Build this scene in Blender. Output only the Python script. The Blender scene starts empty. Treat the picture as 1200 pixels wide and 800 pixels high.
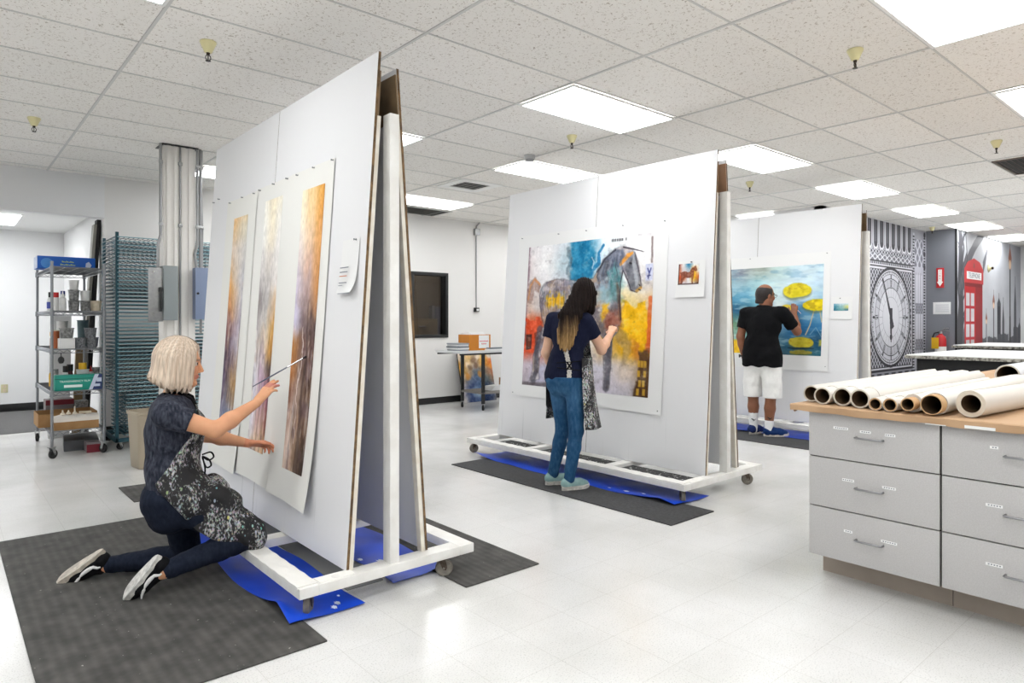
import bpy, bmesh, math, random
import numpy as np
from mathutils import Vector, Matrix, Euler
random.seed(7)
SC = bpy.context.scene
COL = SC.collection
PI = math.pi
def R(a): return math.radians(a)
def lin1(c):
    c = c/255.0
    return c/12.92 if c <= 0.04045 else ((c+0.055)/1.055)**2.4
def rgb(r, g, b): return (lin1(r), lin1(g), lin1(b))
def linarr(a):
    a = np.clip(np.asarray(a, np.float32)/255.0, 0, 1)
    return np.where(a <= 0.04045, a/12.92, ((a+0.055)/1.055)**2.4)

# ---------------------------------------------------------------- materials
def new_mat(name):
    m = bpy.data.materials.new(name); m.use_nodes = True
    nt = m.node_tree
    return m, nt, nt.nodes['Principled BSDF']
def mat(name, col, rough=0.5, metal=0.0, var=None, bump=None, spec=0.5, coat=0.0, alpha=1.0, trans=0.0, sub=0.0):
    """var=(scale, dark colour, amount, detail): noise mottling; bump=(scale, strength)"""
    m, nt, b = new_mat(name)
    b.inputs['Base Color'].default_value = (*col, 1)
    b.inputs['Roughness'].default_value = rough
    b.inputs['Metallic'].default_value = metal
    b.inputs['Specular IOR Level'].default_value = spec
    b.inputs['Coat Weight'].default_value = coat
    b.inputs['Alpha'].default_value = alpha
    b.inputs['Transmission Weight'].default_value = trans
    if sub:
        b.inputs['Subsurface Weight'].default_value = sub
        b.inputs['Subsurface Radius'].default_value = (0.01, 0.004, 0.002)
        b.inputs['Subsurface Scale'].default_value = 1.0
    if var or bump:
        tc = nt.nodes.new('ShaderNodeTexCoord')
    if var:
        n = nt.nodes.new('ShaderNodeTexNoise'); n.inputs['Scale'].default_value = var[0]; n.inputs['Detail'].default_value = 4
        mp = nt.nodes.new('ShaderNodeMapping')
        if len(var) > 3: mp.inputs['Scale'].default_value = var[3]
        r = nt.nodes.new('ShaderNodeValToRGB'); r.color_ramp.elements[0].position = 0.38; r.color_ramp.elements[1].position = 0.66
        r.color_ramp.elements[0].color = (*[c*(1-var[2])+d*var[2] for c, d in zip(col, var[1])], 1)
        r.color_ramp.elements[1].color = (*col, 1)
        nt.links.new(tc.outputs['Object'], mp.inputs[0]); nt.links.new(mp.outputs[0], n.inputs['Vector'])
        nt.links.new(n.outputs['Fac'], r.inputs[0]); nt.links.new(r.outputs[0], b.inputs['Base Color'])
    if bump:
        n2 = nt.nodes.new('ShaderNodeTexNoise'); n2.inputs['Scale'].default_value = bump[0]
        bp = nt.nodes.new('ShaderNodeBump'); bp.inputs['Strength'].default_value = bump[1]; bp.inputs['Distance'].default_value = 0.004
        nt.links.new(tc.outputs['Object'], n2.inputs['Vector']); nt.links.new(n2.outputs['Fac'], bp.inputs['Height'])
        nt.links.new(bp.outputs[0], b.inputs['Normal'])
    return m
def vcol_mat(name, rough=0.6, spec=0.4, sub=0.0, coat=0.0):
    m, nt, b = new_mat(name)
    a = nt.nodes.new('ShaderNodeVertexColor'); a.layer_name = 'Col'
    nt.links.new(a.outputs[0], b.inputs['Base Color'])
    b.inputs['Roughness'].default_value = rough
    b.inputs['Specular IOR Level'].default_value = spec
    b.inputs['Coat Weight'].default_value = coat
    if sub:
        b.inputs['Subsurface Weight'].default_value = sub
        b.inputs['Subsurface Radius'].default_value = (0.01, 0.004, 0.002)
        b.inputs['Subsurface Scale'].default_value = 1.0
    return m
def emit(name, col, s):
    m, nt, b = new_mat(name)
    b.inputs['Base Color'].default_value = (*col, 1)
    b.inputs['Emission Color'].default_value = (*col, 1); b.inputs['Emission Strength'].default_value = s
    return m

# ---------------------------------------------------------------- mesh helpers (all add into a bmesh)
def B(): return bmesh.new()
def faces_of(bm, vs, fs, mi=0):
    bv = [bm.verts.new(v) for v in vs]
    out = []
    for f in fs:
        try:
            q = bm.faces.new([bv[i] for i in f]); q.material_index = mi; out.append(q)
        except ValueError: pass
    return bv
def box(bm, lo, hi, bev=0.0, M=None, mi=0, seg=2):
    t = bmesh.new()
    x0, y0, z0 = lo; x1, y1, z1 = hi
    vs = [(x0,y0,z0),(x1,y0,z0),(x1,y1,z0),(x0,y1,z0),(x0,y0,z1),(x1,y0,z1),(x1,y1,z1),(x0,y1,z1)]
    faces_of(t, vs, [(3,2,1,0),(4,5,6,7),(0,1,5,4),(1,2,6,5),(2,3,7,6),(3,0,4,7)])
    if bev > 0:
        bmesh.ops.bevel(t, geom=t.edges[:], offset=bev, segments=seg, profile=0.6, affect='EDGES')
    merge(bm, t, M, mi); return bm
def merge(bm, t, M=None, mi=0):
    t.verts.index_update()
    mp = [bm.verts.new(M @ v.co if M is not None else v.co) for v in t.verts]
    for f in t.faces:
        try:
            q = bm.faces.new([mp[v.index] for v in f.verts]); q.material_index = mi if mi else f.material_index
        except ValueError: pass
    t.free()
def frame(d):
    d = Vector(d).normalized()
    a = Vector((0,0,1)) if abs(d.z) < 0.9 else Vector((1,0,0))
    u = d.cross(a).normalized(); v = d.cross(u).normalized()
    return d, u, v
def tube(bm, pts, r, n=8, caps=True, closed=False, mi=0):
    pts = [Vector(p) for p in pts]; rings = []
    N = len(pts)
    rs = r if isinstance(r, (list, tuple)) else [r]*N
    up = None
    for i, p in enumerate(pts):
        if closed: d = pts[(i+1) % N]-pts[i-1]
        else: d = pts[min(i+1, N-1)]-pts[max(i-1, 0)]
        d = d.normalized()
        if up is None: _, u, v = frame(d)
        else:
            u = (up - d*up.dot(d))
            u = u.normalized() if u.length > 1e-5 else frame(d)[1]
            v = d.cross(u)
        up = u
        rings.append([bm.verts.new(p + (u*math.cos(2*PI*k/n)+v*math.sin(2*PI*k/n))*rs[i]) for k in range(n)])
    for i in range(N if closed else N-1):
        a, b = rings[i], rings[(i+1) % N]
        for k in range(n):
            f = bm.faces.new((a[k], a[(k+1) % n], b[(k+1) % n], b[k])); f.material_index = mi
    if caps and not closed:
        f = bm.faces.new(rings[0][::-1]); f.material_index = mi
        f = bm.faces.new(rings[-1]); f.material_index = mi
    return bm
def cyl(bm, p0, p1, r0, r1=None, n=20, mi=0): return tube(bm, [p0, p1], [r0, r0 if r1 is None else r1], n, mi=mi)
def lathe(bm, prof, n=24, o=(0,0,0), M=None, mi=0):
    t = bmesh.new(); rings = []
    for r, z in prof:
        if r < 1e-6: rings.append([t.verts.new((o[0], o[1], o[2]+z))])
        else: rings.append([t.verts.new((o[0]+r*math.cos(2*PI*k/n), o[1]+r*math.sin(2*PI*k/n), o[2]+z)) for k in range(n)])
    for a, b in zip(rings, rings[1:]):
        for k in range(n):
            k2 = (k+1) % n
            if len(a) == 1 and len(b) == 1: continue
            if len(a) == 1: t.faces.new((a[0], b[k2], b[k]))
            elif len(b) == 1: t.faces.new((a[k], a[k2], b[0]))
            else: t.faces.new((a[k], a[k2], b[k2], b[k]))
    merge(bm, t, M, mi); return bm
def prism(bm, poly, z0, z1, M=None, bev=0.0, mi=0):
    t = bmesh.new(); n = len(poly)
    lo = [t.verts.new((x, y, z0)) for x, y in poly]; hi = [t.verts.new((x, y, z1)) for x, y in poly]
    t.faces.new(lo[::-1]); t.faces.new(hi)
    for i in range(n): t.faces.new((lo[i], lo[(i+1) % n], hi[(i+1) % n], hi[i]))
    if bev: bmesh.ops.bevel(t, geom=t.edges[:], offset=bev, segments=2, profile=0.6, affect='EDGES')
    merge(bm, t, M, mi); return bm
def sheet(bm, fn, nu, nv, th=0.0, mi=0):
    """grid of fn(u,v); with a thickness th along the mean normal it becomes a closed slab"""
    P = [[Vector(fn(i/nu, j/nv)) for j in range(nv+1)] for i in range(nu+1)]
    V = [[bm.verts.new(p) for p in row] for row in P]
    for i in range(nu):
        for j in range(nv):
            f = bm.faces.new((V[i][j], V[i+1][j], V[i+1][j+1], V[i][j+1])); f.material_index = mi
    if th:
        W = []
        for i in range(nu+1):
            row = []
            for j in range(nv+1):
                du = P[min(i+1, nu)][j]-P[max(i-1, 0)][j]; dv = P[i][min(j+1, nv)]-P[i][max(j-1, 0)]
                row.append(bm.verts.new(P[i][j]-du.cross(dv).normalized()*th))
            W.append(row)
        for i in range(nu):
            for j in range(nv):
                f = bm.faces.new((W[i][j+1], W[i+1][j+1], W[i+1][j], W[i][j])); f.material_index = mi
        def q(a, b, c, d):
            f = bm.faces.new((a, b, c, d)); f.material_index = mi
        for i in range(nu):
            q(V[i+1][0], V[i][0], W[i][0], W[i+1][0]); q(V[i][nv], V[i+1][nv], W[i+1][nv], W[i][nv])
        for j in range(nv):
            q(V[0][j], V[0][j+1], W[0][j+1], W[0][j]); q(V[nu][j+1], V[nu][j], W[nu][j], W[nu][j+1])
    return bm
def smooth_path(pts, n=6, closed=False):
    P = [Vector(p) for p in pts]; out = []; N = len(P)
    for i in range(N if closed else N-1):
        a, b, c, d = (P[(i-1) % N], P[i], P[(i+1) % N], P[(i+2) % N]) if closed else (P[max(i-1, 0)], P[i], P[i+1], P[min(i+2, N-1)])
        for k in range(n):
            t = k/n; out.append(b*1.0+(c-a)*(.5*t)+(a*2-b*5+c*4-d)*(.5*t*t)+(b*3-a-c*3+d)*(.5*t**3))
    if not closed: out.append(P[-1])
    return out
def T(x=0, y=0, z=0, rx=0, ry=0, rz=0):
    return Matrix.Translation((x, y, z)) @ Euler((rx, ry, rz)).to_matrix().to_4x4()

# ---------------------------------------------------------------- objects
def obj(name, bm, m, parent=None, loc=None, sharp=40, normals=True):
    if normals: bmesh.ops.recalc_face_normals(bm, faces=bm.faces[:])
    me = bpy.data.meshes.new(name); bm.to_mesh(me); bm.free()
    for k in (m if isinstance(m, (list, tuple)) else [m]): me.materials.append(k)
    if sharp is not None:
        me.shade_smooth(); me.set_sharp_from_angle(angle=R(sharp))
    o = bpy.data.objects.new(name, me); COL.objects.link(o)
    if loc is not None: o.location = loc
    if parent is not None: o.parent = parent
    return o
def thing(name, label, cat, loc=(0,0,0), rz=0.0, group=None):
    o = bpy.data.objects.new(name, None); COL.objects.link(o)
    o.location = loc; o.rotation_euler = (0, 0, rz); o.empty_display_size = 0.05
    return tag(o, label, cat, group)
def tag(o, label=None, cat=None, group=None, kind=None):
    if label: o['label'] = label
    if cat: o['category'] = cat
    if group: o['group'] = group
    if kind: o['kind'] = kind
    return o
def struct(name, bm, m, sharp=40, label=None):
    o = obj(name, bm, m, sharp=sharp); o['kind'] = 'structure'
    if label: o['label'] = label
    return o
def dup(o, parent=None, **kw):
    c = o.copy(); COL.objects.link(c)
    if parent is not None: c.parent = parent
    for ch in list(o.children): dup(ch, c)
    for k in ('label', 'group'):
        if kw.get(k): c[k] = kw[k]
    if kw.get('loc') is not None: c.location = kw['loc']
    if kw.get('rz') is not None: c.rotation_euler = (0, 0, kw['rz'])
    return c
def text(name, s, size, m, parent, loc, rot, depth=0.0006):
    """lettering as a thin raised mesh standing on its surface"""
    cu = bpy.data.curves.new(name, 'FONT'); cu.body = s; cu.size = size; cu.extrude = depth
    cu.align_x = 'CENTER'; cu.align_y = 'CENTER'
    t = bpy.data.objects.new(name, cu); COL.objects.link(t)
    me = bpy.data.meshes.new_from_object(t.evaluated_get(bpy.context.evaluated_depsgraph_get()))
    bpy.data.objects.remove(t); bpy.data.curves.remove(cu)
    me.materials.clear(); me.materials.append(m)
    o = bpy.data.objects.new(name, me); COL.objects.link(o)
    o.location = loc; o.rotation_euler = rot
    if parent is not None: o.parent = parent
    return o

# ---------------------------------------------------------------- numpy noise and painting
def _h(ix, iy, iz, seed):
    n = (ix*374761393 + iy*668265263 + iz*2147483647 + seed*974711) & 0xffffffff
    n = ((n ^ (n >> 13))*1274126177) & 0xffffffff
    return ((n ^ (n >> 16)) & 0xffff)/65535.0
def noise3(P, scale, seed=0):
    Q = np.asarray(P, np.float64)*np.asarray(scale, np.float64); I = np.floor(Q).astype(np.int64); Fv = Q-I
    Fv = Fv*Fv*(3-2*Fv); r = 0
    for dx in (0, 1):
        for dy in (0, 1):
            for dz in (0, 1):
                w = (Fv[..., 0] if dx else 1-Fv[..., 0])*(Fv[..., 1] if dy else 1-Fv[..., 1])*(Fv[..., 2] if dz else 1-Fv[..., 2])
                r = r + w*_h(I[..., 0]+dx, I[..., 1]+dy, I[..., 2]+dz, seed)
    return r
def fbm(P, scale, seed=0, oct=4):
    s = np.asarray(scale, np.float64); r = 0; a = 0.5; t = 0
    for o in range(oct):
        r = r + a*noise3(P, s*(2**o), seed+o*17); t += a; a *= 0.55
    return r/t
class Canvas:
    """A painting: colours on a grid over u (0..1 to the right) and v (0..1 downwards)"""
    def __init__(s, w, h, nx, seed=1):
        s.w, s.h = w, h; s.nx = nx; s.ny = max(2, int(nx*h/w)); s.seed = seed
        u, v = np.meshgrid(np.linspace(0, 1, s.nx), np.linspace(0, 1, s.ny))
        s.u, s.v = u, v
        s.P = np.stack([u*w, v*h, np.zeros_like(u)], -1)
        s.c = np.zeros((s.ny, s.nx, 3)) + 240.0
    def n(s, scale, seed=0, oct=4): return fbm(s.P, (scale[0], scale[1], 1) if isinstance(scale, tuple) else scale, s.seed*101+seed, oct)
    def blocks(s, rows, warp=0.05, wscale=4.0, grain=10, gscale=(20, 20)):
        """rows of control colours, blended softly and warped by noise"""
        A = np.array(rows, np.float64); ny, nx = A.shape[:2]
        uu = np.clip(s.u+(s.n(wscale, 1)-.5)*2*warp, 0, 1)*(nx-1); vv = np.clip(s.v+(s.n(wscale, 2)-.5)*2*warp, 0, 1)*(ny-1)
        i = np.clip(uu.astype(int), 0, max(nx-2, 0)); j = np.clip(vv.astype(int), 0, max(ny-2, 0))
        fu = (uu-i)[..., None]; fv = (vv-j)[..., None]
        fu = fu*fu*(3-2*fu); fv = fv*fv*(3-2*fv); i2 = np.minimum(i+1, nx-1); j2 = np.minimum(j+1, ny-1)
        s.c = (A[j, i]*(1-fu)+A[j, i2]*fu)*(1-fv)+(A[j2, i]*(1-fu)+A[j2, i2]*fu)*fv
        s.c += ((s.n(gscale, 3)-.5)*2*grain)[..., None]
    def put(s, m, col, a=1.0, grain=0, gscale=(20, 20), seed=5):
        col = np.array(col, np.float64)
        if grain: col = col + ((s.n(gscale, seed)-.5)*2*grain)[..., None]
        k = (np.clip(m, 0, 1)*a)[..., None]
        s.c = s.c*(1-k)+col*k
    def poly(s, pts, soft=0.0, rough=0.0, rs=8.0, seed=11):
        """soft mask of a polygon given in (u,v); rough wobbles its edge"""
        x = s.u*s.w; y = s.v*s.h
        if rough:
            x = x+(s.n(rs, seed)-.5)*2*rough; y = y+(s.n(rs, seed+1)-.5)*2*rough
        px = [p[0]*s.w for p in pts]; py = [p[1]*s.h for p in pts]
        ins = np.zeros(x.shape, bool); d = np.full(x.shape, 1e9)
        for k in range(len(pts)):
            x0, y0, x1, y1 = px[k], py[k], px[k-1], py[k-1]
            c = (y0 > y) != (y1 > y)
            if y1 != y0: ins ^= c & (x < (x1-x0)*(y-y0)/(y1-y0)+x0)
            L = (x1-x0)**2+(y1-y0)**2+1e-12
            t = np.clip(((x-x0)*(x1-x0)+(y-y0)*(y1-y0))/L, 0, 1)
            d = np.minimum(d, np.hypot(x-x0-t*(x1-x0), y-y0-t*(y1-y0)))
        sd = np.where(ins, d, -d)
        soft = max(soft, s.w/s.nx)
        return np.clip(sd/soft+.5, 0, 1)
    def stroke(s, pts, r, soft=0.0, rough=0.0, rs=10.0, seed=21):
        x = s.u*s.w; y = s.v*s.h
        if rough:
            x = x+(s.n(rs, seed)-.5)*2*rough; y = y+(s.n(rs, seed+1)-.5)*2*rough
        rr = r if isinstance(r, (list, tuple)) else [r]*len(pts)
        sd = np.full(x.shape, -1e9)
        for k in range(len(pts)-1):
            x0, y0 = pts[k][0]*s.w, pts[k][1]*s.h; x1, y1 = pts[k+1][0]*s.w, pts[k+1][1]*s.h
            L = (x1-x0)**2+(y1-y0)**2+1e-12
            t = np.clip(((x-x0)*(x1-x0)+(y-y0)*(y1-y0))/L, 0, 1)
            sd = np.maximum(sd, rr[k]+(rr[k+1]-rr[k])*t-np.hypot(x-x0-t*(x1-x0), y-y0-t*(y1-y0)))
        soft = max(soft, s.w/s.nx)
        return np.clip(sd/soft+.5, 0, 1)
    def ell(s, cu, cv, ru, rv, soft=0.0, rough=0.0, rs=8.0, seed=31):
        return s.poly([(cu+ru*math.cos(t*PI/24), cv+rv*math.sin(t*PI/24)) for t in range(48)], soft, rough, rs, seed)
    def mesh(s, name, m, fn, parent=None):
        """fn(u, v) -> (n,3) array of points in the parent's frame"""
        V = fn(s.u.ravel(), s.v.ravel()); ny, nx = s.ny, s.nx
        idx = np.arange(ny*nx).reshape(ny, nx)
        F = np.stack([idx[:-1, :-1], idx[1:, :-1], idx[1:, 1:], idx[:-1, 1:]], -1).reshape(-1, 4)
        return raw_mesh(name, V, F, m, linarr(s.c.reshape(-1, 3)), parent)
def raw_mesh(name, V, F, m, col=None, parent=None, smooth=True):
    me = bpy.data.meshes.new(name)
    me.vertices.add(len(V)); me.vertices.foreach_set('co', np.asarray(V, np.float32).ravel())
    nf = len(F); k = F.shape[1]
    me.loops.add(nf*k); me.loops.foreach_set('vertex_index', np.asarray(F, np.int32).ravel())
    me.polygons.add(nf); me.polygons.foreach_set('loop_start', np.arange(0, nf*k, k, dtype=np.int32))
    me.polygons.foreach_set('loop_total', np.full(nf, k, np.int32))
    if smooth: me.polygons.foreach_set('use_smooth', np.ones(nf, bool))
    me.update(calc_edges=True)
    if col is not None:
        a = me.color_attributes.new('Col', 'FLOAT_COLOR', 'POINT')
        c = np.ones((len(V), 4), np.float32); c[:, :3] = col
        a.data.foreach_set('color', c.ravel())
    for q in (m if isinstance(m, (list, tuple)) else [m]): me.materials.append(q)
    o = bpy.data.objects.new(name, me); COL.objects.link(o)
    if parent is not None: o.parent = parent
    return o

# ---------------------------------------------------------------- bodies and cloth: signed distance shapes turned into one skin
class Shape:
    def __init__(s): s.ops = []
    def cap(s, a, b, ra, rb=None, k=0.02, sub=False):
        s.ops.append(('cap', np.array(a, float), np.array(b, float), ra, ra if rb is None else rb, k, sub)); return s
    def slv(s, a, b, ra, rb, k=0.02):
        """a sleeve: like cap, cut off flat at b"""
        s.ops.append(('cap', np.array(a, float), np.array(b, float), ra, rb, k, False, True)); return s
    def chain(s, pts, rs, k=0.02):
        for i in range(len(pts)-1): s.cap(pts[i], pts[i+1], rs[i], rs[i+1], k)
        return s
    def ell(s, c, r, M=None, k=0.02, sub=False):
        s.ops.append(('ell', np.array(c, float), np.array(r, float), None if M is None else np.array(M, float), k, sub)); return s
    def cut(s, p, n):
        """throw away what lies on the side n points to"""
        n = np.array(n, float); n = n/np.linalg.norm(n)
        s.ops.append(('cut', np.array(p, float), n)); return s
    def mod(s, fn): s.ops.append(('mod', fn)); return s
    def bounds(s):
        lo = np.full(3, 1e9); hi = -lo
        for o in s.ops:
            if o[0] == 'cap' and not o[6]:
                r = max(o[3], o[4]); lo = np.minimum(lo, np.minimum(o[1], o[2])-r); hi = np.maximum(hi, np.maximum(o[1], o[2])+r)
            elif o[0] == 'ell' and not o[5]:
                r = max(o[2]); lo = np.minimum(lo, o[1]-r); hi = np.maximum(hi, o[1]+r)
        return lo-.02, hi+.02
    def field(s, h):
        lo, hi = s.bounds(); n = np.ceil((hi-lo)/h).astype(int)+1
        ax = [lo[i]+h*np.arange(n[i]) for i in range(3)]
        D = np.full(n, 0.5, np.float32)
        for o in s.ops:
            if o[0] in ('cap', 'ell'):
                if o[0] == 'cap': r = max(o[3], o[4]); a = np.minimum(o[1], o[2])-r; b = np.maximum(o[1], o[2])+r; k = o[5]; sub = o[6]
                else: r = max(o[2]); a = o[1]-r; b = o[1]+r; k = o[4]; sub = o[5]
                pad = k+0.03
                i0 = np.maximum(((a-pad-lo)/h).astype(int), 0); i1 = np.minimum(((b+pad-lo)/h).astype(int)+2, n)
                if (i1 <= i0).any(): continue
                sl = tuple(slice(i0[i], i1[i]) for i in range(3))
                X = ax[0][sl[0]][:, None, None]; Y = ax[1][sl[1]][None, :, None]; Z = ax[2][sl[2]][None, None, :]
                if o[0] == 'cap':
                    p, q = o[1], o[2]; ba = q-p; L = max(ba.dot(ba), 1e-10)
                    t = np.clip(((X-p[0])*ba[0]+(Y-p[1])*ba[1]+(Z-p[2])*ba[2])/L, 0, 1)
                    d = np.sqrt((X-p[0]-t*ba[0])**2+(Y-p[1]-t*ba[1])**2+(Z-p[2]-t*ba[2])**2)-(o[3]+(o[4]-o[3])*t)
                    if len(o) > 7: d = np.maximum(d, ((X-q[0])*ba[0]+(Y-q[1])*ba[1]+(Z-q[2])*ba[2])/math.sqrt(L))
                else:
                    c, rr, M = o[1], o[2], o[3]
                    dx, dy, dz = X-c[0], Y-c[1], Z-c[2]
                    if M is not None: dx, dy, dz = [M[0, i]*dx+M[1, i]*dy+M[2, i]*dz for i in range(3)]
                    k0 = np.sqrt((dx/rr[0])**2+(dy/rr[1])**2+(dz/rr[2])**2); k1 = np.sqrt((dx/rr[0]**2)**2+(dy/rr[1]**2)**2+(dz/rr[2]**2)**2)
                    d = k0*(k0-1)/np.maximum(k1, 1e-6)
                d = d.astype(np.float32); E = D[sl]
                if sub:
                    hh = np.clip(.5-.5*(E+d)/k, 0, 1); D[sl] = E*(1-hh)-d*hh+k*hh*(1-hh)
                else:
                    hh = np.clip(.5+.5*(E-d)/k, 0, 1); D[sl] = E*(1-hh)+d*hh-k*hh*(1-hh)
            elif o[0] == 'cut':
                g = (ax[0][:, None, None]-o[1][0])*o[2][0]+(ax[1][None, :, None]-o[1][1])*o[2][1]+(ax[2][None, None, :]-o[1][2])*o[2][2]
                D = np.maximum(D, g.astype(np.float32))
            else:
                D = D.copy(); near = np.abs(D) < 0.06
                idx = np.argwhere(near)
                P = lo+idx*h
                D[near] = o[1](P, D[near].astype(np.float64)).astype(np.float32)
        return D, lo
    def skin(s, h):
        D, lo = s.field(h); return nets(D, lo, h)
def nets(D, lo, h):
    S = D < 0
    n = np.array(D.shape)
    c = np.zeros(n-1, np.int8)
    offs = [(i, j, k) for i in (0, 1) for j in (0, 1) for k in (0, 1)]
    for i, j, k in offs: c += S[i:n[0]-1+i, j:n[1]-1+j, k:n[2]-1+k]
    act = (c > 0) & (c < 8); I = np.argwhere(act)
    idx = np.full(n-1, -1, np.int64); idx[act] = np.arange(len(I))
    val = {o: D[I[:, 0]+o[0], I[:, 1]+o[1], I[:, 2]+o[2]].astype(np.float64) for o in offs}
    acc = np.zeros((len(I), 3)); cnt = np.zeros(len(I))
    for a in offs:
        for ax in range(3):
            if a[ax]: continue
            b = list(a); b[ax] = 1; b = tuple(b)
            va, vb = val[a], val[b]; m = (va < 0) != (vb < 0)
            t = np.where(m, va/np.where(np.abs(va-vb) < 1e-9, 1, va-vb), 0)
            p = np.tile(np.array(a, float), (len(I), 1)); p[:, ax] = t
            acc += p*m[:, None]; cnt += m
    V = lo+(I+acc/cnt[:, None])*h
    F = []
    for ax in range(3):
        u, v = [(1, 2), (2, 0), (0, 1)][ax]
        s0 = [slice(None)]*3; s1 = [slice(None)]*3; s0[ax] = slice(0, -1); s1[ax] = slice(1, None)
        for q in (u, v): s0[q] = slice(1, -1); s1[q] = slice(1, -1)
        A = S[tuple(s0)]; Bv = S[tuple(s1)]
        for flip in (False, True):
            m = (A & ~Bv) if not flip else (~A & Bv)
            e = np.argwhere(m)
            if not len(e): continue
            e[:, u] += 1; e[:, v] += 1
            q = []
            for du, dv in ((-1, -1), (0, -1), (0, 0), (-1, 0)):
                g = e.copy(); g[:, u] += du; g[:, v] += dv
                q.append(idx[g[:, 0], g[:, 1], g[:, 2]])
            q = np.stack(q if not flip else q[::-1], -1); F.append(q)
    F = np.concatenate(F); F = F[(F >= 0).all(1)]
    return V, F
def skin_obj(name, shape, h, m, parent, origin=(0,0,0), colfn=None, smooth=1):
    V, F = shape.skin(h)
    for _ in range(smooth):                       # light relaxation removes the grid's stair steps
        acc = np.zeros_like(V); cnt = np.zeros(len(V))
        for a, b in ((0, 1), (1, 2), (2, 3), (3, 0)):
            np.add.at(acc, F[:, a], V[F[:, b]]); np.add.at(cnt, F[:, a], 1)
            np.add.at(acc, F[:, b], V[F[:, a]]); np.add.at(cnt, F[:, b], 1)
        V = V*.5+.5*acc/np.maximum(cnt, 1)[:, None]
    col = linarr(colfn(V)) if colfn else None
    return raw_mesh(name, V-np.array(origin), F, m, col, parent)
# ================================================================ setting
# x runs along the mural wall, y towards the back wall; the photographer stands at the origin
CEIL = 2.97
TX0, TY0, TXS, TYS = 3.346, 2.014, 1.2148, 0.6074        # ceiling grid
XMIN, XMAX, YMIN, YMAX = -3.94, 18.2, -5.9, 8.87

def floor_material():
    m, nt, b = new_mat('speckled_vinyl_tile')
    N = nt.nodes.new; L = nt.links.new
    tc = N('ShaderNodeTexCoord')
    n1 = N('ShaderNodeTexNoise'); n1.inputs['Scale'].default_value = 170; n1.inputs['Detail'].default_value = 2
    r1 = N('ShaderNodeValToRGB'); e = r1.color_ramp.elements
    e[0].position = 0.31; e[0].color = (*rgb(190, 189, 187), 1); e[1].position = 0.44; e[1].color = (*rgb(221, 220, 218), 1)
    n2 = N('ShaderNodeTexNoise'); n2.inputs['Scale'].default_value = 1.3; n2.inputs['Detail'].default_value = 5
    r2 = N('ShaderNodeValToRGB'); e = r2.color_ramp.elements
    e[0].position = 0.35; e[0].color = (*rgb(240, 240, 238), 1); e[1].position = 0.6; e[1].color = (1, 1, 1, 1)
    mx = N('ShaderNodeMix'); mx.data_type = 'RGBA'; mx.blend_type = 'MULTIPLY'; mx.inputs[0].default_value = 1
    br = N('ShaderNodeTexBrick'); br.offset = 0; br.inputs['Scale'].default_value = 1
    br.inputs['Brick Width'].default_value = 0.3048; br.inputs['Row Height'].default_value = 0.3048
    br.inputs['Mortar Size'].default_value = 0.0012; br.inputs['Mortar Smooth'].default_value = 0.4
    br.inputs['Color1'].default_value = (1, 1, 1, 1); br.inputs['Color2'].default_value = (0.98, 0.98, 0.978, 1); br.inputs['Mortar'].default_value = (0.78, 0.77, 0.75, 1)
    m2 = N('ShaderNodeMix'); m2.data_type = 'RGBA'; m2.blend_type = 'MULTIPLY'; m2.inputs[0].default_value = 1
    L(tc.outputs['Object'], n1.inputs['Vector']); L(tc.outputs['Object'], n2.inputs['Vector']); L(tc.outputs['Object'], br.inputs['Vector'])
    L(n1.outputs['Fac'], r1.inputs[0]); L(n2.outputs['Fac'], r2.inputs[0])
    L(r1.outputs[0], mx.inputs[6]); L(r2.outputs[0], mx.inputs[7]); L(mx.outputs[2], m2.inputs[6]); L(br.outputs['Color'], m2.inputs[7])
    L(m2.outputs[2], b.inputs['Base Color'])
    r3 = N('ShaderNodeMapRange'); r3.inputs[3].default_value = 0.13; r3.inputs[4].default_value = 0.27
    L(n2.outputs['Fac'], r3.inputs[0]); L(r3.outputs[0], b.inputs['Roughness'])
    return m
def ceiling_material():
    m, nt, b = new_mat('fissured_ceiling_tile')
    N = nt.nodes.new; L = nt.links.new
    tc = N('ShaderNodeTexCoord')
    n1 = N('ShaderNodeTexNoise'); n1.inputs['Scale'].default_value = 62; n1.inputs['Detail'].default_value = 3; n1.inputs['Distortion'].default_value = 1.2
    r1 = N('ShaderNodeValToRGB'); e = r1.color_ramp.elements
    e[0].position = 0.33; e[0].color = (*rgb(190, 181, 170), 1); e[1].position = 0.41; e[1].color = (*rgb(245, 242, 237), 1)
    br = N('ShaderNodeTexBrick'); br.offset = 0; br.inputs['Scale'].default_value = 1
    br.inputs['Brick Width'].default_value = TXS; br.inputs['Row Height'].default_value = TYS; br.inputs['Mortar Size'].default_value = 0
    br.inputs['Color1'].default_value = (1, 1, 1, 1); br.inputs['Color2'].default_value = (0.93, 0.93, 0.925, 1)
    mp = N('ShaderNodeMapping'); mp.inputs['Location'].default_value = (-TX0+20*TXS, -TY0+20*TYS, 0)
    mx = N('ShaderNodeMix'); mx.data_type = 'RGBA'; mx.blend_type = 'MULTIPLY'; mx.inputs[0].default_value = 1
    L(tc.outputs['Object'], n1.inputs['Vector']); L(tc.outputs['Object'], mp.inputs[0]); L(mp.outputs[0], br.inputs['Vector'])
    L(n1.outputs['Fac'], r1.inputs[0]); L(r1.outputs[0], mx.inputs[6]); L(br.outputs['Color'], mx.inputs[7])
    L(mx.outputs[2], b.inputs['Base Color']); b.inputs['Roughness'].default_value = 0.95; b.inputs['Specular IOR Level'].default_value = 0.1
    bp = N('ShaderNodeBump'); bp.inputs['Strength'].default_value = 0.25; bp.inputs['Distance'].default_value = 0.004
    L(n1.outputs['Fac'], bp.inputs['Height']); L(bp.outputs[0], b.inputs['Normal'])
    return m
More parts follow.
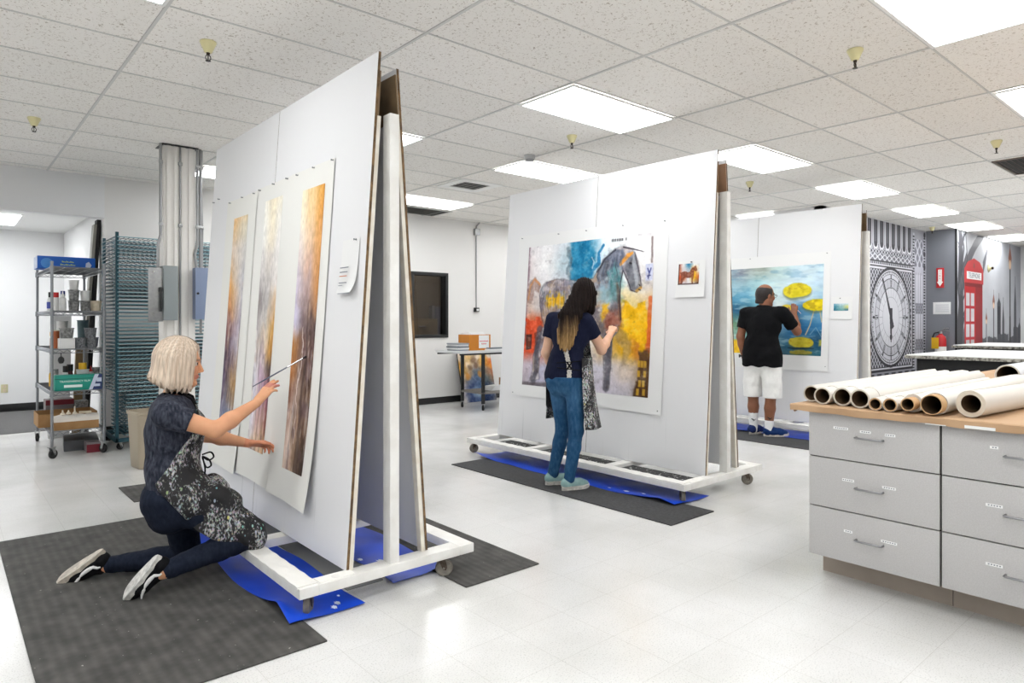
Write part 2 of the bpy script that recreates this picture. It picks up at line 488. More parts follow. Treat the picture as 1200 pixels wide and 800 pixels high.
M_floor = floor_material(); M_ceil = ceiling_material()
M_wall = mat('white_wall_paint', rgb(229, 229, 229), 0.6, bump=(90, 0.06), spec=0.3)
M_warmwall = mat('warm_white_wall_paint', rgb(227, 225, 222), 0.6, bump=(90, 0.06), spec=0.3)
M_greywall = mat('grey_wall_paint', rgb(122, 124, 131), 0.5, bump=(90, 0.05))
M_base = mat('black_vinyl_baseboard', rgb(25, 25, 26), 0.4)
M_carpet = mat('grey_carpet', rgb(122, 121, 120), 0.95, var=(160, rgb(80, 80, 80), 0.8), bump=(220, 0.5), spec=0.1)
M_tbar = mat('ceiling_grid_paint', rgb(206, 205, 202), 0.5)
M_black = mat('black_paint', rgb(22, 22, 23), 0.45)
M_white = mat('white_enamel', rgb(236, 236, 234), 0.4)
M_chrome = mat('chrome', rgb(205, 206, 208), 0.18, 1.0)
M_steel = mat('galvanised_steel', rgb(165, 166, 166), 0.38, 0.9, var=(40, rgb(140, 140, 142), 0.4))
M_rubber = mat('black_rubber', rgb(24, 24, 25), 0.7)
M_paper = mat('white_paper', rgb(232, 232, 231), 0.8, spec=0.15)
M_plastic_white = mat('white_plastic', rgb(232, 232, 230), 0.4)

def slab(name, lo, hi, m): bm = B(); box(bm, lo, hi); return struct(name, bm, m)
slab('floor', (XMIN-.1, YMIN-.1, -.1), (XMAX+.1, 9.7, 0), M_floor)
slab('floor_carpet', (XMIN-.1, 9.7, -.1), (1.6, 12.2, 0.004), M_carpet)
# ceiling plane with the openings of the light fittings left whole; the fittings hang just under it
slab('ceiling', (XMIN-.1, YMIN-.1, CEIL), (XMAX+.1, YMAX+.1, CEIL+.1), M_ceil)
bm = B()
k = -6
for i in range(-6, 13):
    x = TX0+i*TXS
    if XMIN < x < XMAX: box(bm, (x-.009, YMIN, CEIL-.006), (x+.009, YMAX, CEIL+.01))
for j in range(-13, 12):
    y = TY0+j*TYS
    if YMIN < y < YMAX: box(bm, (XMIN, y-.006, CEIL-.004), (XMAX, y+.006, CEIL+.01))
struct('trim_1', bm, M_tbar)
# back wall with the wide opening on the left and the dark window
bm = B()
box(bm, (XMIN-.1, YMAX, 2.5), (1.46, YMAX+.14, CEIL))
struct('wall_header', bm, M_wall)
bm = B()
WX0, WX1, WZ0, WZ1 = 5.6, 6.24, 1.08, 2.06
box(bm, (1.46, YMAX, 0), (WX0, YMAX+.14, CEIL)); box(bm, (WX1, YMAX, 0), (9.7, YMAX+.14, CEIL))
box(bm, (WX0, YMAX, 0), (WX1, YMAX+.14, WZ0)); box(bm, (WX0, YMAX, WZ1), (WX1, YMAX+.14, CEIL))
struct('wall_back', bm, M_warmwall)
slab('wall_inner', (1.46, YMAX+.14, 0), (1.6, 12.2, CEIL), M_wall)
slab('wall_far', (XMIN-.1, 12.1, 0), (1.6, 12.2, CEIL), M_wall)
slab('wall_farleft', (XMIN-.1, YMAX, 0), (XMIN, 12.1, CEIL), M_wall)
slab('ceiling_inner', (XMIN-.1, YMAX+.14, 2.64), (1.46, 12.1, 2.7), M_white)
slab('wall_return', (9.6, 4.33, 0), (9.72, YMAX, CEIL), M_wall)
slab('wall_mural', (9.6, 4.33, 0), (13.9, 4.45, CEIL), M_wall)
slab('wall_jog', (13.8, 3.85, 0), (13.92, 4.33, CEIL), M_greywall)
slab('wall_right', (13.92, 3.85, 0), (XMAX+.1, 3.97, CEIL), M_wall)
slab('wall_end', (XMAX, YMIN, 0), (XMAX+.1, 3.85, CEIL), M_wall)
slab('wall_front', (XMIN-.1, YMIN-.1, 0), (XMAX+.1, YMIN, CEIL), M_wall)
slab('wall_left', (XMIN-.1, YMIN, 0), (XMIN, YMAX, CEIL), M_wall)
bm = B(); box(bm, (1.47, YMAX-.012, 0), (9.6, YMAX, .1), 0.003); struct('baseboard_back', bm, M_base)
bm = B(); box(bm, (XMIN, 12.088, 0.004), (1.46, 12.1, .115), 0.003); struct('baseboard_far', bm, M_base)
bm = B(); box(bm, (13.788, 3.838, 0), (13.8, 4.33, .1), 0.003); struct('baseboard_jog', bm, M_base)
bm = B(); box(bm, (13.786, 3.836, 0), (13.815, 3.865, CEIL), 0.002); struct('trim_2', bm, M_black)
# dark interior window: frame, pane, sill depth and the dim office behind it
bm = B(); f = .05
for lo, hi in (((WX0-.03, -.02, WZ0-.03), (WX1+.03, .14, WZ0+.02)), ((WX0-.03, -.02, WZ1-.02), (WX1+.03, .14, WZ1+.03)),
               ((WX0-.03, -.02, WZ0), (WX0+.02, .14, WZ1)), ((WX1-.02, -.02, WZ0), (WX1+.03, .14, WZ1))):
    box(bm, (lo[0], YMAX+lo[1], lo[2]), (hi[0], YMAX+hi[1], hi[2]), 0.004)
win = struct('window_1', bm, M_black); win['label'] = 'black framed dark interior window in the back wall'
M_glass = mat('tinted_window_glass', rgb(178, 172, 166), 0.02, trans=1.0, spec=0.5)
bm = B(); box(bm, (WX0+.02, YMAX+.08, WZ0+.02), (WX1-.02, YMAX+.086, WZ1-.02)); obj('pane', bm, M_glass, win)
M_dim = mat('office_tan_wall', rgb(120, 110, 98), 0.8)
bm = B()
box(bm, (4.8, 10.6, 0), (8.0, 10.7, CEIL)); box(bm, (4.7, YMAX+.14, 0), (4.8, 10.7, CEIL)); box(bm, (8.0, YMAX+.14, 0), (8.1, 10.7, CEIL))
struct('wall_office', bm, M_dim)
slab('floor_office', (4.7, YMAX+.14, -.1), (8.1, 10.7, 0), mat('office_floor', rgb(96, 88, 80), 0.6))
slab('ceiling_office', (4.7, YMAX+.14, 2.6), (8.1, 10.7, 2.7), M_dim)
t = thing('partition', 'grey office partition seen through the dark window', 'partition', (7.35, 10.3, 0))
bm = B(); box(bm, (-.45, -.03, .1), (.45, .03, 1.58), .01); obj('panel', bm, mat('grey_blue_fabric', rgb(112, 112, 124), 0.9), t)
bm = B(); box(bm, (-.46, -.05, 0), (-.4, .05, 1.6), .005); box(bm, (.4, -.05, 0), (.46, .05, 1.6), .005); obj('frame', bm, M_steel, t)
t = thing('filing_cabinet', 'tan cabinet seen through the dark window', 'cabinet', (6.55, 10.3, 0))
bm = B(); box(bm, (-.4, -.25, 0), (.33, .25, 1.36), .008); obj('body', bm, mat('tan_laminate', rgb(128, 112, 88), 0.6), t)
for z in (.05, .48, .91):
    bm = B(); box(bm, (-.38, -.27, z), (.31, -.25, z+.4), .004); d = obj('drawer', bm, mat('tan_laminate_front', rgb(134, 118, 94), 0.6), t)
    bm = B(); box(bm, (-.1, -.29, z+.3), (.05, -.27, z+.32), .004); obj('handle', bm, M_steel, d)

# ---------------------------------------------------------------- ceiling fittings
M_diff = emit('lit_diffuser', (0.965, 0.985, 1.0), 10.4)
M_lframe = mat('light_frame_white', rgb(235, 235, 232), 0.4)
def light_proto():
    t = thing('ceiling_light', '', 'light', (0, 0, 0))
    w, d = TXS/2-.014, TYS/2-.012
    bm = B()
    for lo, hi in (((-w, -d), (w, -d+.02)), ((-w, d-.02), (w, d)), ((-w, -d+.02), (-w+.02, d-.02)), ((w-.02, -d+.02), (w, d-.02))):
        box(bm, (lo[0], lo[1], -.012), (hi[0], hi[1], 0.0), 0.002)
    obj('frame', bm, M_lframe, t)
    bm = B(); box(bm, (-w+.02, -d+.02, -.008), (w-.02, d-.02, -.002)); obj('diffuser', bm, M_diff, t)
    return t
LG = light_proto(); first = True
LIGHTS = [
    (0, 2, 'white lit ceiling panel above the horse painting board, nearest large one left of centre'),
    (1, 5, 'lit ceiling panel beside the round smoke detector'),
    (1, 9, 'lit ceiling panel beside the long grey grille near the back wall'),
    (2, 2, 'lit ceiling panel just right of the horse painting board top'),
    (4, 2, 'lit ceiling panel above the water lily board'),
    (6, 2, 'lit ceiling panel right of and above the water lily board, over the clock mural'),
    (8, 2, 'lit ceiling panel in front of the grey fire extinguisher wall'),
    (10, 2, 'farthest lit ceiling panel, over the red telephone box mural'),
    (5, 5, 'thin sliver of lit ceiling panel just above the water lily board'),
    (0, -2, 'very large bright ceiling panel cut off by the top right corner'),
    (2, -2, 'bright ceiling panel cut off by the right edge of the picture'),
    (-3, 2, 'lit ceiling panel cut off by the top edge at the upper left'),
    (-1, 9, 'lit ceiling panel between the steel column and the tall watercolour board'),
    (-1, 5, 'lit ceiling panel peeking out right of the tall watercolour board top'),
]
HIDDEN = [(3, 5), (3, 9), (4, -2), (6, -2), (8, -2), (10, -2), (-4, -2), (-2, -2), (-5, 2), (-5, 6), (-5, -2), (-4, -5), (-2, -5), (0, -5), (2, -5), (4, -5), (6, -5), (8, -5), (10, -5), (-5, -9), (-3, -9), (-1, -9), (1, -9), (3, -9), (5, -9)]  # unseen panels continuing the grid, more added to brighten workshop and cabinets
for i, j, lab in LIGHTS+[(a, b, None) for a, b in HIDDEN]:
    o = LG if first else dup(LG); first = False
    o.location = (TX0+(i+.5)*TXS, TY0+(j+.5)*TYS, CEIL-.006)
    o['label'] = lab or 'added unseen ceiling panel, helping to light the workshop'
    o['group'] = 'lit ceiling panels' if lab else 'unseen ceiling panels'
t = dup(LG, label='lit ceiling panel of the carpeted room seen through the left opening', group='lit ceiling panels'); t.location = (.53, 10.85, 2.638); t.rotation_euler = (0, 0, R(90))
for k, (x, y) in enumerate(((-2.2, 11.3), (-2.2, 9.8), (-.9, 11.2), (-.9, 9.8), (-3.4, 10.6))):
    t = dup(LG, label='added ceiling panel brightening the carpeted room, hidden from view', group='unseen ceiling panels'); t.location = (x, y, 2.638)  # unseen panels added to brighten the carpeted room

t = dup(LG, label='added unseen ceiling panel brightening the office behind the dark window', group='unseen ceiling panels'); t.location = (6.3, 9.75, 2.597)  # unseen panel added to brighten the office behind the glass
M_cream = mat('cream_plastic', rgb(226, 218, 168), 0.45)
M_bronze = mat('dark_bronze', rgb(46, 38, 30), 0.35, 0.8)
def sprinkler_proto():
    t = thing('fire_sprinkler', '', 'sprinkler', (0, 0, 0), group='cream fire sprinklers on the ceiling')
    bm = B(); lathe(bm, [(0, 0), (.045, 0), (.047, -.006), (.036, -.03), (.022, -.062), (.018, -.066), (0, -.066)], 24); obj('escutcheon', bm, M_cream, t)
    bm = B()
    cyl(bm, (0, 0, -.066), (0, 0, -.08), .011, .009, 12)
    for sx in (-1, 1): tube(bm, [(.006*sx, 0, -.078), (.014*sx, 0, -.088), (.015*sx, 0, -.1), (.004*sx, 0, -.113)], .0028, 6)
    cyl(bm, (0, 0, -.08), (0, 0, -.112), .003, .003, 8)
    lathe(bm, [(0, -.112), (.015, -.112), (.015, -.115), (0, -.115)], 16)
    obj('sprinkler_head', bm, M_bronze, t)
    return t
SP = sprinkler_proto(); first = True
for x, y, lab in ((1.22, 4.18, 'cream fire sprinkler at upper left, the large one left of the tall board'),
                  (.6, 6.67, 'small cream fire sprinkler at far left above the white opening'),
                  (4.25, 1.72, 'cream fire sprinkler at upper right, below the very large light'),
                  (4.3, 4.17, 'cream fire sprinkler between two lit panels above the horse painting board'),
                  (7.38, 1.74, 'cream fire sprinkler near the brown vent at the right edge'),
                  (7.33, 4.17, 'cream fire sprinkler right of the horse painting board post'),
                  (13.27, 4.07, 'cream fire sprinkler at the top of the clock mural corner')):
    o = SP if first else dup(SP); first = False
    o.location = (x, y, CEIL); o['label'] = lab
t = thing('smoke_detector', 'round grey smoke detector on the ceiling beside a lit panel', 'smoke detector', (4.49, 4.94, CEIL))
bm = B(); lathe(bm, [(0, 0), (.055, 0), (.055, -.03), (.05, -.042), (0, -.042)], 28); obj('housing', bm, mat('grey_detector_plastic', rgb(190, 190, 190), .5), t)
bm = B(); lathe(bm, [(.03, -.042), (.045, -.042), (.043, -.055), (.0, -.058)], 28); obj('sensor_cap', bm, mat('grey_sensor', rgb(150, 150, 152), .5), t)
# vents
M_ventdark = mat('vent_shadow_black', rgb(28, 26, 24), 0.8)
M_brown = mat('brown_vent_metal', rgb(120, 104, 90), 0.6, var=(30, rgb(70, 60, 52), .7))
def vent(name, label, cx, cy, w, d, mframe, mslat, n, rim=.025):
    t = thing(name, label, 'vent', (cx, cy, CEIL))
    bm = B()
    for lo, hi in (((-w, -d), (w, -d+rim)), ((-w, d-rim), (w, d)), ((-w, -d+rim), (-w+rim, d-rim)), ((w-rim, -d+rim), (w, d-rim))):
        box(bm, (lo[0], lo[1], -.012), (hi[0], hi[1], 0), .002)
    obj('frame', bm, mframe, t)
    bm = B(); box(bm, (-w+.02, -d+.02, -.003), (w-.02, d-.02, -.0005)); obj('backing', bm, M_ventdark, t)
    for k in range(n):
        bm = B(); y = -d+rim+.005+(2*d-2*rim-.01)*(k+.5)/n
        box(bm, (-w+rim-.001, -.004, -.0012), (w-rim+.001, .004, .0012), 0, T(0, y, -.006, R(35))); obj('slat', bm, mslat, t)
    return t
vent('ceiling_vent', 'square white ceiling air diffuser with dark centre, near the smoke detector', 4.92, 6.5, .3, .28, M_lframe, mat('vent_white', rgb(215, 214, 210), .5), 5, rim=.11)
vent('return_grille', 'long grey return air grille beside a lit panel near the back wall', 5.3, 8.5, .6, .28, M_tbar, mat('grille_grey', rgb(120, 118, 112), .6), 12)
vent('brown_vent', 'brown ceiling vent at the right edge below the sprinkler', 8.75, 1.85, .46, .15, M_brown, M_brown, 5)
# ================================================================ rolling painting boards
def drip_board_mat():
    m, nt, b = new_mat('painted_hardboard')
    N = nt.nodes.new; L = nt.links.new
    tc = N('ShaderNodeTexCoord'); mp = N('ShaderNodeMapping'); mp.inputs['Scale'].default_value = (1, 34, 0.9)
    n = N('ShaderNodeTexNoise'); n.inputs['Scale'].default_value = 1.0; n.inputs['Detail'].default_value = 3
    r = N('ShaderNodeValToRGB'); e = r.color_ramp.elements
    e[0].position = 0.27; e[0].color = (*rgb(198, 199, 201), 1); e[1].position = 0.36; e[1].color = (*rgb(229, 229, 230), 1)
    sx = N('ShaderNodeSeparateXYZ'); mr = N('ShaderNodeMapRange'); mr.inputs[1].default_value = 0.15; mr.inputs[2].default_value = 0.75; mr.inputs[3].default_value = 0.75; mr.inputs[4].default_value = 0
    mx = N('ShaderNodeMix'); mx.data_type = 'RGBA'; mx.inputs[6].default_value = (*rgb(229, 229, 230), 1)
    L(tc.outputs['Object'], mp.inputs[0]); L(mp.outputs[0], n.inputs['Vector']); L(n.outputs['Fac'], r.inputs[0])
    L(tc.outputs['Object'], sx.inputs[0]); L(sx.outputs['Z'], mr.inputs[0]); L(mr.outputs[0], mx.inputs[0]); L(r.outputs[0], mx.inputs[7])
    L(mx.outputs[2], b.inputs['Base Color']); b.inputs['Roughness'].default_value = 0.62; b.inputs['Specular IOR Level'].default_value = .3
    return m
M_board = drip_board_mat()
M_edge = mat('raw_hardboard_edge', rgb(128, 100, 66), 0.85, var=(26, rgb(70, 54, 38), .8))
M_brownboard = mat('brown_hardboard', rgb(126, 104, 76), 0.8, var=(7, rgb(96, 78, 56), .6))
M_tanboard = mat('tan_hardboard', rgb(164, 128, 98), 0.8, var=(7, rgb(140, 106, 80), .6))
M_oldwhite = mat('worn_white_paint', rgb(236, 235, 231), 0.5, var=(9, rgb(200, 194, 184), .3), bump=(40, .15))
M_stud = mat('cream_painted_stud', rgb(232, 227, 216), 0.6, var=(14, rgb(190, 172, 144), .35))
M_lump = mat('caked_white_paint', rgb(238, 236, 230), 0.5, bump=(30, .9))
def tray_mat():
    m, nt, b = new_mat('splattered_black_tray')
    N = nt.nodes.new; L = nt.links.new
    tc = N('ShaderNodeTexCoord'); n = N('ShaderNodeTexNoise'); n.inputs['Scale'].default_value = 38
    r = N('ShaderNodeValToRGB'); e = r.color_ramp.elements
    e[0].position = 0.62; e[0].color = (*rgb(50, 50, 50), 1); e[1].position = 0.68; e[1].color = (*rgb(205, 205, 200), 1)
    L(tc.outputs['Object'], n.inputs['Vector']); L(n.outputs['Fac'], r.inputs[0]); L(r.outputs[0], b.inputs['Base Color']); b.inputs['Roughness'].default_value = .8
    return m
M_tray = tray_mat()
M_wheel = mat('grubby_caster_wheel', rgb(138, 132, 122), 0.65, var=(30, rgb(84, 78, 70), .6))
M_fork = mat('rusty_caster_fork', rgb(96, 86, 76), 0.55, 0.6, var=(40, rgb(60, 48, 38), .8))

def caster(parent, x, y, ztop, yaw, wr=.045, mw=None, mf=None):
    M = T(x, y, 0, 0, 0, yaw)
    bm = B(); box(bm, (-.03, -.025, ztop-.006), (.03, .025, ztop), .002, M)
    for s in (-1, 1):
        prism(bm, [(-.018, ztop-.004), (.018, ztop-.004), (.03, wr+.006), (.024, wr-.01), (.008, wr-.008)], .017*s-.002, .017*s+.002, M @ T(0, 0, 0, R(90)))
    c = obj('caster', bm, mf or M_fork, parent)
    bm = B()
    Mw = M @ T(.012, 0, wr, R(90))
    lathe(bm, [(0, -.012), (wr*.55, -.012), (wr*.9, -.013), (wr, -.007), (wr, .007), (wr*.9, .013), (wr*.55, .012), (0, .012)], 24, (0, 0, 0), Mw)
    cyl(bm, Mw @ Vector((0, 0, -.021)), Mw @ Vector((0, 0, .021)), .006, n=10)
    obj('wheel', bm, mw or M_wheel, c)
    return c
SLOPE = .17/2.46
def easel(label, X0, Y0, W, fb, fpost, bbk, tray=False, topmat=None, lean=.17, bt=2.61, seamed=True, lumps=True):
    t = thing('painting_board_trolley', label, 'easel', (X0, Y0, 0), group='rolling A-frame painting boards')
    L = 2.57; z0, z1 = .1, .147; wd = .09
    bm = B(); box(bm, (0, 0, z0), (wd, L, z1), .004); obj('front_rail', bm, M_oldwhite, t)
    bm = B(); box(bm, (W-wd, 0, z0), (W, L, z1), .004); obj('back_rail', bm, M_oldwhite, t)
    for y in (0, L-wd):
        bm = B(); box(bm, (wd, y, z0), (W-wd, y+wd, z1), .004); obj('end_rail', bm, M_oldwhite, t)
    for y in (.76, 1.72):
        bm = B(); box(bm, (wd, y, z0), (W-wd, y+wd, z1-.002), .004); cr = obj('cross_rail', bm, M_oldwhite, t)
    if lumps:
        bm = B()
        def lump(u, v):
            x = -.002+.094*u; y = .02+2.4*v
            return (x, y, z1+.004+.003*math.sin(v*61+u*3)*math.sin(u*PI)+.0015*math.sin(v*133))
        sheet(bm, lump, 6, 120, .012); obj('paint_crust', bm, M_lump, t)
        bm = B(); sheet(bm, lambda u, v: (.1+.17*u, .01+.07*v, z1+.003+.006*math.sin(u*9)*math.sin(v*PI)), 16, 6, .01); obj('paint_crust', bm, M_lump, t)
    if tray:
        for a, b in ((.1, .75), (.86, 1.7), (1.82, 2.3)):
            bm = B(); box(bm, (wd, a, z0+.012), (fb, b, z0+.02), .002); obj('drip_tray', bm, M_tray, t)
    # boards: white faces, raw edges
    def board(name, xb, s, top):
        bm = B(); th = .014
        for a, b in (((.06, 1.278), (1.282, 2.51)) if seamed else ((.06, 2.51),)):
            q = [(xb, a, z1+.003), (xb+s*lean, a, top), (xb+s*lean, b, top), (xb, b, z1+.003)]
            vs = q+[(x+s*th, y, z) for x, y, z in q]
            t2 = bmesh.new(); faces_of(t2, vs, [(0, 1, 2, 3), (7, 6, 5, 4)]); merge(bm, t2)
            t2 = bmesh.new(); faces_of(t2, vs, [(0, 4, 5, 1), (1, 5, 6, 2), (2, 6, 7, 3), (3, 7, 4, 0)]); merge(bm, t2, None, 1)
        return obj(name, bm, [M_board, M_edge], t)
    board('front_board', fb, 1, bt)
    board('back_board', bbk, -1, bt-.06)
    def lin(xb, s, z): return xb+s*lean*(z-z1)/(2.61-z1)
    for y0, y1 in ((.062, .1), (2.47, 2.508)):
        for xb, s in ((fb+.0155, 1), (bbk-.0155, -1)):
            bm = B(); w = s*.02
            a, b = lin(xb, s, z1), lin(xb, s, 2.3)
            vs = [(a, y0, z1), (a+w, y0, z1), (a+w, y1, z1), (a, y1, z1), (b, y0, 2.3), (b+w, y0, 2.3), (b+w, y1, 2.3), (b, y1, 2.3)]
            faces_of(bm, vs, [(3,2,1,0),(4,5,6,7),(0,1,5,4),(1,2,6,5),(2,3,7,6),(3,0,4,7)]); obj('stud', bm, M_stud, t)
            # raw board lining between the stud tops
            bm = B(); a, b = lin(xb, s, 2.3), lin(xb, s, 2.56 if s < 0 else 2.5)
            w = s*.008
            vs = [(a, y0-.0, 2.3), (a+w, y0, 2.3), (a+w, y0+.3*(1 if y0 < 1 else -1), 2.3), (a, y0+.3*(1 if y0 < 1 else -1), 2.3), (b, y0, bt-.09), (b+w, y0, bt-.09), (b+w, y0+.3*(1 if y0 < 1 else -1), bt-.09), (b, y0+.3*(1 if y0 < 1 else -1), bt-.09)]
            faces_of(bm, vs, [(3,2,1,0),(4,5,6,7),(0,1,5,4),(1,2,6,5),(2,3,7,6),(3,0,4,7)]); obj('top_lining', bm, topmat or M_brownboard, t)
        bm = B(); box(bm, (fpost-.025, y0-.05 if y0 < 1 else y0+.0, z1), (fpost+.025, y1-.02 if y0 < 1 else y1+.03, 2.31), .003); obj('post', bm, M_oldwhite, t)
    for x, y, a in ((.06, .055, R(50)), (W-.17, .05, R(-40)), (.06, L-.06, R(160)), (W-.1, L-.06, R(120))):
        caster(t, x, y, z0, a)
    return t
E1 = easel('tall white rolling board beside the kneeling woman, with the three narrow watercolours', 1.19, 2.79, .95, .25, .48, .70)
E2 = easel('white rolling board carrying the large horse painting', 4.02, 2.79, 1.08, .352, .60, .82, tray=True, topmat=M_tanboard, bt=2.63)
E3 = easel('far white rolling board with the water lily painting, beside the clock mural', 7.32, 3.0, 1.0, .25, .49, .72, topmat=M_brownboard)

# ---------------------------------------------------------------- sheets and prints pinned to the boards
M_print = vcol_mat('painted_print', 0.75, .2)
def on_board(X0, fb, Y, Z, off):
    return (X0+fb+(Z-.147)*.17/2.463-off, Y, Z)
def paper(name, label, cat, X0, fb, Y1, Y0, Z1, Z0, canvas=None, rect=None, curl=.0, group=None, lift=.003, tone=None, skew=0.0):
    """a sheet whose left edge (as seen) is Y1, right edge Y0; canvas fills rect=(Yl,Yr,Zt,Zb)"""
    oy, oz = (Y1+Y0)/2, (Z1+Z0)/2; org = np.array(on_board(X0, fb, oy, oz, lift))
    def off(Y, Z):
        u = np.clip((np.asarray(Z)-Z0)/(Z1-Z0), 0, 1)
        e = np.clip((np.asarray(Y)-Y0)/(Y1-Y0), 0, 1)
        return lift+curl*((1-u)**6)*(0.25+.75*(1-e)**2)+curl*.25*((1-u)**3)*e+.002*(1+np.sin(e*7+u*3))*(1-u)*(1 if curl else 0)
    bm = B()
    def P(u, v):
        Y = Y1+(Y0-Y1)*u; Z = Z1+(Z0-Z1)*v+skew*(u-.5)
        return Vector(on_board(X0, fb, Y, Z, float(off(Y, Z))))-Vector(org)
    sheet(bm, P, 16, 40 if curl else 8, -.0006)
    o = obj(name, bm, tone or M_paper, None, org, sharp=60); tag(o, label, cat, group)
    if canvas is not None:
        Yl, Yr, Zt, Zb = rect
        def fn(u, v):
            Y = Yl+(Yr-Yl)*u; Z = Zt+(Zb-Zt)*v
            X = X0+fb+(Z-.147)*.17/2.463-off(Y, Z)-.0015
            return np.stack([X, Y, Z], -1)-org
        canvas.mesh('print', M_print, fn, o)
    return o
def streaks(c, cols, dark=40, lo=.35):
    c.blocks(cols, .09, (9, 2.2), 9, (50, 8))
    c.c += ((c.n((22, 9), 60, 4)-.5)*70)[..., None]*np.clip((c.v-.3)/.3, .15, 1)[..., None]+((c.n((60, 34), 61, 3)-.5)*44)[..., None]
    c.put(np.clip((c.n((16, 8), 62)-.58)*8, 0, 1)*np.clip((c.v-lo+.1)/.25, 0, 1), (214, 176, 140), .35); c.put(np.clip((c.n((18, 9), 63)-.6)*8, 0, 1)*np.clip((c.v-lo)/.25, 0, 1), (96, 76, 92), .4)
    n = c.n((46, 3.2), 40); w = np.clip((c.v-lo)/.25, 0, 1)
    c.put(np.clip((n-.54)*5, 0, 1)*w, (84, 64, 58), .32)
    n = c.n((36, 5), 41); c.put(np.clip((n-.56)*5, 0, 1)*w, (236, 226, 220), .4)
    n = c.n((50, 12), 42); c.put(np.clip((n-.66)*10, 0, 1)*w, (246, 240, 232), .35)
TONE = mat('deckle_paper', rgb(232, 231, 226), .75, spec=.2)
c3 = Canvas(.285, 1.54, 84, 3)
streaks(c3, [[(245,230,200),(240,206,150),(230,166,80)], [(246,234,214),(240,206,156),(230,164,84)], [(242,230,220),(236,204,170),(228,166,100)], [(228,214,210),(216,180,160),(218,158,98)],
    [(206,194,204),(190,164,160),(206,146,90)], [(198,188,206),(160,138,134),(180,130,90)], [(208,202,224),(112,92,92),(96,76,72)], [(188,128,66),(116,86,76),(88,64,62)],
    [(176,112,60),(134,108,94),(80,56,50)], [(150,110,92),(160,136,122),(84,60,48)], [(190,160,146),(164,134,116),(76,52,40)], [(206,178,162),(172,142,120),(64,44,34)], [(216,188,168),(180,150,128),(50,36,30)]], lo=.4)
c3.put(c3.stroke([(.62, .4), (.7, .55), (.58, .75), (.66, 1.0)], [.004, .012, .02, .03], .02, .02, 14), (58, 40, 34), .55)
c3.put(c3.stroke([(.45, .5), (.5, .62), (.35, .72), (.42, .9)], [.004, .006, .005, .004], .006, .02, 20), (240, 226, 214), .7)
c2 = Canvas(.28, 1.54, 84, 5)
streaks(c2, [[(244,238,222),(242,232,208),(240,234,218)], [(246,242,232),(242,232,208),(246,242,234)], [(240,238,232),(238,228,208),(244,240,236)], [(226,222,218),(222,214,206),(238,234,230)], [(206,200,198),(206,200,196),(230,224,220)],
    [(150,142,142),(190,186,184),(226,196,160)], [(206,202,202),(212,206,200),(228,176,96)], [(220,216,214),(214,196,178),(216,156,76)], [(222,220,224),(188,168,168),(96,78,68)], [(226,226,232),(192,164,184),(150,104,116)],
    [(224,224,232),(196,160,176),(146,90,100)], [(222,218,226),(204,168,164),(160,106,96)], [(230,222,218),(222,190,160),(206,164,124)]], lo=.38)
c1 = Canvas(.27, 1.52, 84, 9)
streaks(c1, [[(232,192,138),(228,208,172)], [(228,200,160),(222,214,196)], [(226,208,190),(214,210,206)], [(222,194,160),(208,206,210)], [(228,170,104),(204,202,208)], [(214,154,100),(190,184,194)], [(150,104,96),(176,168,184)], [(96,76,92),(196,188,198)],
    [(90,74,98),(186,160,140)], [(100,88,108),(200,160,104)], [(96,96,124),(176,150,120)], [(110,116,146),(140,150,176)], [(140,118,118),(168,150,152)]], lo=.3)
paper('paper_sheet', 'right hand tall watercolour sheet with orange top and dark brown foot', 'painting', 1.19, .25, 3.815, 3.24, 2.165, .34, c3, (3.62, 3.335, 2.045, .505), .045, 'three tall watercolour sheets on one board', .006, TONE)
paper('paper_sheet', 'middle tall watercolour sheet with a pale cream top, behind the raised hand', 'painting', 1.19, .25, 4.365, 3.80, 2.165, .355, c2, (4.2, 3.92, 2.065, .53), .03, 'three tall watercolour sheets on one board', .002, TONE)
paper('paper_sheet', 'left hand tall watercolour sheet with an orange left edge, behind the raised elbow', 'painting', 1.19, .25, 4.93, 4.345, 2.155, .345, c1, (4.76, 4.49, 2.02, .52), .03, 'three tall watercolour sheets on one board', .006, TONE)
# printed note
M_ink = mat('dark_ink', rgb(110, 114, 126), .7); M_inkr = mat('orange_ink', rgb(206, 130, 90), .7); M_inkl = mat('pale_ink', rgb(176, 178, 186), .7)
n_ = paper('paper_note', 'small printed white note pinned right of the three watercolours', 'note', 1.19, .25, 3.09, 2.915, 1.715, 1.45, curl=.035, lift=.004)
for dz, w, m_ in ((-.0, .085, M_ink), (-.022, .08, M_ink), (-.042, .075, M_inkr), (-.075, .08, M_ink), (-.088, .04, M_inkl), (-.128, .12, M_inkl)):
    bm = B(); zz = 1.575+dz
    a = Vector(on_board(1.19, .25, 3.07, zz, .0115))-n_.location; b = Vector(on_board(1.19, .25, 3.07-w, zz, .0125))-n_.location
    dx = -.012*(1-min(1, max(0, (zz-1.45)/.265)))
    box(bm, (min(a.x, b.x)+dx-.0015, b.y, a.z-.002), (max(a.x, b.x)+dx+.0, a.y, a.z+.002)); obj('printed_line', bm, m_, n_)

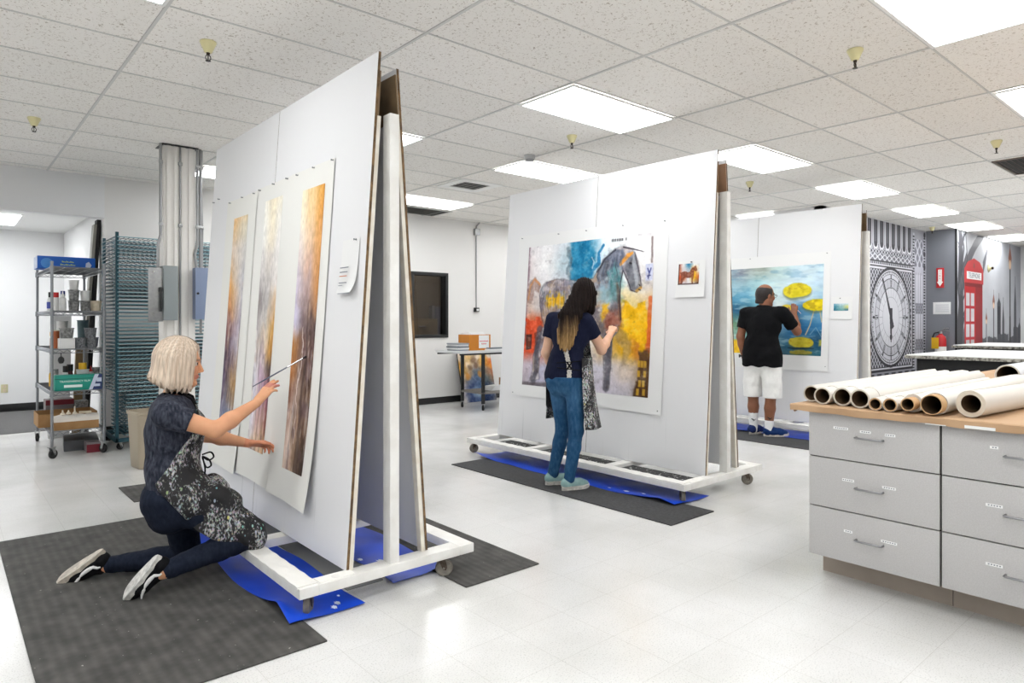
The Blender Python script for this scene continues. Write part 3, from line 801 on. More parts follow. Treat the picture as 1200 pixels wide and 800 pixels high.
hc = Canvas(1.55, 1.37, 300, 12)
hc.blocks([[(224,218,220),(240,239,240),(214,222,228),(60,140,176),(234,242,246),(250,250,250),(220,216,218)],
    [(226,214,214),(246,245,245),(186,206,214),(30,125,165),(206,226,236),(252,251,251),(242,240,240)],
    [(216,206,204),(232,230,232),(210,212,220),(70,140,170),(220,226,232),(240,240,240),(214,208,206)],
    [(220,196,182),(204,196,194),(196,188,194),(206,212,220),(214,200,150),(236,214,150),(228,196,150)],
    [(214,96,56),(206,110,70),(200,190,196),(230,228,232),(240,190,60),(246,190,24),(222,126,54)],
    [(208,78,42),(208,92,54),(206,200,210),(232,230,234),(216,180,130),(240,184,36),(200,112,50)],
    [(200,186,196),(186,184,204),(214,210,220),(232,228,232),(214,210,220),(222,206,192),(122,86,44)],
    [(176,166,174),(182,176,196),(210,204,218),(222,218,226),(206,198,212),(206,200,210),(84,62,44)]], .05, 5, 16, (22, 22))
hc.put(hc.stroke([(.0, .0), (.0, .7)], .02, .02, .02, 20), (120, 92, 104), .7)
hc.put(hc.poly([(.37,.0),(.54,.0),(.56,.28),(.48,.27),(.42,.26),(.38,.24)], .05, .08, 8), (26, 124, 166), .85, 60, (14, 14))
hc.put(hc.stroke([(.36, .05), (.38, .12), (.36, .2), (.39, .26)], .02, .02, .03, 24), (88, 108, 118), .6)
hc.put(hc.stroke([(.633,.05),(.6,.09),(.61,.16),(.56,.2),(.55,.24)], [.018,.014,.022,.016,.01], .006, .012, 18), (30, 120, 170), .9)
hc.put(hc.stroke([(.55,.12),(.57,.15),(.56,.19)], .006, .006, .01, 18), (226, 234, 240), .6)
hc.put(hc.poly([(.775,.40),(.915,.43),(.985,.42),(.997,.72),(.903,.69),(.8,.61)], .03, .10, 8), (246, 188, 16), .95, 40, (12, 12))
hc.put(hc.stroke([(.985,.4),(.99,.72)], .02, .01, .01), (216, 96, 46), .8)
hc.put(hc.poly([(.012,.53),(.145,.52),(.225,.62),(.235,.775),(.012,.77)], .02, .06, 10), (212, 74, 38), .9, 50, (10, 14))
hc.put(hc.poly([(.015,.64),(.07,.63),(.07,.74),(.02,.75)], .006, .006), (54, 36, 34), .85); hc.put(hc.poly([(.03,.66),(.06,.655),(.058,.72),(.03,.725)], .004), (120, 60, 40), .8)
hc.put(hc.poly([(.09,.62),(.15,.61),(.16,.66),(.1,.67)], .01, .02), (70, 44, 40), .5)
# horse
HB = [(.135,.306),(.177,.264),(.263,.246),(.369,.262),(.48,.27),(.569,.262),(.603,.205),(.646,.135),(.725,.078),(.786,.069),(.848,.09),(.87,.115),(.896,.202),(.914,.271),(.922,.332),(.892,.363),(.847,.349),(.823,.281),(.789,.217),(.772,.302),(.775,.427),(.793,.536),(.77,.614),(.736,.645),(.735,.786),(.727,.96),(.69,.975),(.687,.914),(.675,.789),(.664,.647),(.587,.619),(.431,.618),(.305,.586),(.242,.604),(.224,.673),(.163,.744),(.147,.849),(.151,.95),(.07,.965),(.093,.888),(.093,.782),(.125,.675),(.174,.57),(.14,.465),(.12,.358)]
L2 = [(.769,.583),(.84,.62),(.88,.673),(.867,.749),(.825,.827),(.796,.847),(.81,.782),(.819,.713),(.745,.645)]
TL = [(.003,.409),(.017,.265),(.073,.222),(.129,.285),(.122,.345),(.079,.321),(.05,.41)]
hc.put(hc.poly(TL, .02, .02, 16), (158, 128, 118), .85, 40, (40, 8))
hc.put(hc.stroke([(.02,.38),(.03,.28),(.07,.24),(.12,.28)], .012, .006, .012, 18), (206, 140, 90), .7)
hm = hc.poly(HB, .008, .01, 16)
hc.put(hm, (172, 160, 164), .82, 62, (9, 9))
ed = np.clip(1-np.abs(hc.poly(HB, .035, .014, 18)-.5)*2.4, 0, 1)
hc.put(ed, (60, 54, 60), .42)
for q_, (col_, al_) in enumerate((((232, 226, 226), .75), ((92, 86, 96), .6), ((150, 172, 184), .5), ((206, 164, 118), .45), ((120, 110, 130), .5))): hc.put(hm*np.clip((hc.n((6, 7), 90+q_, 5)-.53)*9, 0, 1), col_, al_)
hc.put(hm*np.clip((hc.n((9, 9), 60)-.52)*6, 0, 1), (84, 78, 84), .6)
hc.put(hc.poly([(.183,.36),(.322,.34),(.327,.43),(.21,.455)], .04, .09, 12), (244, 186, 24), .85)
hc.put(hc.poly([(.60,.2),(.646,.135),(.725,.085),(.79,.085),(.8,.13),(.76,.2),(.68,.25),(.6,.29)], .02, .02)*hm, (104, 114, 134), .7, 90, (12, 12))
hc.put(hc.poly([(.83,.1),(.87,.12),(.92,.33),(.89,.36),(.85,.345),(.82,.27),(.8,.2)], .02, .015)*hm, (116, 122, 130), .7, 90, (12, 12))
hc.put(hc.stroke([(.77,.18),(.82,.13),(.855,.115)], [.012,.02,.01], .01, .012), (240, 160, 60), .9)
hc.put(hc.stroke([(.89,.355),(.92,.335)], .014, .008), (220, 160, 60), .7)
hc.put(hc.poly([(.683,.242),(.768,.232),(.77,.411),(.706,.41)], .09, .12), (80, 150, 152), .7, 80, (8, 8))
hc.put(hc.poly([(.609,.318),(.691,.306),(.698,.425),(.605,.423)], .08, .10), (150, 200, 220), .7, 40, (10, 10))
hc.put(hc.poly([(.638,.44),(.71,.418),(.72,.496),(.639,.536)], .03, .07), (246, 188, 30), .85)
hc.put(hc.poly([(.66,.512),(.778,.48),(.776,.606),(.673,.607)], .07, .10), (140, 66, 50), .75, 44, (12, 12))
hc.put(hc.stroke([(.75,.3),(.77,.42),(.785,.54)], [.012,.02,.012], .02, .012), (96, 60, 44), .6)
for L_ in ([(.705,.63),(.71,.78),(.71,.97)], [(.14,.6),(.12,.72),(.12,.9),(.1,.97)]):
    hc.put(hc.stroke(L_, [.04, .03, .03, .035][:len(L_)], .02, .015, 14), (84, 82, 92), .75, 44, (14, 8))
hc.put(hc.poly(L2, .03, .03, 14), (150, 128, 110), .5, 60, (10, 8))
hc.put(hc.stroke([(.79,.22),(.775,.3),(.775,.42),(.79,.53)], .006, .004, .006), (44, 38, 44), .8)
hc.put(hc.stroke([(.786,.072),(.85,.09),(.925,.112)], [.007,.007,.003], .004, .004), (60, 56, 64), .9)
hc.put(hc.poly([(.86,.13),(.885,.2),(.90,.3),(.885,.33),(.868,.26),(.85,.17)], .012, .01), (196, 200, 206), .6)
hc.put(hc.stroke([(.868,.115),(.894,.2),(.914,.275),(.92,.33)], .004, .005, .006, 18), (46, 42, 50), .7)
hc.put(hc.stroke([(.892,.362),(.85,.348),(.826,.285),(.79,.22)], .005, .005, .006, 18), (46, 42, 50), .7)
hc.put(hc.stroke([(.905,.345),(.918,.35)], .005, .003), (36, 30, 34), .8); hc.put(hc.stroke([(.906,.315),(.913,.322)], .005, .003), (36, 30, 34), .8)
for q_ in range(9): hc.put(hc.stroke([(.62+.02*q_, .19-.013*q_), (.60+.022*q_, .25-.010*q_), (.62+.022*q_, .31-.010*q_)], [.004, .008, .003], .008, .015, 16, 60+q_), [(48, 52, 66), (150, 160, 180), (84, 96, 120)][q_ % 3], .5)
for q_ in range(7): hc.put(hc.stroke([(.15+.03*q_, .30-.008*q_), (.13+.035*q_, .42), (.16+.03*q_, .55)], [.003, .007, .003], .008, .02, 14, 80+q_), [(70, 62, 70), (206, 196, 200)][q_ % 2], .45)
hc.put(hc.stroke([(.835,.176),(.846,.18)], .008, .004), (30, 26, 30), .95)
hc.put(hc.stroke([(.60,.22),(.65,.14),(.73,.082)], .01, .006, .012), (50, 52, 62), .8)
hc.put(hc.poly([(.93,.72),(.997,.7),(.997,1.0),(.905,1.0)], .02, .04), (84, 58, 36), .9, 30, (10, 10))
for u_, v_ in ((.93,.8),(.95,.8),(.97,.8),(.93,.86),(.97,.86),(.94,.92),(.965,.92),(.93,.97),(.97,.97)):
    hc.put(hc.poly([(u_-.009,v_-.02),(u_+.009,v_-.02),(u_+.009,v_+.02),(u_-.009,v_+.02)], .006, .006), (216, 168, 50), .8)
hc.put(hc.poly([(.945,.193),(.995,.191),(.995,.293),(.948,.296)], .004, .003), (206, 210, 232), .95)
hc.put(hc.stroke([(.96,.22),(.972,.25),(.982,.22),(.972,.25),(.966,.28)], .006, .003, .003), (60, 66, 130), .95)
hc.put(hc.stroke([(.96,.265),(.98,.262)], .005, .003), (60, 66, 130), .9)
for k in range(9):
    u_ = .697+k*.0125
    if k != 7: hc.put(hc.poly([(u_,.013),(u_+.009,.012),(u_+.009,.03),(u_,.031)], .003, .002), (50, 48, 50), .85)
hc.put(hc.stroke([(0,.99),(.35,.985),(.6,1.0)], .02, .02, .02), (90, 82, 84), .7)
hc.put(hc.stroke([(.985,.03),(.985,.18)], .01, .01, .01), (90, 70, 66), .7)
hc.put(np.clip((hc.n((14, 22), 70)-.6)*5, 0, 1), (246, 243, 240), .22); hc.put(np.clip((hc.n((16, 26), 71)-.62)*6, 0, 1), (80, 70, 78), .2)
hc.c += ((hc.n((60, 60), 80, 3)-.5)*26)[..., None]
paper('paper_sheet', 'large painting of a walking grey horse with blue, yellow and orange patches', 'painting', 4.02, .352, 5.11, 3.27, 2.165, .565, hc, (4.955, 3.405, 2.05, .685), .006, None, .003, M_paper, -.02)
rc = Canvas(.19, .165, 70, 15)
rc.blocks([[(150,60,40),(230,226,224),(50,130,170),(236,236,236),(222,220,218)], [(200,120,90),(206,200,200),(180,190,196),(230,170,60),(230,226,220)], [(206,80,40),(190,110,70),(226,224,226),(240,190,40),(206,110,50)], [(150,90,60),(206,200,206),(226,222,224),(206,200,206),(90,60,44)]], .06, 20, 20, (90, 90))
rc.put(rc.poly([(.08,.42),(.3,.36),(.55,.4),(.66,.2),(.84,.12),(.92,.34),(.84,.4),(.76,.34),(.74,.66),(.72,.95),(.66,.95),(.64,.7),(.3,.68),(.2,.95),(.12,.95),(.14,.6)], .004, .006, 60), (130, 70, 50), .85, 50, (90, 90))
rc.put(rc.stroke([(.02,.02),(.02,.98),(.98,.98)], .006, .004), (70, 46, 44), .8)
o = paper('reference_print', 'small reference print of the horse painting pinned beside it', 'print', 4.02, .352, 3.18, 2.915, 1.785, 1.5, rc, (3.16, 2.97, 1.765, 1.6), .012, None, .003)
lc = Canvas(1.325, 1.055, 240, 21)
lc.blocks([[(130,130,150),(130,136,150),(160,170,160),(190,212,208),(206,226,234),(208,228,236)], [(140,178,190),(160,194,204),(170,210,214),(200,226,230),(206,228,238),(198,222,236)], [(80,144,180),(96,160,190),(140,196,210),(210,230,232),(204,224,236),(166,202,222)],
    [(40,90,116),(44,96,126),(100,160,180),(220,226,226),(84,140,180),(120,170,200)], [(90,130,100),(110,150,120),(140,180,180),(120,160,190),(50,110,156),(56,120,166)], [(150,186,186),(150,190,190),(150,190,196),(60,112,140),(40,92,124),(36,80,110)], [(226,200,110),(210,200,120),(150,180,150),(50,84,100),(56,92,106),(50,110,124)]], .07, (3, 6), 20, (10, 24))
lc.put(np.clip((lc.n((5, 16), 50)-.55)*6, 0, 1), (60, 124, 164), .3); lc.put(np.clip((lc.n((6, 18), 51)-.56)*6, 0, 1), (214, 230, 226), .4)
def lp(u, v): return (.121+.996*u, -.019+.986*v)
def pad(u, v, ru, rv, seed, col=(226, 208, 40)):
    a, b = lp(u, v); m_ = lc.ell(a, b, ru, rv, .012, .02, 10, seed)
    lc.put(lc.ell(a, b+.02, ru*1.02, rv*1.1, .03, .02, 10, seed), (90, 100, 60), .6)
    lc.put(m_, col, .97, 26, (16, 24), seed)
    lc.put(m_*np.clip((lc.n((14, 22), seed+3)-.56)*7, 0, 1), (170, 140, 30), .55)
lc.put(lc.stroke([lp(.81,.53),lp(.78,.69),lp(.741,.8)], .006, .004, .004), (206, 186, 140), .9); lc.put(lc.stroke([lp(.86,.53),lp(.88,.66)], .006, .004), (206, 186, 140), .9)
lc.put(lc.stroke([lp(.78,.8),lp(.83,.72),lp(.88,.82)], .004, .004), (120, 160, 176), .8)
pad(.652, .304, .13, .082, 3); pad(.84, .47, .125, .066, 5, (236, 212, 24)); pad(.70, .889, .114, .062, 7, (196, 180, 50)); pad(.705, 1.0, .1, .025, 9, (150, 142, 60)); pad(.56, .51, .06, .05, 11, (230, 204, 60))
lc.put(lc.poly([lp(-.02,.86),lp(.13,.87),lp(.14,1.04),lp(-.02,1.04)], .03, .05), (240, 192, 40), .95, 26); lc.put(lc.poly([lp(.86,.86),lp(.9,.86),lp(.9,.92),lp(.86,.92)], .02, .02), (180, 170, 60), .8)
lc.put(lc.ell(*lp(.7, .955), .12, .012, .01, .01), (20, 40, 56), .8)
paper('paper_sheet', 'painting of yellow lily pads on blue green water in front of the man', 'painting', 7.32, .25, 4.9, 3.375, 2.11, .74, lc, (4.78, 3.455, 1.97, .915), .004, None, .003, M_paper)
sc_ = Canvas(.16, .075, 50, 23)
sc_.blocks([[(120,170,190),(200,220,226),(206,224,230)], [(60,130,150),(150,190,190),(206,206,120)], [(40,96,120),(90,150,150),(40,100,130)]], .08, 30, 24, (100, 100))
paper('reference_print', 'small reference print of the water lilies pinned right of that painting', 'print', 7.32, .25, 3.365, 3.125, 1.585, 1.335, sc_, (3.33, 3.17, 1.51, 1.43), .006)
# pushpins
M_pin = mat('grey_pushpin', rgb(120, 122, 126), .35, .5)
def pin_proto():
    bm = B(); M = T(0, 0, 0, 0, R(-90))
    lathe(bm, [(0, 0), (.0045, .0), (.0048, .002), (.0028, .004), (.0026, .010), (.0052, .012), (.0052, .014), (0, .0145)], 12, (0, 0, 0), M)
    o = obj('pushpin', bm, M_pin); tag(o, 'x', 'pushpin'); return o
PIN = pin_proto(); first = True
PINS = [(1.19, .25, [(5.25,2.20),(5.13,2.21)], 'grey pushpin on bare board left of the three tall watercolours', 'loose pins at the board edge'),
        (1.19, .25, [(4.87,2.145),(4.62,2.15),(4.40,2.145)], 'grey pushpin along the top edge of the left tall watercolour', 'pins of the left watercolour'),
        (1.19, .25, [(4.3,2.15),(4.07,2.155),(3.86,2.155)], 'grey pushpin along the top edge of the middle tall watercolour', 'pins of the middle watercolour'),
        (1.19, .25, [(3.71,2.15),(3.49,2.155),(3.26,2.155)], 'grey pushpin along the top edge of the right tall watercolour', 'pins of the right watercolour'),
        (1.19, .25, [(2.95,1.708)], 'grey pushpin holding the small printed note', 'pin of the note'),
        (4.02, .352, [(5.06,2.15),(4.54,2.145),(4.18,2.14),(3.75,2.14),(3.31,2.13)], 'grey pushpin along the top edge of the horse painting sheet', 'top pins of the horse sheet'),
        (4.02, .352, [(5.08,.6),(3.3,.59)], 'grey pushpin at a bottom corner of the horse painting sheet', 'bottom pins of the horse sheet'),
        (4.02, .352, [(3.04,1.775)], 'grey pushpin holding the small horse reference print', 'pin of the horse print'),
        (7.32, .25, [(4.37,2.09),(3.42,2.09)], 'grey pushpin along the top edge of the water lily sheet', 'top pins of the lily sheet'),
        (7.32, .25, [(3.40,.8)], 'grey pushpin at the bottom right corner of the water lily sheet', 'bottom pin of the lily sheet'),
        (7.32, .25, [(3.26,1.57)], 'grey pushpin holding the small water lily print', 'pin of the lily print')]
for X0, fb, L_, lab, g in PINS:
    for Y, Z in L_:
        o = PIN if first else dup(PIN); first = False
        o.location = on_board(X0, fb, Y, Z, .004); o['label'] = lab; o['group'] = g

# ---------------------------------------------------------------- mats and blue sheets on the floor
def mat_material(name, axis):
    m, nt, b = new_mat(name)
    N = nt.nodes.new; L = nt.links.new
    tc = N('ShaderNodeTexCoord'); n = N('ShaderNodeTexNoise'); n.inputs['Scale'].default_value = 9; n.inputs['Detail'].default_value = 6
    r = N('ShaderNodeValToRGB'); e = r.color_ramp.elements
    e[0].position = .35; e[0].color = (*rgb(66, 65, 63), 1); e[1].position = .7; e[1].color = (*rgb(90, 88, 85), 1)
    n2 = N('ShaderNodeTexNoise'); n2.inputs['Scale'].default_value = 55
    r2 = N('ShaderNodeValToRGB'); e = r2.color_ramp.elements
    e[0].position = .74; e[0].color = (0, 0, 0, 1); e[1].position = .77; e[1].color = (.6, .6, .6, 1)
    mx = N('ShaderNodeMix'); mx.data_type = 'RGBA'; mx.inputs[7].default_value = (*rgb(190, 188, 182), 1)
    w = N('ShaderNodeTexWave'); w.wave_type = 'BANDS'; w.bands_direction = axis; w.inputs['Scale'].default_value = 7.3; w.inputs['Distortion'].default_value = .05
    bp = N('ShaderNodeBump'); bp.inputs['Strength'].default_value = .4; bp.inputs['Distance'].default_value = .003
    L(tc.outputs['Object'], n.inputs['Vector']); L(tc.outputs['Object'], n2.inputs['Vector']); L(tc.outputs['Object'], w.inputs['Vector'])
    L(n.outputs['Fac'], r.inputs[0]); L(n2.outputs['Fac'], r2.inputs[0]); L(r.outputs[0], mx.inputs[6]); L(r2.outputs[0], mx.inputs[0])
    mr = N('ShaderNodeMapRange'); mr.inputs[3].default_value = .8; mr.inputs[4].default_value = 1.0
    m3 = N('ShaderNodeMix'); m3.data_type = 'RGBA'; m3.blend_type = 'MULTIPLY'; m3.inputs[0].default_value = 1
    L(w.outputs['Fac'], mr.inputs[0]); L(mx.outputs[2], m3.inputs[6]); L(mr.outputs[0], m3.inputs[7])
    L(m3.outputs[2], b.inputs['Base Color']); L(w.outputs['Fac'], bp.inputs['Height']); L(bp.outputs[0], b.inputs['Normal'])
    b.inputs['Roughness'].default_value = .75; b.inputs['Specular IOR Level'].default_value = .3
    return m
M_matA = mat_material('ribbed_grey_rubber', 'X')
M_matB = mat('plain_grey_rubber', rgb(74, 74, 75), .8, var=(60, rgb(58, 58, 59), .8), bump=(120, .4), spec=.25)
def floor_mat(label, x0, x1, y0, y1, m, wav=0.0, group='dark rubber floor mats'):
    bm = B()
    box(bm, (-(x1-x0)/2, -(y1-y0)/2, .0005), ((x1-x0)/2, (y1-y0)/2, .008), .003)
    o = obj('floor_mat', bm, m, None, ((x0+x1)/2, (y0+y1)/2, 0)); tag(o, label, 'mat', group); return o
floor_mat('large ribbed dark grey mat under the kneeling woman', .27, 1.21, 2.56, 4.97, M_matA)
floor_mat('ribbed dark mat at the right foot of the tall watercolour board', 1.97, 2.46, 2.63, 5.1, M_matA)
floor_mat('grey mat under the middle of the tall watercolour board', 1.51, 1.71, 2.98, 5.0, mat('mid_grey_rubber', rgb(126, 126, 124), .8, bump=(120, .4)))
floor_mat('small dark ribbed mat left behind the kneeling woman', 1.08, 1.75, 5.44, 5.99, M_matA)
floor_mat('dark grey mat under the standing woman', 3.56, 4.05, 2.57, 4.98, M_matB)
floor_mat('dark grey mat under the man in white shorts', 6.72, 7.3, 2.3, 5.4, M_matB)
M_blue = mat('blue_plastic_sheet', rgb(18, 78, 214), .38, var=(3, rgb(12, 56, 176), .7), bump=(6, .35))
M_bspot = mat('white_paint_spots', rgb(225, 232, 240), .5)
def blue(label, x0, x1, y0, y1, curls=(), spots=(), z=.009):
    cx, cy = (x0+x1)/2, (y0+y1)/2
    def fn(u, v):
        x = x0+(x1-x0)*u; y = y0+(y1-y0)*v
        zz = z+.0015*(1+math.sin(u*7+v*31)*math.cos(v*12))
        for (ax, ay, h, rr) in curls:
            d = math.hypot((x-ax), (y-ay)*.7); zz += h*max(0, 1-d/rr)**2
        x += .012*math.sin(v*17)*(1 if u < .5 else -1)*(abs(u-.5)*2)**4
        return (x-cx, y-cy, zz)
    bm = B(); sheet(bm, fn, 24, 90, .0015)
    o = obj('blue_sheet', bm, M_blue, None, (cx, cy, 0), sharp=60); tag(o, label, 'plastic sheet', 'blue plastic sheets under the boards')
    for x, y, s in spots:
        bm = B(); zz = fn((x-x0)/(x1-x0), (y-y0)/(y1-y0))[2]+.0006
        prism(bm, [(s*(1+.4*math.sin(k*2.3))*math.cos(k*PI/6), 1.6*s*(1+.4*math.cos(k*3.1))*math.sin(k*PI/6)) for k in range(12)], 0, .0008, T(x-cx, y-cy, zz)); obj('paint_spot', bm, M_bspot, o)
    return o
blue('blue plastic sheet under the front rail of the tall watercolour board', 1.14, 1.5, 2.78, 5.2, ((1.15, 2.95, .05, .22),), ((1.4, 2.86, .012), (1.37, 2.83, .012), (1.44, 2.93, .006)))
blue('blue plastic sheet under the back half of the tall watercolour board', 1.72, 2.05, 2.9, 5.2, ((2.06, 2.95, .05, .2),), ((1.78, 3.12, .012), (1.82, 3.2, .02), (1.75, 3.3, .012)))
blue('blue plastic sheet under the horse painting board', 3.93, 4.36, 2.81, 5.1, ((3.9, 5.1, .06, .25), (3.93, 2.95, .03, .3)), ((4.0, 3.3, .014), (4.02, 3.15, .01), (3.98, 3.45, .008)))
blue('blue plastic sheet under the water lily board', 7.24, 7.75, 3.02, 5.4, ((7.24, 4.2, .012, .9),))
# ================================================================ column with conduits and switch boxes
M_col = mat('column_beige_grey', rgb(234, 231, 226), .55, var=(3, rgb(220, 216, 210), .4))
M_pipe = mat('grey_conduit', rgb(150, 151, 152), .35, .7)
t = thing('column', 'square steel column with conduits running to the ceiling, left of the tall watercolour board', 'column', (1.74, 6.93, 0))
bm = B()
# ribbed sheet casing: I-shaped plan with recessed webs
box(bm, (-.14, -.09, 0), (.14, .09, CEIL-.004), .006)
obj('casing', bm, M_col, t)
for x in (-.115, -.05, .012, .075):
    bm = B(); box(bm, (x, -.102, 0), (x+.038, -.09, CEIL-.004), .004); obj('rib', bm, M_col, t)
bm = B(); box(bm, (-.16, -.13, CEIL-.012), (.16, .12, CEIL-.003), .002); obj('collar_plate', bm, M_black, t)
for pts in ([(-.165, -.1, CEIL-.005), (-.165, -.1, 2.3), (-.165, -.1, 2.12), (-.19, -.11, 2.02), (-.19, -.11, 1.8)], [(.155, -.1, CEIL-.005), (.155, -.1, 2.05), (.13, -.11, 1.95), (.15, -.11, 1.8)], [(.185, -.09, CEIL-.005), (.185, -.09, 1.8)], [(.207, -.05, CEIL-.005), (.2, -.05, 2.6), (.212, -.05, 2.2), (.2, -.05, 1.2)], [(.0, -.108, CEIL-.005), (.0, -.108, .3)]):
    bm = B(); tube(bm, pts, .0125 if abs(pts[0][0]) > .01 else .008, 10); c = obj('conduit', bm, M_pipe, t)
    bm = B()
    for z in (2.78, 2.2): box(bm, (pts[0][0]-.018, pts[0][1]-.016, z), (pts[0][0]+.018, pts[0][1]+.0, z+.03), .003)
    obj('conduit_clamp', bm, M_steel, c)
M_ebox = mat('grey_electrical_enamel', rgb(138, 145, 146), .45, bump=(60, .1)); M_eblue = mat('blue_grey_enamel', rgb(128, 142, 170), .45)
t = thing('electrical_box', 'grey electrical switch box with open steel flange, on the left of the column', 'electrical box', (1.585, 6.76, 1.32))
bm = B(); box(bm, (-.02, -.09, 0), (.10, .07, .5), .006); obj('enclosure', bm, M_ebox, t)
bm = B(); box(bm, (-.14, -.06, -.01), (-.02, -.045, .48), .003); box(bm, (-.02, -.06, 0), (-.014, .05, .5), .001); obj('side_plate', bm, M_steel, t)
bm = B(); box(bm, (-.052, -.085, .08), (-.034, -.06, .3), .004); box(bm, (-.058, -.09, .26), (-.03, -.06, .3), .004); obj('switch_lever', bm, M_black, t)
bm = B()
for z in (.06, .44): cyl(bm, (-.1, -.064, z), (-.1, -.058, z), .008, n=10)
obj('screw', bm, M_chrome, t)
t = thing('electrical_box', 'slim blue grey electrical box on the right of the column', 'electrical box', (1.915, 6.80, 1.33))
bm = B(); box(bm, (-.06, -.07, 0), (.075, .07, .49), .006); obj('enclosure', bm, M_eblue, t)
bm = B(); box(bm, (-.064, -.074, .005), (-.056, .074, .485), .002); obj('side_plate', bm, M_eblue, t)
bm = B(); cyl(bm, (-.043, -.08, .245), (-.043, -.069, .245), .011, n=14); obj('lock', bm, M_black, t)

# ================================================================ drying rack
M_teal = mat('teal_wire', rgb(36, 78, 90), .4, .2); M_tealL = mat('highlit_teal_wire', rgb(132, 172, 182), .35, .3)  # paler wire carries the highlights of front bars and springs in its colour
t = thing('drying_rack', 'tall teal print drying rack with dozens of wire shelves, behind the column', 'drying rack', (1.37, 7.74, 0))
W_, D_ = 1.15, .72
bm = B()
for x in (0, W_-.03):
    for y in (0, D_-.03): box(bm, (x, y, .1), (x+.03, y+.03, 2.22), .003)
box(bm, (0, 0, .08), (W_, .03, .12), .003); box(bm, (0, D_-.03, .08), (W_, D_, .12), .003); box(bm, (0, 0, .08), (.03, D_, .12), .003); box(bm, (W_-.03, 0, .08), (W_, D_, .12), .003)
obj('frame', bm, M_teal, t)
for x in (.04, W_-.04):
    for y in (.05, D_-.05): caster(t, x, y, .08, R(30), .035, M_rubber, M_steel)
def rack_shelf(dy, tilt):
    bm = B()
    tube(bm, [(.015, dy, 0), (W_-.015, dy, 0)], .0055, 6, mi=1)
    tube(bm, [(.0, dy, 0), (.0, dy+D_-.04, tilt)], .007, 6); tube(bm, [(W_, dy, 0), (W_, dy+D_-.04, tilt)], .007, 6)
    tube(bm, [(.015, dy+D_-.04, tilt), (W_-.015, dy+D_-.04, tilt)], .005, 6)
    for k in range(1, 26): tube(bm, [(W_*k/26, dy, 0), (W_*k/26, dy+D_-.04, tilt)], .0027, 5)
    for k in range(1, 4): tube(bm, [(.0, dy+(D_-.04)*k/4, tilt*k/4), (W_, dy+(D_-.04)*k/4, tilt*k/4)], .0024, 5)
    o = obj('wire_shelf', bm, [M_teal, M_tealL], t); return o
SH = rack_shelf(.0, .0); SH.location = (.075, -.05, .16)
k = 0
for k in range(1, 51):
    z = .16+k*.0402
    o = dup(SH, t); o.location = (0 if k > 10 else .075, -.012 if k > 10 else -.05, z)
for sx, xx in ((-1, -.004), (1, W_+.004)):
    for j in range(2):
        pts = []
        for q in range(0, 400):
            a = q*PI/4; pts.append((xx+.012*math.cos(a), .03+j*(D_-.09)+.012*math.sin(a), .14+2.03*q/400))
        bm = B(); tube(bm, pts, .0026, 5); obj('lift_spring', bm, M_tealL, t)

# ================================================================ waste bin
t = thing('waste_bin', 'beige plastic waste bin behind the kneeling woman', 'waste bin', (1.42, 6.72, 0), R(8))
bm = B()
def rr(w, d, z, r=.03):
    out = []
    for cx, cy, a0 in ((w-r, d-r, 0), (-w+r, d-r, 90), (-w+r, -d+r, 180), (w-r, -d+r, 270)):
        for k in range(5): a = R(a0+k*22.5); out.append((cx+r*math.cos(a), cy+r*math.sin(a), z))
    return out
prof = [(.075, .1, .0), (.085, .112, .012), (.104, .14, .48), (.112, .148, .485), (.112, .148, .51), (.104, .14, .512), (.1, .136, .47), (.08, .105, .02)]
rings = [[bm.verts.new(p) for p in rr(a, b, z)] for a, b, z in prof]
for a, b in zip(rings, rings[1:]):
    for k in range(20): bm.faces.new((a[k], a[(k+1) % 20], b[(k+1) % 20], b[k]))
bm.faces.new(rings[0][::-1]); bm.faces.new(rings[-1])
obj('bin_body', bm, mat('beige_plastic', rgb(166, 154, 134), .5), t)
bm = B(); box(bm, (-.02, -.132, .36), (.02, -.127, .4), .002); obj('moulded_mark', bm, mat('pale_beige', rgb(190, 180, 160), .5), t)

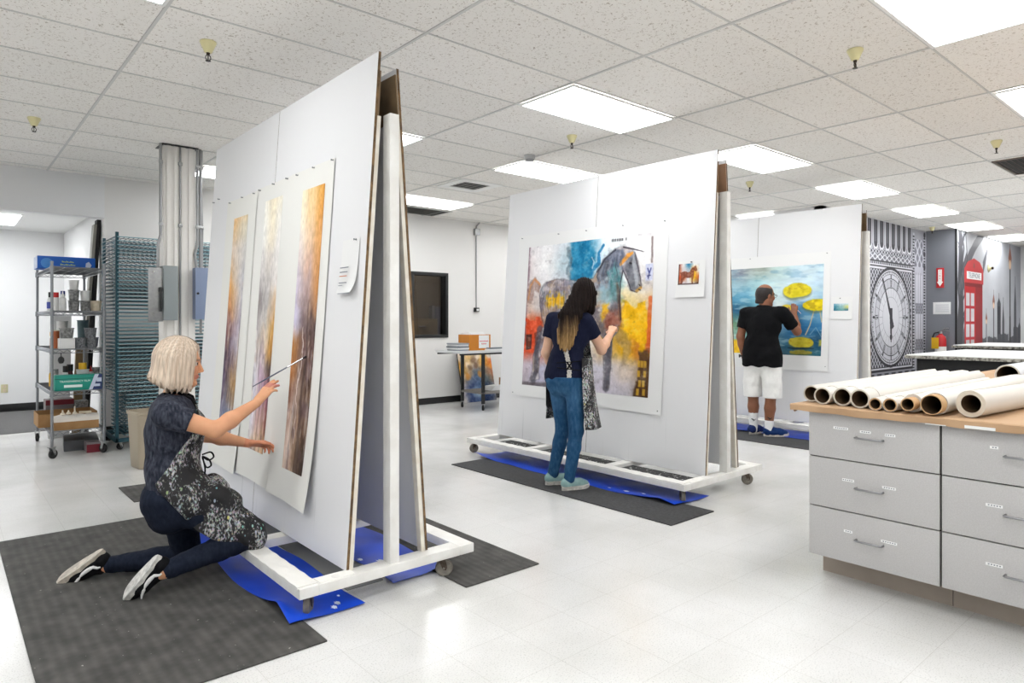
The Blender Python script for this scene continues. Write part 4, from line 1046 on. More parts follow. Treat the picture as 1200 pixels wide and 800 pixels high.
# ================================================================ wire shelf trolley
M_wire = mat('grey_shelf_wire', rgb(140, 142, 146), .35, .75)
CX, CY = .83, 7.68
t = thing('shelf_trolley', 'chrome wire shelf trolley on casters, loaded with pots and boxes', 'shelf trolley', (CX, CY, 0))
SW, SD = .435, 1.22
for x, y in ((0, 0), (SW, .03), (0, SD), (SW, SD)):
    bm = B(); cyl(bm, (x, y, .11), (x, y, 1.87), .0125, n=14); lathe(bm, [(0, 1.87), (.015, 1.87), (.013, 1.885), (0, 1.887)], 14, (x, y, 0)); obj('post', bm, M_wire, t)
    c = caster(t, x, y, .115, R(40+90*x*2+30*y), .045, M_rubber, M_steel)
SZ = [.255, .635, 1.04, 1.41, 1.835]
for z in SZ:
    bm = B()
    for a, b in (((0, 0), (SW, .03)), ((SW, .03), (SW, SD)), ((SW, SD), (0, SD)), ((0, SD), (0, 0))):
        a, b = Vector((*a, 0)), Vector((*b, 0))
        tube(bm, [a+Vector((0, 0, z)), b+Vector((0, 0, z))], .005, 6); tube(bm, [a+Vector((0, 0, z-.035)), b+Vector((0, 0, z-.035))], .004, 6)
        n = int((b-a).length/.06)*2
        tube(bm, [a+(b-a)*(q/n)+Vector((0, 0, z-.004-.027*(q % 2))) for q in range(n+1)], .003, 5)
    for k in range(1, 48): tube(bm, [(0.0, SD*k/48, z+.002), (SW, SD*k/48, z+.002)], .0022, 5)
    for k in range(1, 4): tube(bm, [(SW*k/4, 0, z-.002), (SW*k/4, SD, z-.002)], .0035, 5)
    sh = obj('wire_shelf', bm, M_wire, t)
    for x, y in ((0, 0), (SW, .03), (0, SD), (SW, SD)): bm = B(); lathe(bm, [(.013, -.045), (.019, -.045), (.017, .008), (.013, .008)], 14, (x, y, z)); obj('shelf_collar', bm, M_wire, sh)

# ---- contents
M_bluebox = mat('blue_printed_card', rgb(14, 92, 190), .5); M_palebox = mat('pale_blue_card', rgb(196, 206, 226), .6); M_yg = mat('yellow_green_ink', rgb(190, 214, 90), .6)
M_card = mat('brown_cardboard', rgb(164, 126, 82), .85, var=(9, rgb(146, 108, 68), .6)); M_cardin = mat('dark_cardboard', rgb(112, 86, 56), .9)
M_graytub = mat('stained_grey_tub', rgb(158, 158, 156), .5, var=(45, rgb(92, 92, 92), .9))
M_spectub = mat('speckled_grey_tub', rgb(150, 152, 156), .5, var=(120, rgb(66, 68, 72), 1.0))
M_cloudtub = mat('cloudy_plastic_tub', rgb(222, 222, 220), .35, var=(20, rgb(196, 196, 196), .6))
M_creamtub = mat('cream_tub', rgb(222, 210, 188), .5, var=(30, rgb(196, 178, 150), .6))
M_navytub = mat('navy_tub', rgb(62, 72, 92), .5); M_tealtub = mat('slate_teal_tub', rgb(82, 104, 108), .5)
M_red = mat('red_plastic', rgb(190, 34, 36), .4); M_bluecap = mat('blue_plastic', rgb(36, 56, 130), .4); M_yellow = mat('yellow_plastic', rgb(224, 176, 30), .4)
M_pink = mat('magenta_paint', rgb(196, 60, 110), .4); M_amber = mat('amber_liquid', rgb(168, 92, 52), .3)
M_brownlab = mat('brown_label', rgb(150, 92, 70), .6); M_bluelab = mat('blue_label', rgb(70, 84, 170), .6)
TOP = .0045
def tub(label, x, y, z, r, h, m, cat='tub', liner=None, group='plastic pots on the trolley', lid=None):
    t = thing('plastic_tub', label, cat, (x, y, z), random.random()*3, group)
    bm = B(); lathe(bm, [(0, 0), (r*.8, 0), (r*.84, .004), (r*.98, h-.008), (r*1.05, h-.007), (r*1.05, h), (r*.95, h), (r*.8, .01), (0, .01)], 28); obj('pot', bm, m, t)
    if liner: bm = B(); lathe(bm, [(0, h*.72), (r*.9, h*.72), (r*.9, h*.74), (0, h*.74)], 24); obj('contents', bm, liner, t)
    if lid: bm = B(); lathe(bm, [(0, h+.001), (r*1.08, h+.001), (r*1.08, h+.01), (0, h+.012)], 28); obj('lid', bm, lid, t)
    return t
def bottle(label, x, y, z, r, h, mbody, mcap, neck=.35, mlab=None, nozzle=False, group='bottles on the trolley'):
    t = thing('bottle', label, 'bottle', (x, y, z), random.random()*3, group)
    hb = h*.72
    bm = B(); lathe(bm, [(0, 0), (r*.95, 0), (r, .005), (r, hb*.82), (r*.85, hb*.93), (r*neck, hb), (r*neck, hb+.008), (0, hb+.008)], 24); obj('bottle_body', bm, mbody, t)
    bm = B()
    if nozzle: lathe(bm, [(0, hb), (r*.5, hb), (r*.5, hb+.02), (r*.25, hb+.026), (r*.12, h), (0, h)], 18)
    else: lathe(bm, [(0, hb+.002), (r*neck*1.25, hb+.002), (r*neck*1.25, h), (0, h)], 18)
    obj('cap', bm, mcap, t)
    if mlab: bm = B(); lathe(bm, [(r+.0006, hb*.2), (r+.001, hb*.2), (r+.001, hb*.68), (r+.0006, hb*.68)], 24); obj('bottle_label', bm, mlab, t)
    return t
def carton(name, label, cat, x0, y0, z, w, d, h, m, rz=0.0, group=None, strip=None):
    t = thing(name, label, cat, (x0+w/2, y0+d/2, z), rz, group)
    bm = B(); box(bm, (-w/2, -d/2, 0), (w/2, d/2, h), .003); obj('carton', bm, m, t)
    if strip: bm = B(); box(bm, (-w/2-.0006, -d/2-.0008, h*strip[0]), (w/2+.0006, -d/2, h*strip[1])); obj('printed_band', bm, strip[2], t)
    return t
# top: long blue box
t = carton('storage_box', 'long bright blue printed carton lying on top of the trolley', 'box', .755, 8.1, SZ[4]+.006, .495, .3, .125, M_bluebox)
bm = B(); box(bm, (-.2487, -.15, .002), (-.2477, .15, .123)); obj('end_panel', bm, M_palebox, t)
bm = B(); prism(bm, [(-.17+.05*math.cos(k*PI/10), .055+.05*math.sin(k*PI/10)) for k in range(20)], .1502, .151, T(0, 0, 0, R(90))); obj('printed_disc', bm, mat('light_blue_ink', rgb(70, 140, 214), .5), t)
bm = B(); prism(bm, [(.16, .03), (.2, .02), (.215, .05), (.19, .085), (.165, .07)], .1502, .151, T(0, 0, 0, R(90))); obj('printed_emblem', bm, M_palebox, t)
for z, w in ((.075, .105), (.045, .13)):
    for q in range(9):
        bm = B(); a = -.03+w*(q/9-.5)+.04; box(bm, (a, -.1512, z-.007), (a+w/9*.7, -.1502, z+.008-.004*(q % 3))); obj('printed_letter', bm, M_yg, t)
# shelf at 1.41: bottles and pots
z = SZ[3]+TOP
bottle('white bottle with a blue stripe and black cap, far left of the upper pot shelf', .90, 8.42, z, .034, .2, M_plastic_white, M_black, .5, M_bluelab)
bottle('white bottle with a brown label on the upper pot shelf', .93, 8.2, z, .03, .17, M_plastic_white, M_plastic_white, .5, M_brownlab)
bottle('white bottle with a red cap behind the front left trolley post', .885, 7.88, z, .03, .18, M_plastic_white, M_red, .6)
bottle('white bottle with a red and blue cap on the upper pot shelf', .955, 8.0, z, .027, .2, M_plastic_white, M_bluecap, .6, M_red)
bottle('clear squeeze bottle with a pointed nozzle on the upper pot shelf', .93, 7.8, z, .03, .19, M_cloudtub, M_plastic_white, .4, None, True)
tub('stained grey pot at the bottom of the stack of three on the upper shelf', 1.03, 7.86, z, .05, .105, M_graytub)
tub('grey pot in the middle of the stack of three on the upper shelf', 1.03, 7.86, z+.107, .049, .1, M_graytub)
tub('cloudy pot on top of the stack of three on the upper shelf', 1.03, 7.86, z+.209, .045, .095, M_cloudtub)
tub('grey stained pot under a cloudy one, centre right of the upper shelf', 1.125, 7.86, z, .045, .1, M_graytub)
tub('cloudy white pot on a grey one, centre right of the upper shelf', 1.125, 7.86, z+.102, .044, .1, M_cloudtub)
tub('single cream coloured pot at the right of the upper shelf', 1.225, 7.9, z, .05, .105, M_creamtub)
# shelf at 1.04
z = SZ[2]+TOP
bottle('amber bottle with a yellow lid hanging over the left of the middle shelf', .89, 8.1, z, .032, .16, M_amber, M_yellow, .8)
tub('amber pot with a cream lid behind the front left post of the middle shelf', .885, 7.88, z, .03, .17, M_amber, lid=M_creamtub)
t = carton('white_box', 'white carton at the left of the middle shelf', 'box', .895, 7.74, z, .13, .16, .1, M_plastic_white)
tub('speckled grey pot in the middle of the middle shelf', 1.075, 7.8, z, .05, .105, M_spectub)
tub('speckled pale pot to the right of its twin on the middle shelf', 1.175, 7.82, z, .047, .105, M_spectub)
tub('dark navy pot at the right end of the middle shelf', 1.245, 8.2, z, .05, .1, M_navytub)
tub('white tall pot at the back left of the middle shelf', .985, 8.3, z, .05, .27, M_cloudtub)
tub('wide two tone grey pot stacked on the white carton', .965, 7.815, z+.101, .062, .1, M_graytub)
tub('pale speckled pot stacked on the right speckled one', 1.165, 7.82, z+.107, .055, .095, M_spectub, liner=M_creamtub)
tub('slate teal pot at the back of the middle shelf', 1.19, 8.45, z, .055, .28, M_tealtub)
t = thing('scoop', 'black scoop hanging from the front left of the middle shelf', 'scoop', (.9, 7.655, SZ[2]-.03))
bm = B(); tube(bm, [(0, 0, 0), (0, 0, -.04)], .004, 6); obj('handle', bm, M_black, t)
bm = B(); lathe(bm, [(0, -.105), (.018, -.1), (.028, -.075), (.024, -.05), (.008, -.035), (0, -.034)], 16); obj('bowl', bm, M_black, t)
# shelf at .635: green film box, bottles
z = SZ[1]+TOP
M_green = mat('teal_green_card', rgb(16, 142, 124), .5); M_navy = mat('navy_card', rgb(28, 48, 96), .5); M_ltg = mat('pale_card_ink', rgb(220, 236, 232), .6)
t = carton('film_box', 'green and navy carton of film on the second shelf', 'box', .855, 7.70, z, .388, .12, .15, M_green)
bm = B(); prism(bm, [(.085, .0), (.115, .0), (.17, .15), (.135, .15)], .0602, .0608, T(0, 0, 0, R(90))); obj('printed_stripe', bm, M_palebox, t)
bm = B(); prism(bm, [(.115, .0), (.197, .0), (.197, .15), (.17, .15)], .0602, .0607, T(0, 0, 0, R(90))); obj('printed_corner', bm, M_navy, t)
bm = B(); box(bm, (.15, -.0612, .075), (.192, -.0607, .115)); box(bm, (.125, -.0612, .03), (.18, -.0607, .055), 0); obj('printed_panel', bm, M_palebox, t)
bm = B(); box(bm, (-.195, -.0605, .11), (.13, -.0601, .116)); obj('printed_line', bm, mat('dark_green_ink', rgb(6, 84, 74), .5), t)
bm = B(); box(bm, (-.12, -.0608, .03), (.03, -.0602, .055)); obj('printed_panel', bm, M_ltg, t)
text('lettering', 'TRANSPARENCY FILM', .026, M_ltg, t, (-.03, -.0604, .088), (R(90), 0, 0))
bottle('yellow bottle with a black pump top at the far left of the second shelf', .9, 8.35, z, .024, .2, M_yellow, M_black, .5, None, True)
bottle('white and magenta bottle beside the left end of the green carton', .888, 7.92, z, .034, .2, M_plastic_white, M_graytub, .5, M_pink)
bottle('small dark topped bottle behind the left end of the green carton', .965, 7.9, z, .026, .23, M_cloudtub, M_black, .7)
bottle('dark red bottle behind the middle of the green carton', 1.01, 7.96, z, .028, .24, mat('dark_maroon', rgb(84, 36, 42), .4), M_black, .8)
tub('white pot holding a yellow lidded jar behind the green carton', 1.11, 7.9, z, .055, .19, M_cloudtub)
bottle('small jar with a yellow lid sticking out of a white pot', 1.11, 7.9, z+.02, .03, .235, M_cloudtub, M_yellow, .95)
bottle('white bottle with a red pointed top behind the green carton', 1.18, 7.9, z, .03, .22, M_cloudtub, M_red, .7, None, True)
tub('grey pot behind the right part of the green carton', 1.23, 7.98, z, .04, .2, M_graytub)
# bottom shelf
z = SZ[0]+TOP
def open_box(name, label, cat, x0, y0, z, w, d, h, m, min_, group=None):
    t = thing(name, label, cat, (x0+w/2, y0+d/2, z), 0, group)
    bm = B(); q = .006
    box(bm, (-w/2, -d/2, 0), (w/2, d/2, q)); box(bm, (-w/2, -d/2, q), (-w/2+q, d/2, h)); box(bm, (w/2-q, -d/2, q), (w/2, d/2, h)); box(bm, (-w/2+q, -d/2, q), (w/2-q, -d/2+q, h)); box(bm, (-w/2+q, d/2-q, q), (w/2-q, d/2, h))
    obj('carton', bm, m, t, sharp=20)
    bm = B(); box(bm, (-w/2+q, -d/2+q, q), (w/2-q, d/2-q, q+.002)); obj('carton_inside', bm, min_, t)
    return t
open_box('cardboard_tray', 'wide shallow cardboard box across the bottom shelf of the trolley', 'box', .755, 8.02, z, .5, .4, .13, M_card, M_cardin)
t = open_box('cardboard_tray', 'small cardboard tray with white lining on the bottom shelf front', 'box', .85, 7.71, z, .37, .2, .085, M_card, M_cardin)
bm = B()
sheet(bm, lambda u, v: (-.188+.376*u, -.103+.2*v, .086+.05*(1-abs(2*v-1)**6)*.9+.006*math.sin(u*19+v*5)), 24, 10, .004); obj('paper_lining', bm, mat('white_lining', rgb(226, 220, 212), .8), t)
bm = B(); box(bm, (-.186, -.1035, .078), (.186, -.1005, .112), .001); obj('lining_edge', bm, mat('white_lining_edge', rgb(222, 214, 204), .8), t)
M_tip = mat('ivory_nozzle', rgb(224, 212, 192), .5)
for x, y, h, lab in ((.93, 7.8, .045, 'leftmost ivory nozzle tip in the small tray'), (.98, 7.82, .04, 'middle ivory nozzle tip in the small tray'), (1.03, 7.8, .075, 'tallest ivory nozzle tip, right of the other two in the small tray')):
    bm = B(); lathe(bm, [(0, 0), (.022, 0), (.02, .012), (.008, .022), (.005, h), (0, h+.002)], 16); o = obj('nozzle_tip', bm, M_tip, None, (x, y, z+.139)); tag(o, lab, 'nozzle', 'nozzle tips')
bm = B(); box(bm, (-.05, -.025, 0), (.05, .025, .02), .004); o = obj('eraser_block', bm, M_creamtub, None, (1.12, 7.82, z+.138)); tag(o, 'pale block lying right of the nozzle tips in the small tray', 'block')
M_maroon = mat('maroon_card', rgb(116, 22, 40), .5); M_greyc = mat('grey_card', rgb(120, 112, 114), .6)
carton('paint_box', 'lower red and grey carton at the back left of the bottom shelf', 'box', .87, 8.50, z, .24, .2, .1, M_greyc, 0, 'red and grey cartons on the bottom shelf', (.7, 1.0, M_maroon))
carton('paint_box', 'upper red and grey carton at the back left of the bottom shelf', 'box', .865, 8.50, z+.101, .25, .2, .12, M_greyc, 0, 'red and grey cartons on the bottom shelf', (.55, 1.0, M_maroon))
carton('grey_bin', 'small grey bin at the back right of the bottom shelf', 'bin', 1.12, 8.45, z, .12, .13, .2, M_graytub)
carton('flat_carton', 'flat dark grey carton on the floor under the trolley', 'box', .99, 8.0, 0, .3, .5, .105, mat('charcoal_card', rgb(78, 80, 84), .5), R(-6), None, None)
carton('flat_carton', 'flat carton with a red end beside the dark one under the trolley', 'box', 1.13, 7.8, 0, .12, .17, .1, M_greyc, 0, None, (.0, .8, M_maroon))
# boards leaning inside the opening
def lean_board(label, y0, y1, xb, xt, h, th, m):
    bm = B(); vs = [(xb, y0, 0), (xb+th, y0, 0), (xb+th, y1, 0), (xb, y1, 0), (xt, y0, h), (xt+th, y0, h), (xt+th, y1, h), (xt, y1, h)]
    ctr = Vector(((xb+xt)/2, (y0+y1)/2, 0)); vs = [tuple(Vector(v)-ctr) for v in vs]
    faces_of(bm, vs, [(3,2,1,0),(4,5,6,7),(0,1,5,4),(1,2,6,5),(2,3,7,6),(3,0,4,7)])
    o = obj('leaning_board', bm, m, None, ctr+Vector((0, 0, .004 if y0 > 9.7 else 0))); tag(o, label, 'board', 'boards leaning in the opening'); return o
lean_board('tall taupe board leaning behind the shelf trolley', 9.05, 9.2, 1.22, 1.385, 2.44, .03, mat('taupe_laminate', rgb(138, 136, 128), .6))
lean_board('tall black panel standing in for the dark gap beside the taupe board', 9.07, 9.22, 1.29, 1.418, 2.5, .04, mat('shaded_gap_black', rgb(34, 33, 34), .7))  # shade of the gap put in as a black panel
lean_board('short brown board leaning behind the shelf trolley', 8.96, 9.03, 1.16, 1.2, 1.1, .08, mat('brown_laminate', rgb(134, 112, 80), .7))
lean_board('white foam board leaning behind the left part of the trolley', 9.02, 9.06, .94, .96, 1.38, .2, M_paper)
# outlet on the far wall of the carpeted room
t = thing('wall_outlet', 'beige outlet plate low on the wall of the carpeted room at far left', 'outlet', (.74, 12.1, .34))
bm = B(); box(bm, (-.04, -.008, -.06), (.04, 0, .06), .003); obj('plate', bm, mat('almond_plate', rgb(206, 200, 160), .5), t)
bm = B()
for dz in (-.028, .028): box(bm, (-.018, -.011, dz-.016), (.018, -.008, dz+.016), .003)
obj('socket', bm, M_creamtub, t)
# ================================================================ conduit on the back wall
t = thing('wall_conduit', 'thin grey conduit with junction box running down the back wall', 'conduit', (6.84, YMAX, 0))
bm = B(); tube(bm, [(0, -.016, 2.8), (0, -.016, 1.53)], .009, 10); obj('conduit', bm, M_pipe, t)
bm = B(); box(bm, (-.05, -.06, 2.75), (.05, 0, 2.86), .005); obj('junction_box', bm, M_steel, t)
bm = B(); tube(bm, [(.0, -.02, 2.85), (.0, -.02, 2.9), (.05, -.04, 2.965)], .013, 8); obj('conduit_stub', bm, M_pipe, t)
bm = B(); box(bm, (-.045, -.045, 1.47), (.045, 0, 1.54), .004); obj('outlet_box', bm, M_black, t)
bm = B(); box(bm, (-.015, -.048, 1.485), (.035, -.044, 1.52), .002); obj('outlet_face', bm, M_plastic_white, t)
# ================================================================ rolling table with box and papers
M_grey = mat('light_grey_laminate', rgb(206, 207, 208), .4)
t = thing('rolling_table', 'black legged rolling table with pale top, between the window and the horse painting', 'table', (5.62, 7.62, 0))
TW, TD = 1.35, .62
bm = B(); box(bm, (-.02, 0, .85), (TW, TD, .885), .006); obj('tabletop', bm, M_grey, t)
bm = B(); box(bm, (.0, .02, .825), (TW-.02, .045, .85), .002); box(bm, (.0, TD-.045, .825), (TW-.02, TD-.02, .85), .002); obj('apron_bar', bm, M_black, t)
for x, y in ((.42, .05), (TW-.06, .05), (.42, TD-.06), (TW-.06, TD-.06)):
    bm = B(); box(bm, (x, y, .1), (x+.05, y+.03, .825), .003); obj('leg', bm, M_black, t); caster(t, x+.025, y+.02, .1, R(40), .042, M_rubber, M_steel)
bm = B(); box(bm, (.42, .05, .24), (TW-.01, TD-.03, .27), .003); obj('lower_shelf', bm, mat('grey_shelf', rgb(120, 116, 112), .6), t)
M_orange = mat('orange_card', rgb(196, 122, 34), .6)
t = thing('magazine_box', 'open orange brown card box with a white label on the rolling table', 'box', (6.04, 7.86, .887))
bm = B(); w, d, h, q = .2, .13, .23, .006
box(bm, (-w, -d, 0), (w, d, q)); box(bm, (-w, -d, q), (-w+q, d, h)); box(bm, (w-q, -d, q), (w, d, h)); box(bm, (-w+q, -d, q), (w-q, -d+q, h)); box(bm, (-w+q, d-q, q), (w-q, d, h+.0))
obj('carton', bm, M_orange, t, sharp=20)
bm = B(); box(bm, (-.02, -d-.0015, .03), (.17, -d-.0005, h-.01)); lb = obj('paper_label', bm, M_paper, t)
M_redink = mat('red_ink', rgb(214, 70, 84), .6)
for zz, n, x0 in ((.125, 9, -.005), (.085, 5, .03)):
    for q in range(n): bm = B(); box(bm, (x0+q*.018, -d-.0022, zz), (x0+q*.018+.013, -d-.0016, zz+.018-.006*(q % 2))); obj('printed_letter', bm, M_redink, lb)
for k in range(4):
    bm = B(); box(bm, (-.15+.02*k, -.1, .01), (.12+.012*k, .1-.05*k, .262-.012*k), .002, T(0, .02, 0, R(4*k-4))); obj('loose_sheet', bm, M_paper, t)
M_mag = [mat('grey_magazine', rgb(150, 154, 160), .4), mat('pale_magazine', rgb(206, 208, 210), .4), mat('dark_magazine', rgb(104, 110, 118), .4), mat('white_magazine', rgb(226, 226, 226), .5)]
zz = .886
for k, lab in enumerate(('lowest magazine of the stack at the left end of the rolling table', 'second magazine from the bottom of the left stack', 'middle magazine of the left stack', 'second magazine from the top of the left stack', 'topmost magazine of the left stack')):
    bm = B(); hh = .02+.004*(k % 2); box(bm, (-.1, -.14, 0), (.1, .14, hh), .003)
    o = obj('magazine', bm, M_mag[(k*3) % 4], None, (5.735, 7.86, zz), sharp=30); o.rotation_euler = (0, 0, R(7*(k % 3)-6)); tag(o, lab, 'magazine', 'magazines stacked on the rolling table'); zz += hh+.0005
zz = .886
for k, lab in enumerate(('pale magazine under the dark one in front of the orange box', 'dark magazine on top in front of the orange box')):
    bm = B(); box(bm, (-.17, -.07, 0), (.17, .07, .018), .003); o = obj('magazine', bm, M_mag[[3, 2][k]], None, (6.3+.03*k, 7.71, zz)); o.rotation_euler = (0, 0, R(4*k)); tag(o, lab, 'magazine', 'magazines in front of the orange box'); zz += .019
t = thing('paper_pile', 'white papers on the lower shelf of the rolling table', 'papers', (6.42, 7.86, .272))
for k in range(5): bm = B(); box(bm, (-.13, -.09, .014*k), (.13, .09, .014*k+.012), .002, T(0, 0, 0, 0, 0, R(5*k))); obj('paper_sheet', bm, M_paper, t)
t = open_box('card_tray', 'small cardboard box on the lower shelf of the rolling table', 'box', 6.6, 7.72, .272, .2, .25, .17, M_card, M_cardin)
# canvas leaning on the wall behind the table
cv = Canvas(.72, .86, 90, 33)
cv.blocks([[(206,190,180),(214,206,200),(210,200,190),(226,190,120),(190,180,176)], [(214,200,180),(226,190,130),(160,130,100),(230,180,90),(190,140,110)], [(200,150,80),(224,196,150),(176,160,150),(220,160,70),(210,110,60)], [(216,160,60),(190,160,130),(110,120,130),(150,130,110),(180,120,90)],
    [(170,130,80),(110,120,140),(90,110,140),(90,100,100),(150,120,100)], [(206,196,188),(70,84,120),(80,104,140),(50,66,90),(120,120,126)], [(200,192,188),(60,76,116),(150,170,190),(36,56,96),(110,110,120)], [(196,190,186),(60,74,110),(70,90,130),(34,50,84),(110,106,110)]], .09, 6, 30, (26, 26))
for k in range(14):
    random.seed(k+50); u_, v_ = random.random(), random.random()*.5+.05
    cv.put(cv.ell(u_, v_, .07, .06, .04, .04), random.choice([(236,180,70),(250,236,214),(120,90,70),(226,150,60),(90,100,110)]), .7)
cv.put(cv.ell(.42, .8, .12, .1, .06, .03), (170, 196, 214), .5)
t = thing('leaning_canvas', 'blue and gold abstract flower canvas leaning on the back wall behind the table', 'painting', (6.39, 8.62, 0))
def cfn(u, v):
    z = .85*(1-v); return np.stack([.0+.68*u, .0+.2*(z/.85)-.0285*np.ones_like(u), z+.004], -1)
cv.mesh('print', M_print, cfn, t)
bm = B(); sheet(bm, lambda u, v: (.68*u, -.0275+.2*(1-v), .85*(1-v)+.004), 2, 2, -.025); obj('stretcher', bm, M_black, t)
# ================================================================ flat file cabinets and worktop
M_lam = mat('speckled_grey_laminate', rgb(190, 188, 187), .5, var=(190, rgb(176, 174, 172), .6))
M_gap = mat('dark_gap', rgb(52, 46, 42), .8)
M_toe = mat('taupe_toe_kick', rgb(172, 160, 148), .7, var=(6, rgb(156, 144, 132), .5))
M_lbl = mat('white_label_tape', rgb(240, 240, 238), .5)
def cabinet(label, y1, y0, labels):
    """front at x=3.38 facing the photographer, spanning y0..y1"""
    t = thing('drawer_cabinet', label, 'cabinet', (3.38, (y0+y1)/2, 0), 0, 'grey drawer cabinets')
    hw = (y1-y0)/2
    bm = B(); box(bm, (.02, -hw+.001, .13), (1.9, hw-.001, .868), .002); obj('carcass', bm, M_lam, t)
    bm = B(); box(bm, (.012, -hw+.003, .13), (.02, hw-.003, .866)); obj('gap_lining', bm, M_gap, t)
    bm = B(); box(bm, (.16, -hw+.0005, 0), (1.8, hw-.0005, .13), .0); obj('toe_kick', bm, M_toe, t)
    for k, (za, zb) in enumerate(((.132, .376), (.382, .626), (.632, .866))):
        bm = B(); box(bm, (-.006, -hw+.004, za), (.014, hw-.004, zb), .0015); d = obj('drawer', bm, M_lam, t)
        zc = (za+zb)/2; bm = B()
        tube(bm, [(-.006, -.06, zc), (-.03, -.06, zc), (-.034, -.055, zc), (-.034, .055, zc), (-.03, .06, zc), (-.006, .06, zc)], .005, 10)
        obj('handle', bm, mat('brushed_handle', rgb(150, 150, 152), .3, .9) if 'brushed_handle' not in bpy.data.materials else bpy.data.materials['brushed_handle'], d)
        for yy, dz, w in labels[2-k]:
            bm = B(); box(bm, (-.0072, yy-w/2, zc+dz-.006), (-.006, yy+w/2, zc+dz+.006)); lb = obj('drawer_label', bm, M_lbl, d)
            bm = B()
            for q in range(int(w/.011)): box(bm, (-.0076, yy-w/2+.006+q*.01, zc+dz-.002), (-.0071, yy-w/2+.012+q*.01, zc+dz+.0025))
            obj('printed_text', bm, M_ink, lb)
    return t
cabinet('left grey drawer cabinet under the paper rolls, three drawers fully in view', 1.595, 1.002, [[(.135, .035, .07), (.02, .03, .05), (-.09, .028, .045)], [(.1, .03, .055), (-.085, .026, .06)], [(.1, .03, .04), (-.085, .022, .07)]])
cabinet('right grey drawer cabinet cut off by the right edge of the picture', 1.0, .407, [[(.1, .03, .03)], [(.1, .03, .06)], [(.1, .03, .06)]])
cabinet('grey drawer cabinet continuing beyond the right edge of the picture', .405, -.188, [[(.1, .03, .03)], [], []])
# second row carrying the rest of the worktop
for y1, y0 in ((1.595, 1.002), (1.0, .407), (.405, -.188)):
    t = thing('drawer_cabinet', 'grey cabinet of the hidden rear row under the paper covered worktop', 'cabinet', (5.3, (y0+y1)/2, 0), 0, 'hidden rear cabinets')
    hw = (y1-y0)/2
    bm = B(); box(bm, (.0, -hw+.001, .1), (1.9, hw-.001, .868), .002); obj('carcass', bm, M_lam, t)
    bm = B(); box(bm, (.05, -hw+.03, 0), (1.8, hw-.03, .1), .002); obj('toe_kick', bm, M_toe, t)
M_kraft = mat('kraft_paper', rgb(186, 152, 117), .75, var=(5, rgb(170, 136, 102), .6), bump=(7, .35))
t = thing('worktop', 'long worktop covered in brown kraft paper on the drawer cabinets', 'worktop', (3.34, 0, 0))
bm = B()
box(bm, (.012, -.2, .869), (3.85, 1.66, .884), .002); obj('board', bm, M_card, t)
bm = B()
def kr(u, v):
    # v across y from left end to the right; u from the hanging front hem over the edge to the back
    y = 1.675-1.88*v
    w = .002*math.sin(y*13)+.0015*math.sin(y*31+1)
    if u < .12:
        q = u/.12; return (-.0+.0*q-.004*math.sin(y*17)*(1-q), y, .853+.031*q+w*(1-q)*1.3)
    q = (u-.12)/.88; return (3.86*q**1.6, y, .8865+.001*math.sin(q*19+y*9))
sheet(bm, kr, 60, 120, -.0015); obj('kraft_cover', bm, M_kraft, t)
bm = B()
sheet(bm, lambda u, v: (.05+.5*u, 1.675+.012*math.sin(v*PI)+.004*math.sin(u*9), .884-.045*v+.006*math.sin(u*14)*v), 16, 8, .0015); obj('kraft_end_fold', bm, M_kraft, t)
bm = B(); box(bm, (-.0062, .97, .853), (-.0042, 1.05, .857)); box(bm, (-.0062, .79, .853), (-.0042, .9, .866)); obj('tape_strip', bm, M_plastic_white, t)
for x, y, a, lab in ((4.35, .5, 20, 'loose white sheet lying on the kraft paper at the right edge'), (4.95, .6, -8, 'second loose white sheet behind the first on the kraft paper')):
    bm = B(); sheet(bm, lambda u, v: (-.25+.5*u, -.14+.28*v, .003*math.sin(u*5)**2), 10, 6, .0006); o = obj('loose_sheet', bm, M_paper, None, (x, y, .8895)); o.rotation_euler = (0, 0, R(a)); tag(o, lab, 'paper', 'loose sheets on the worktop')
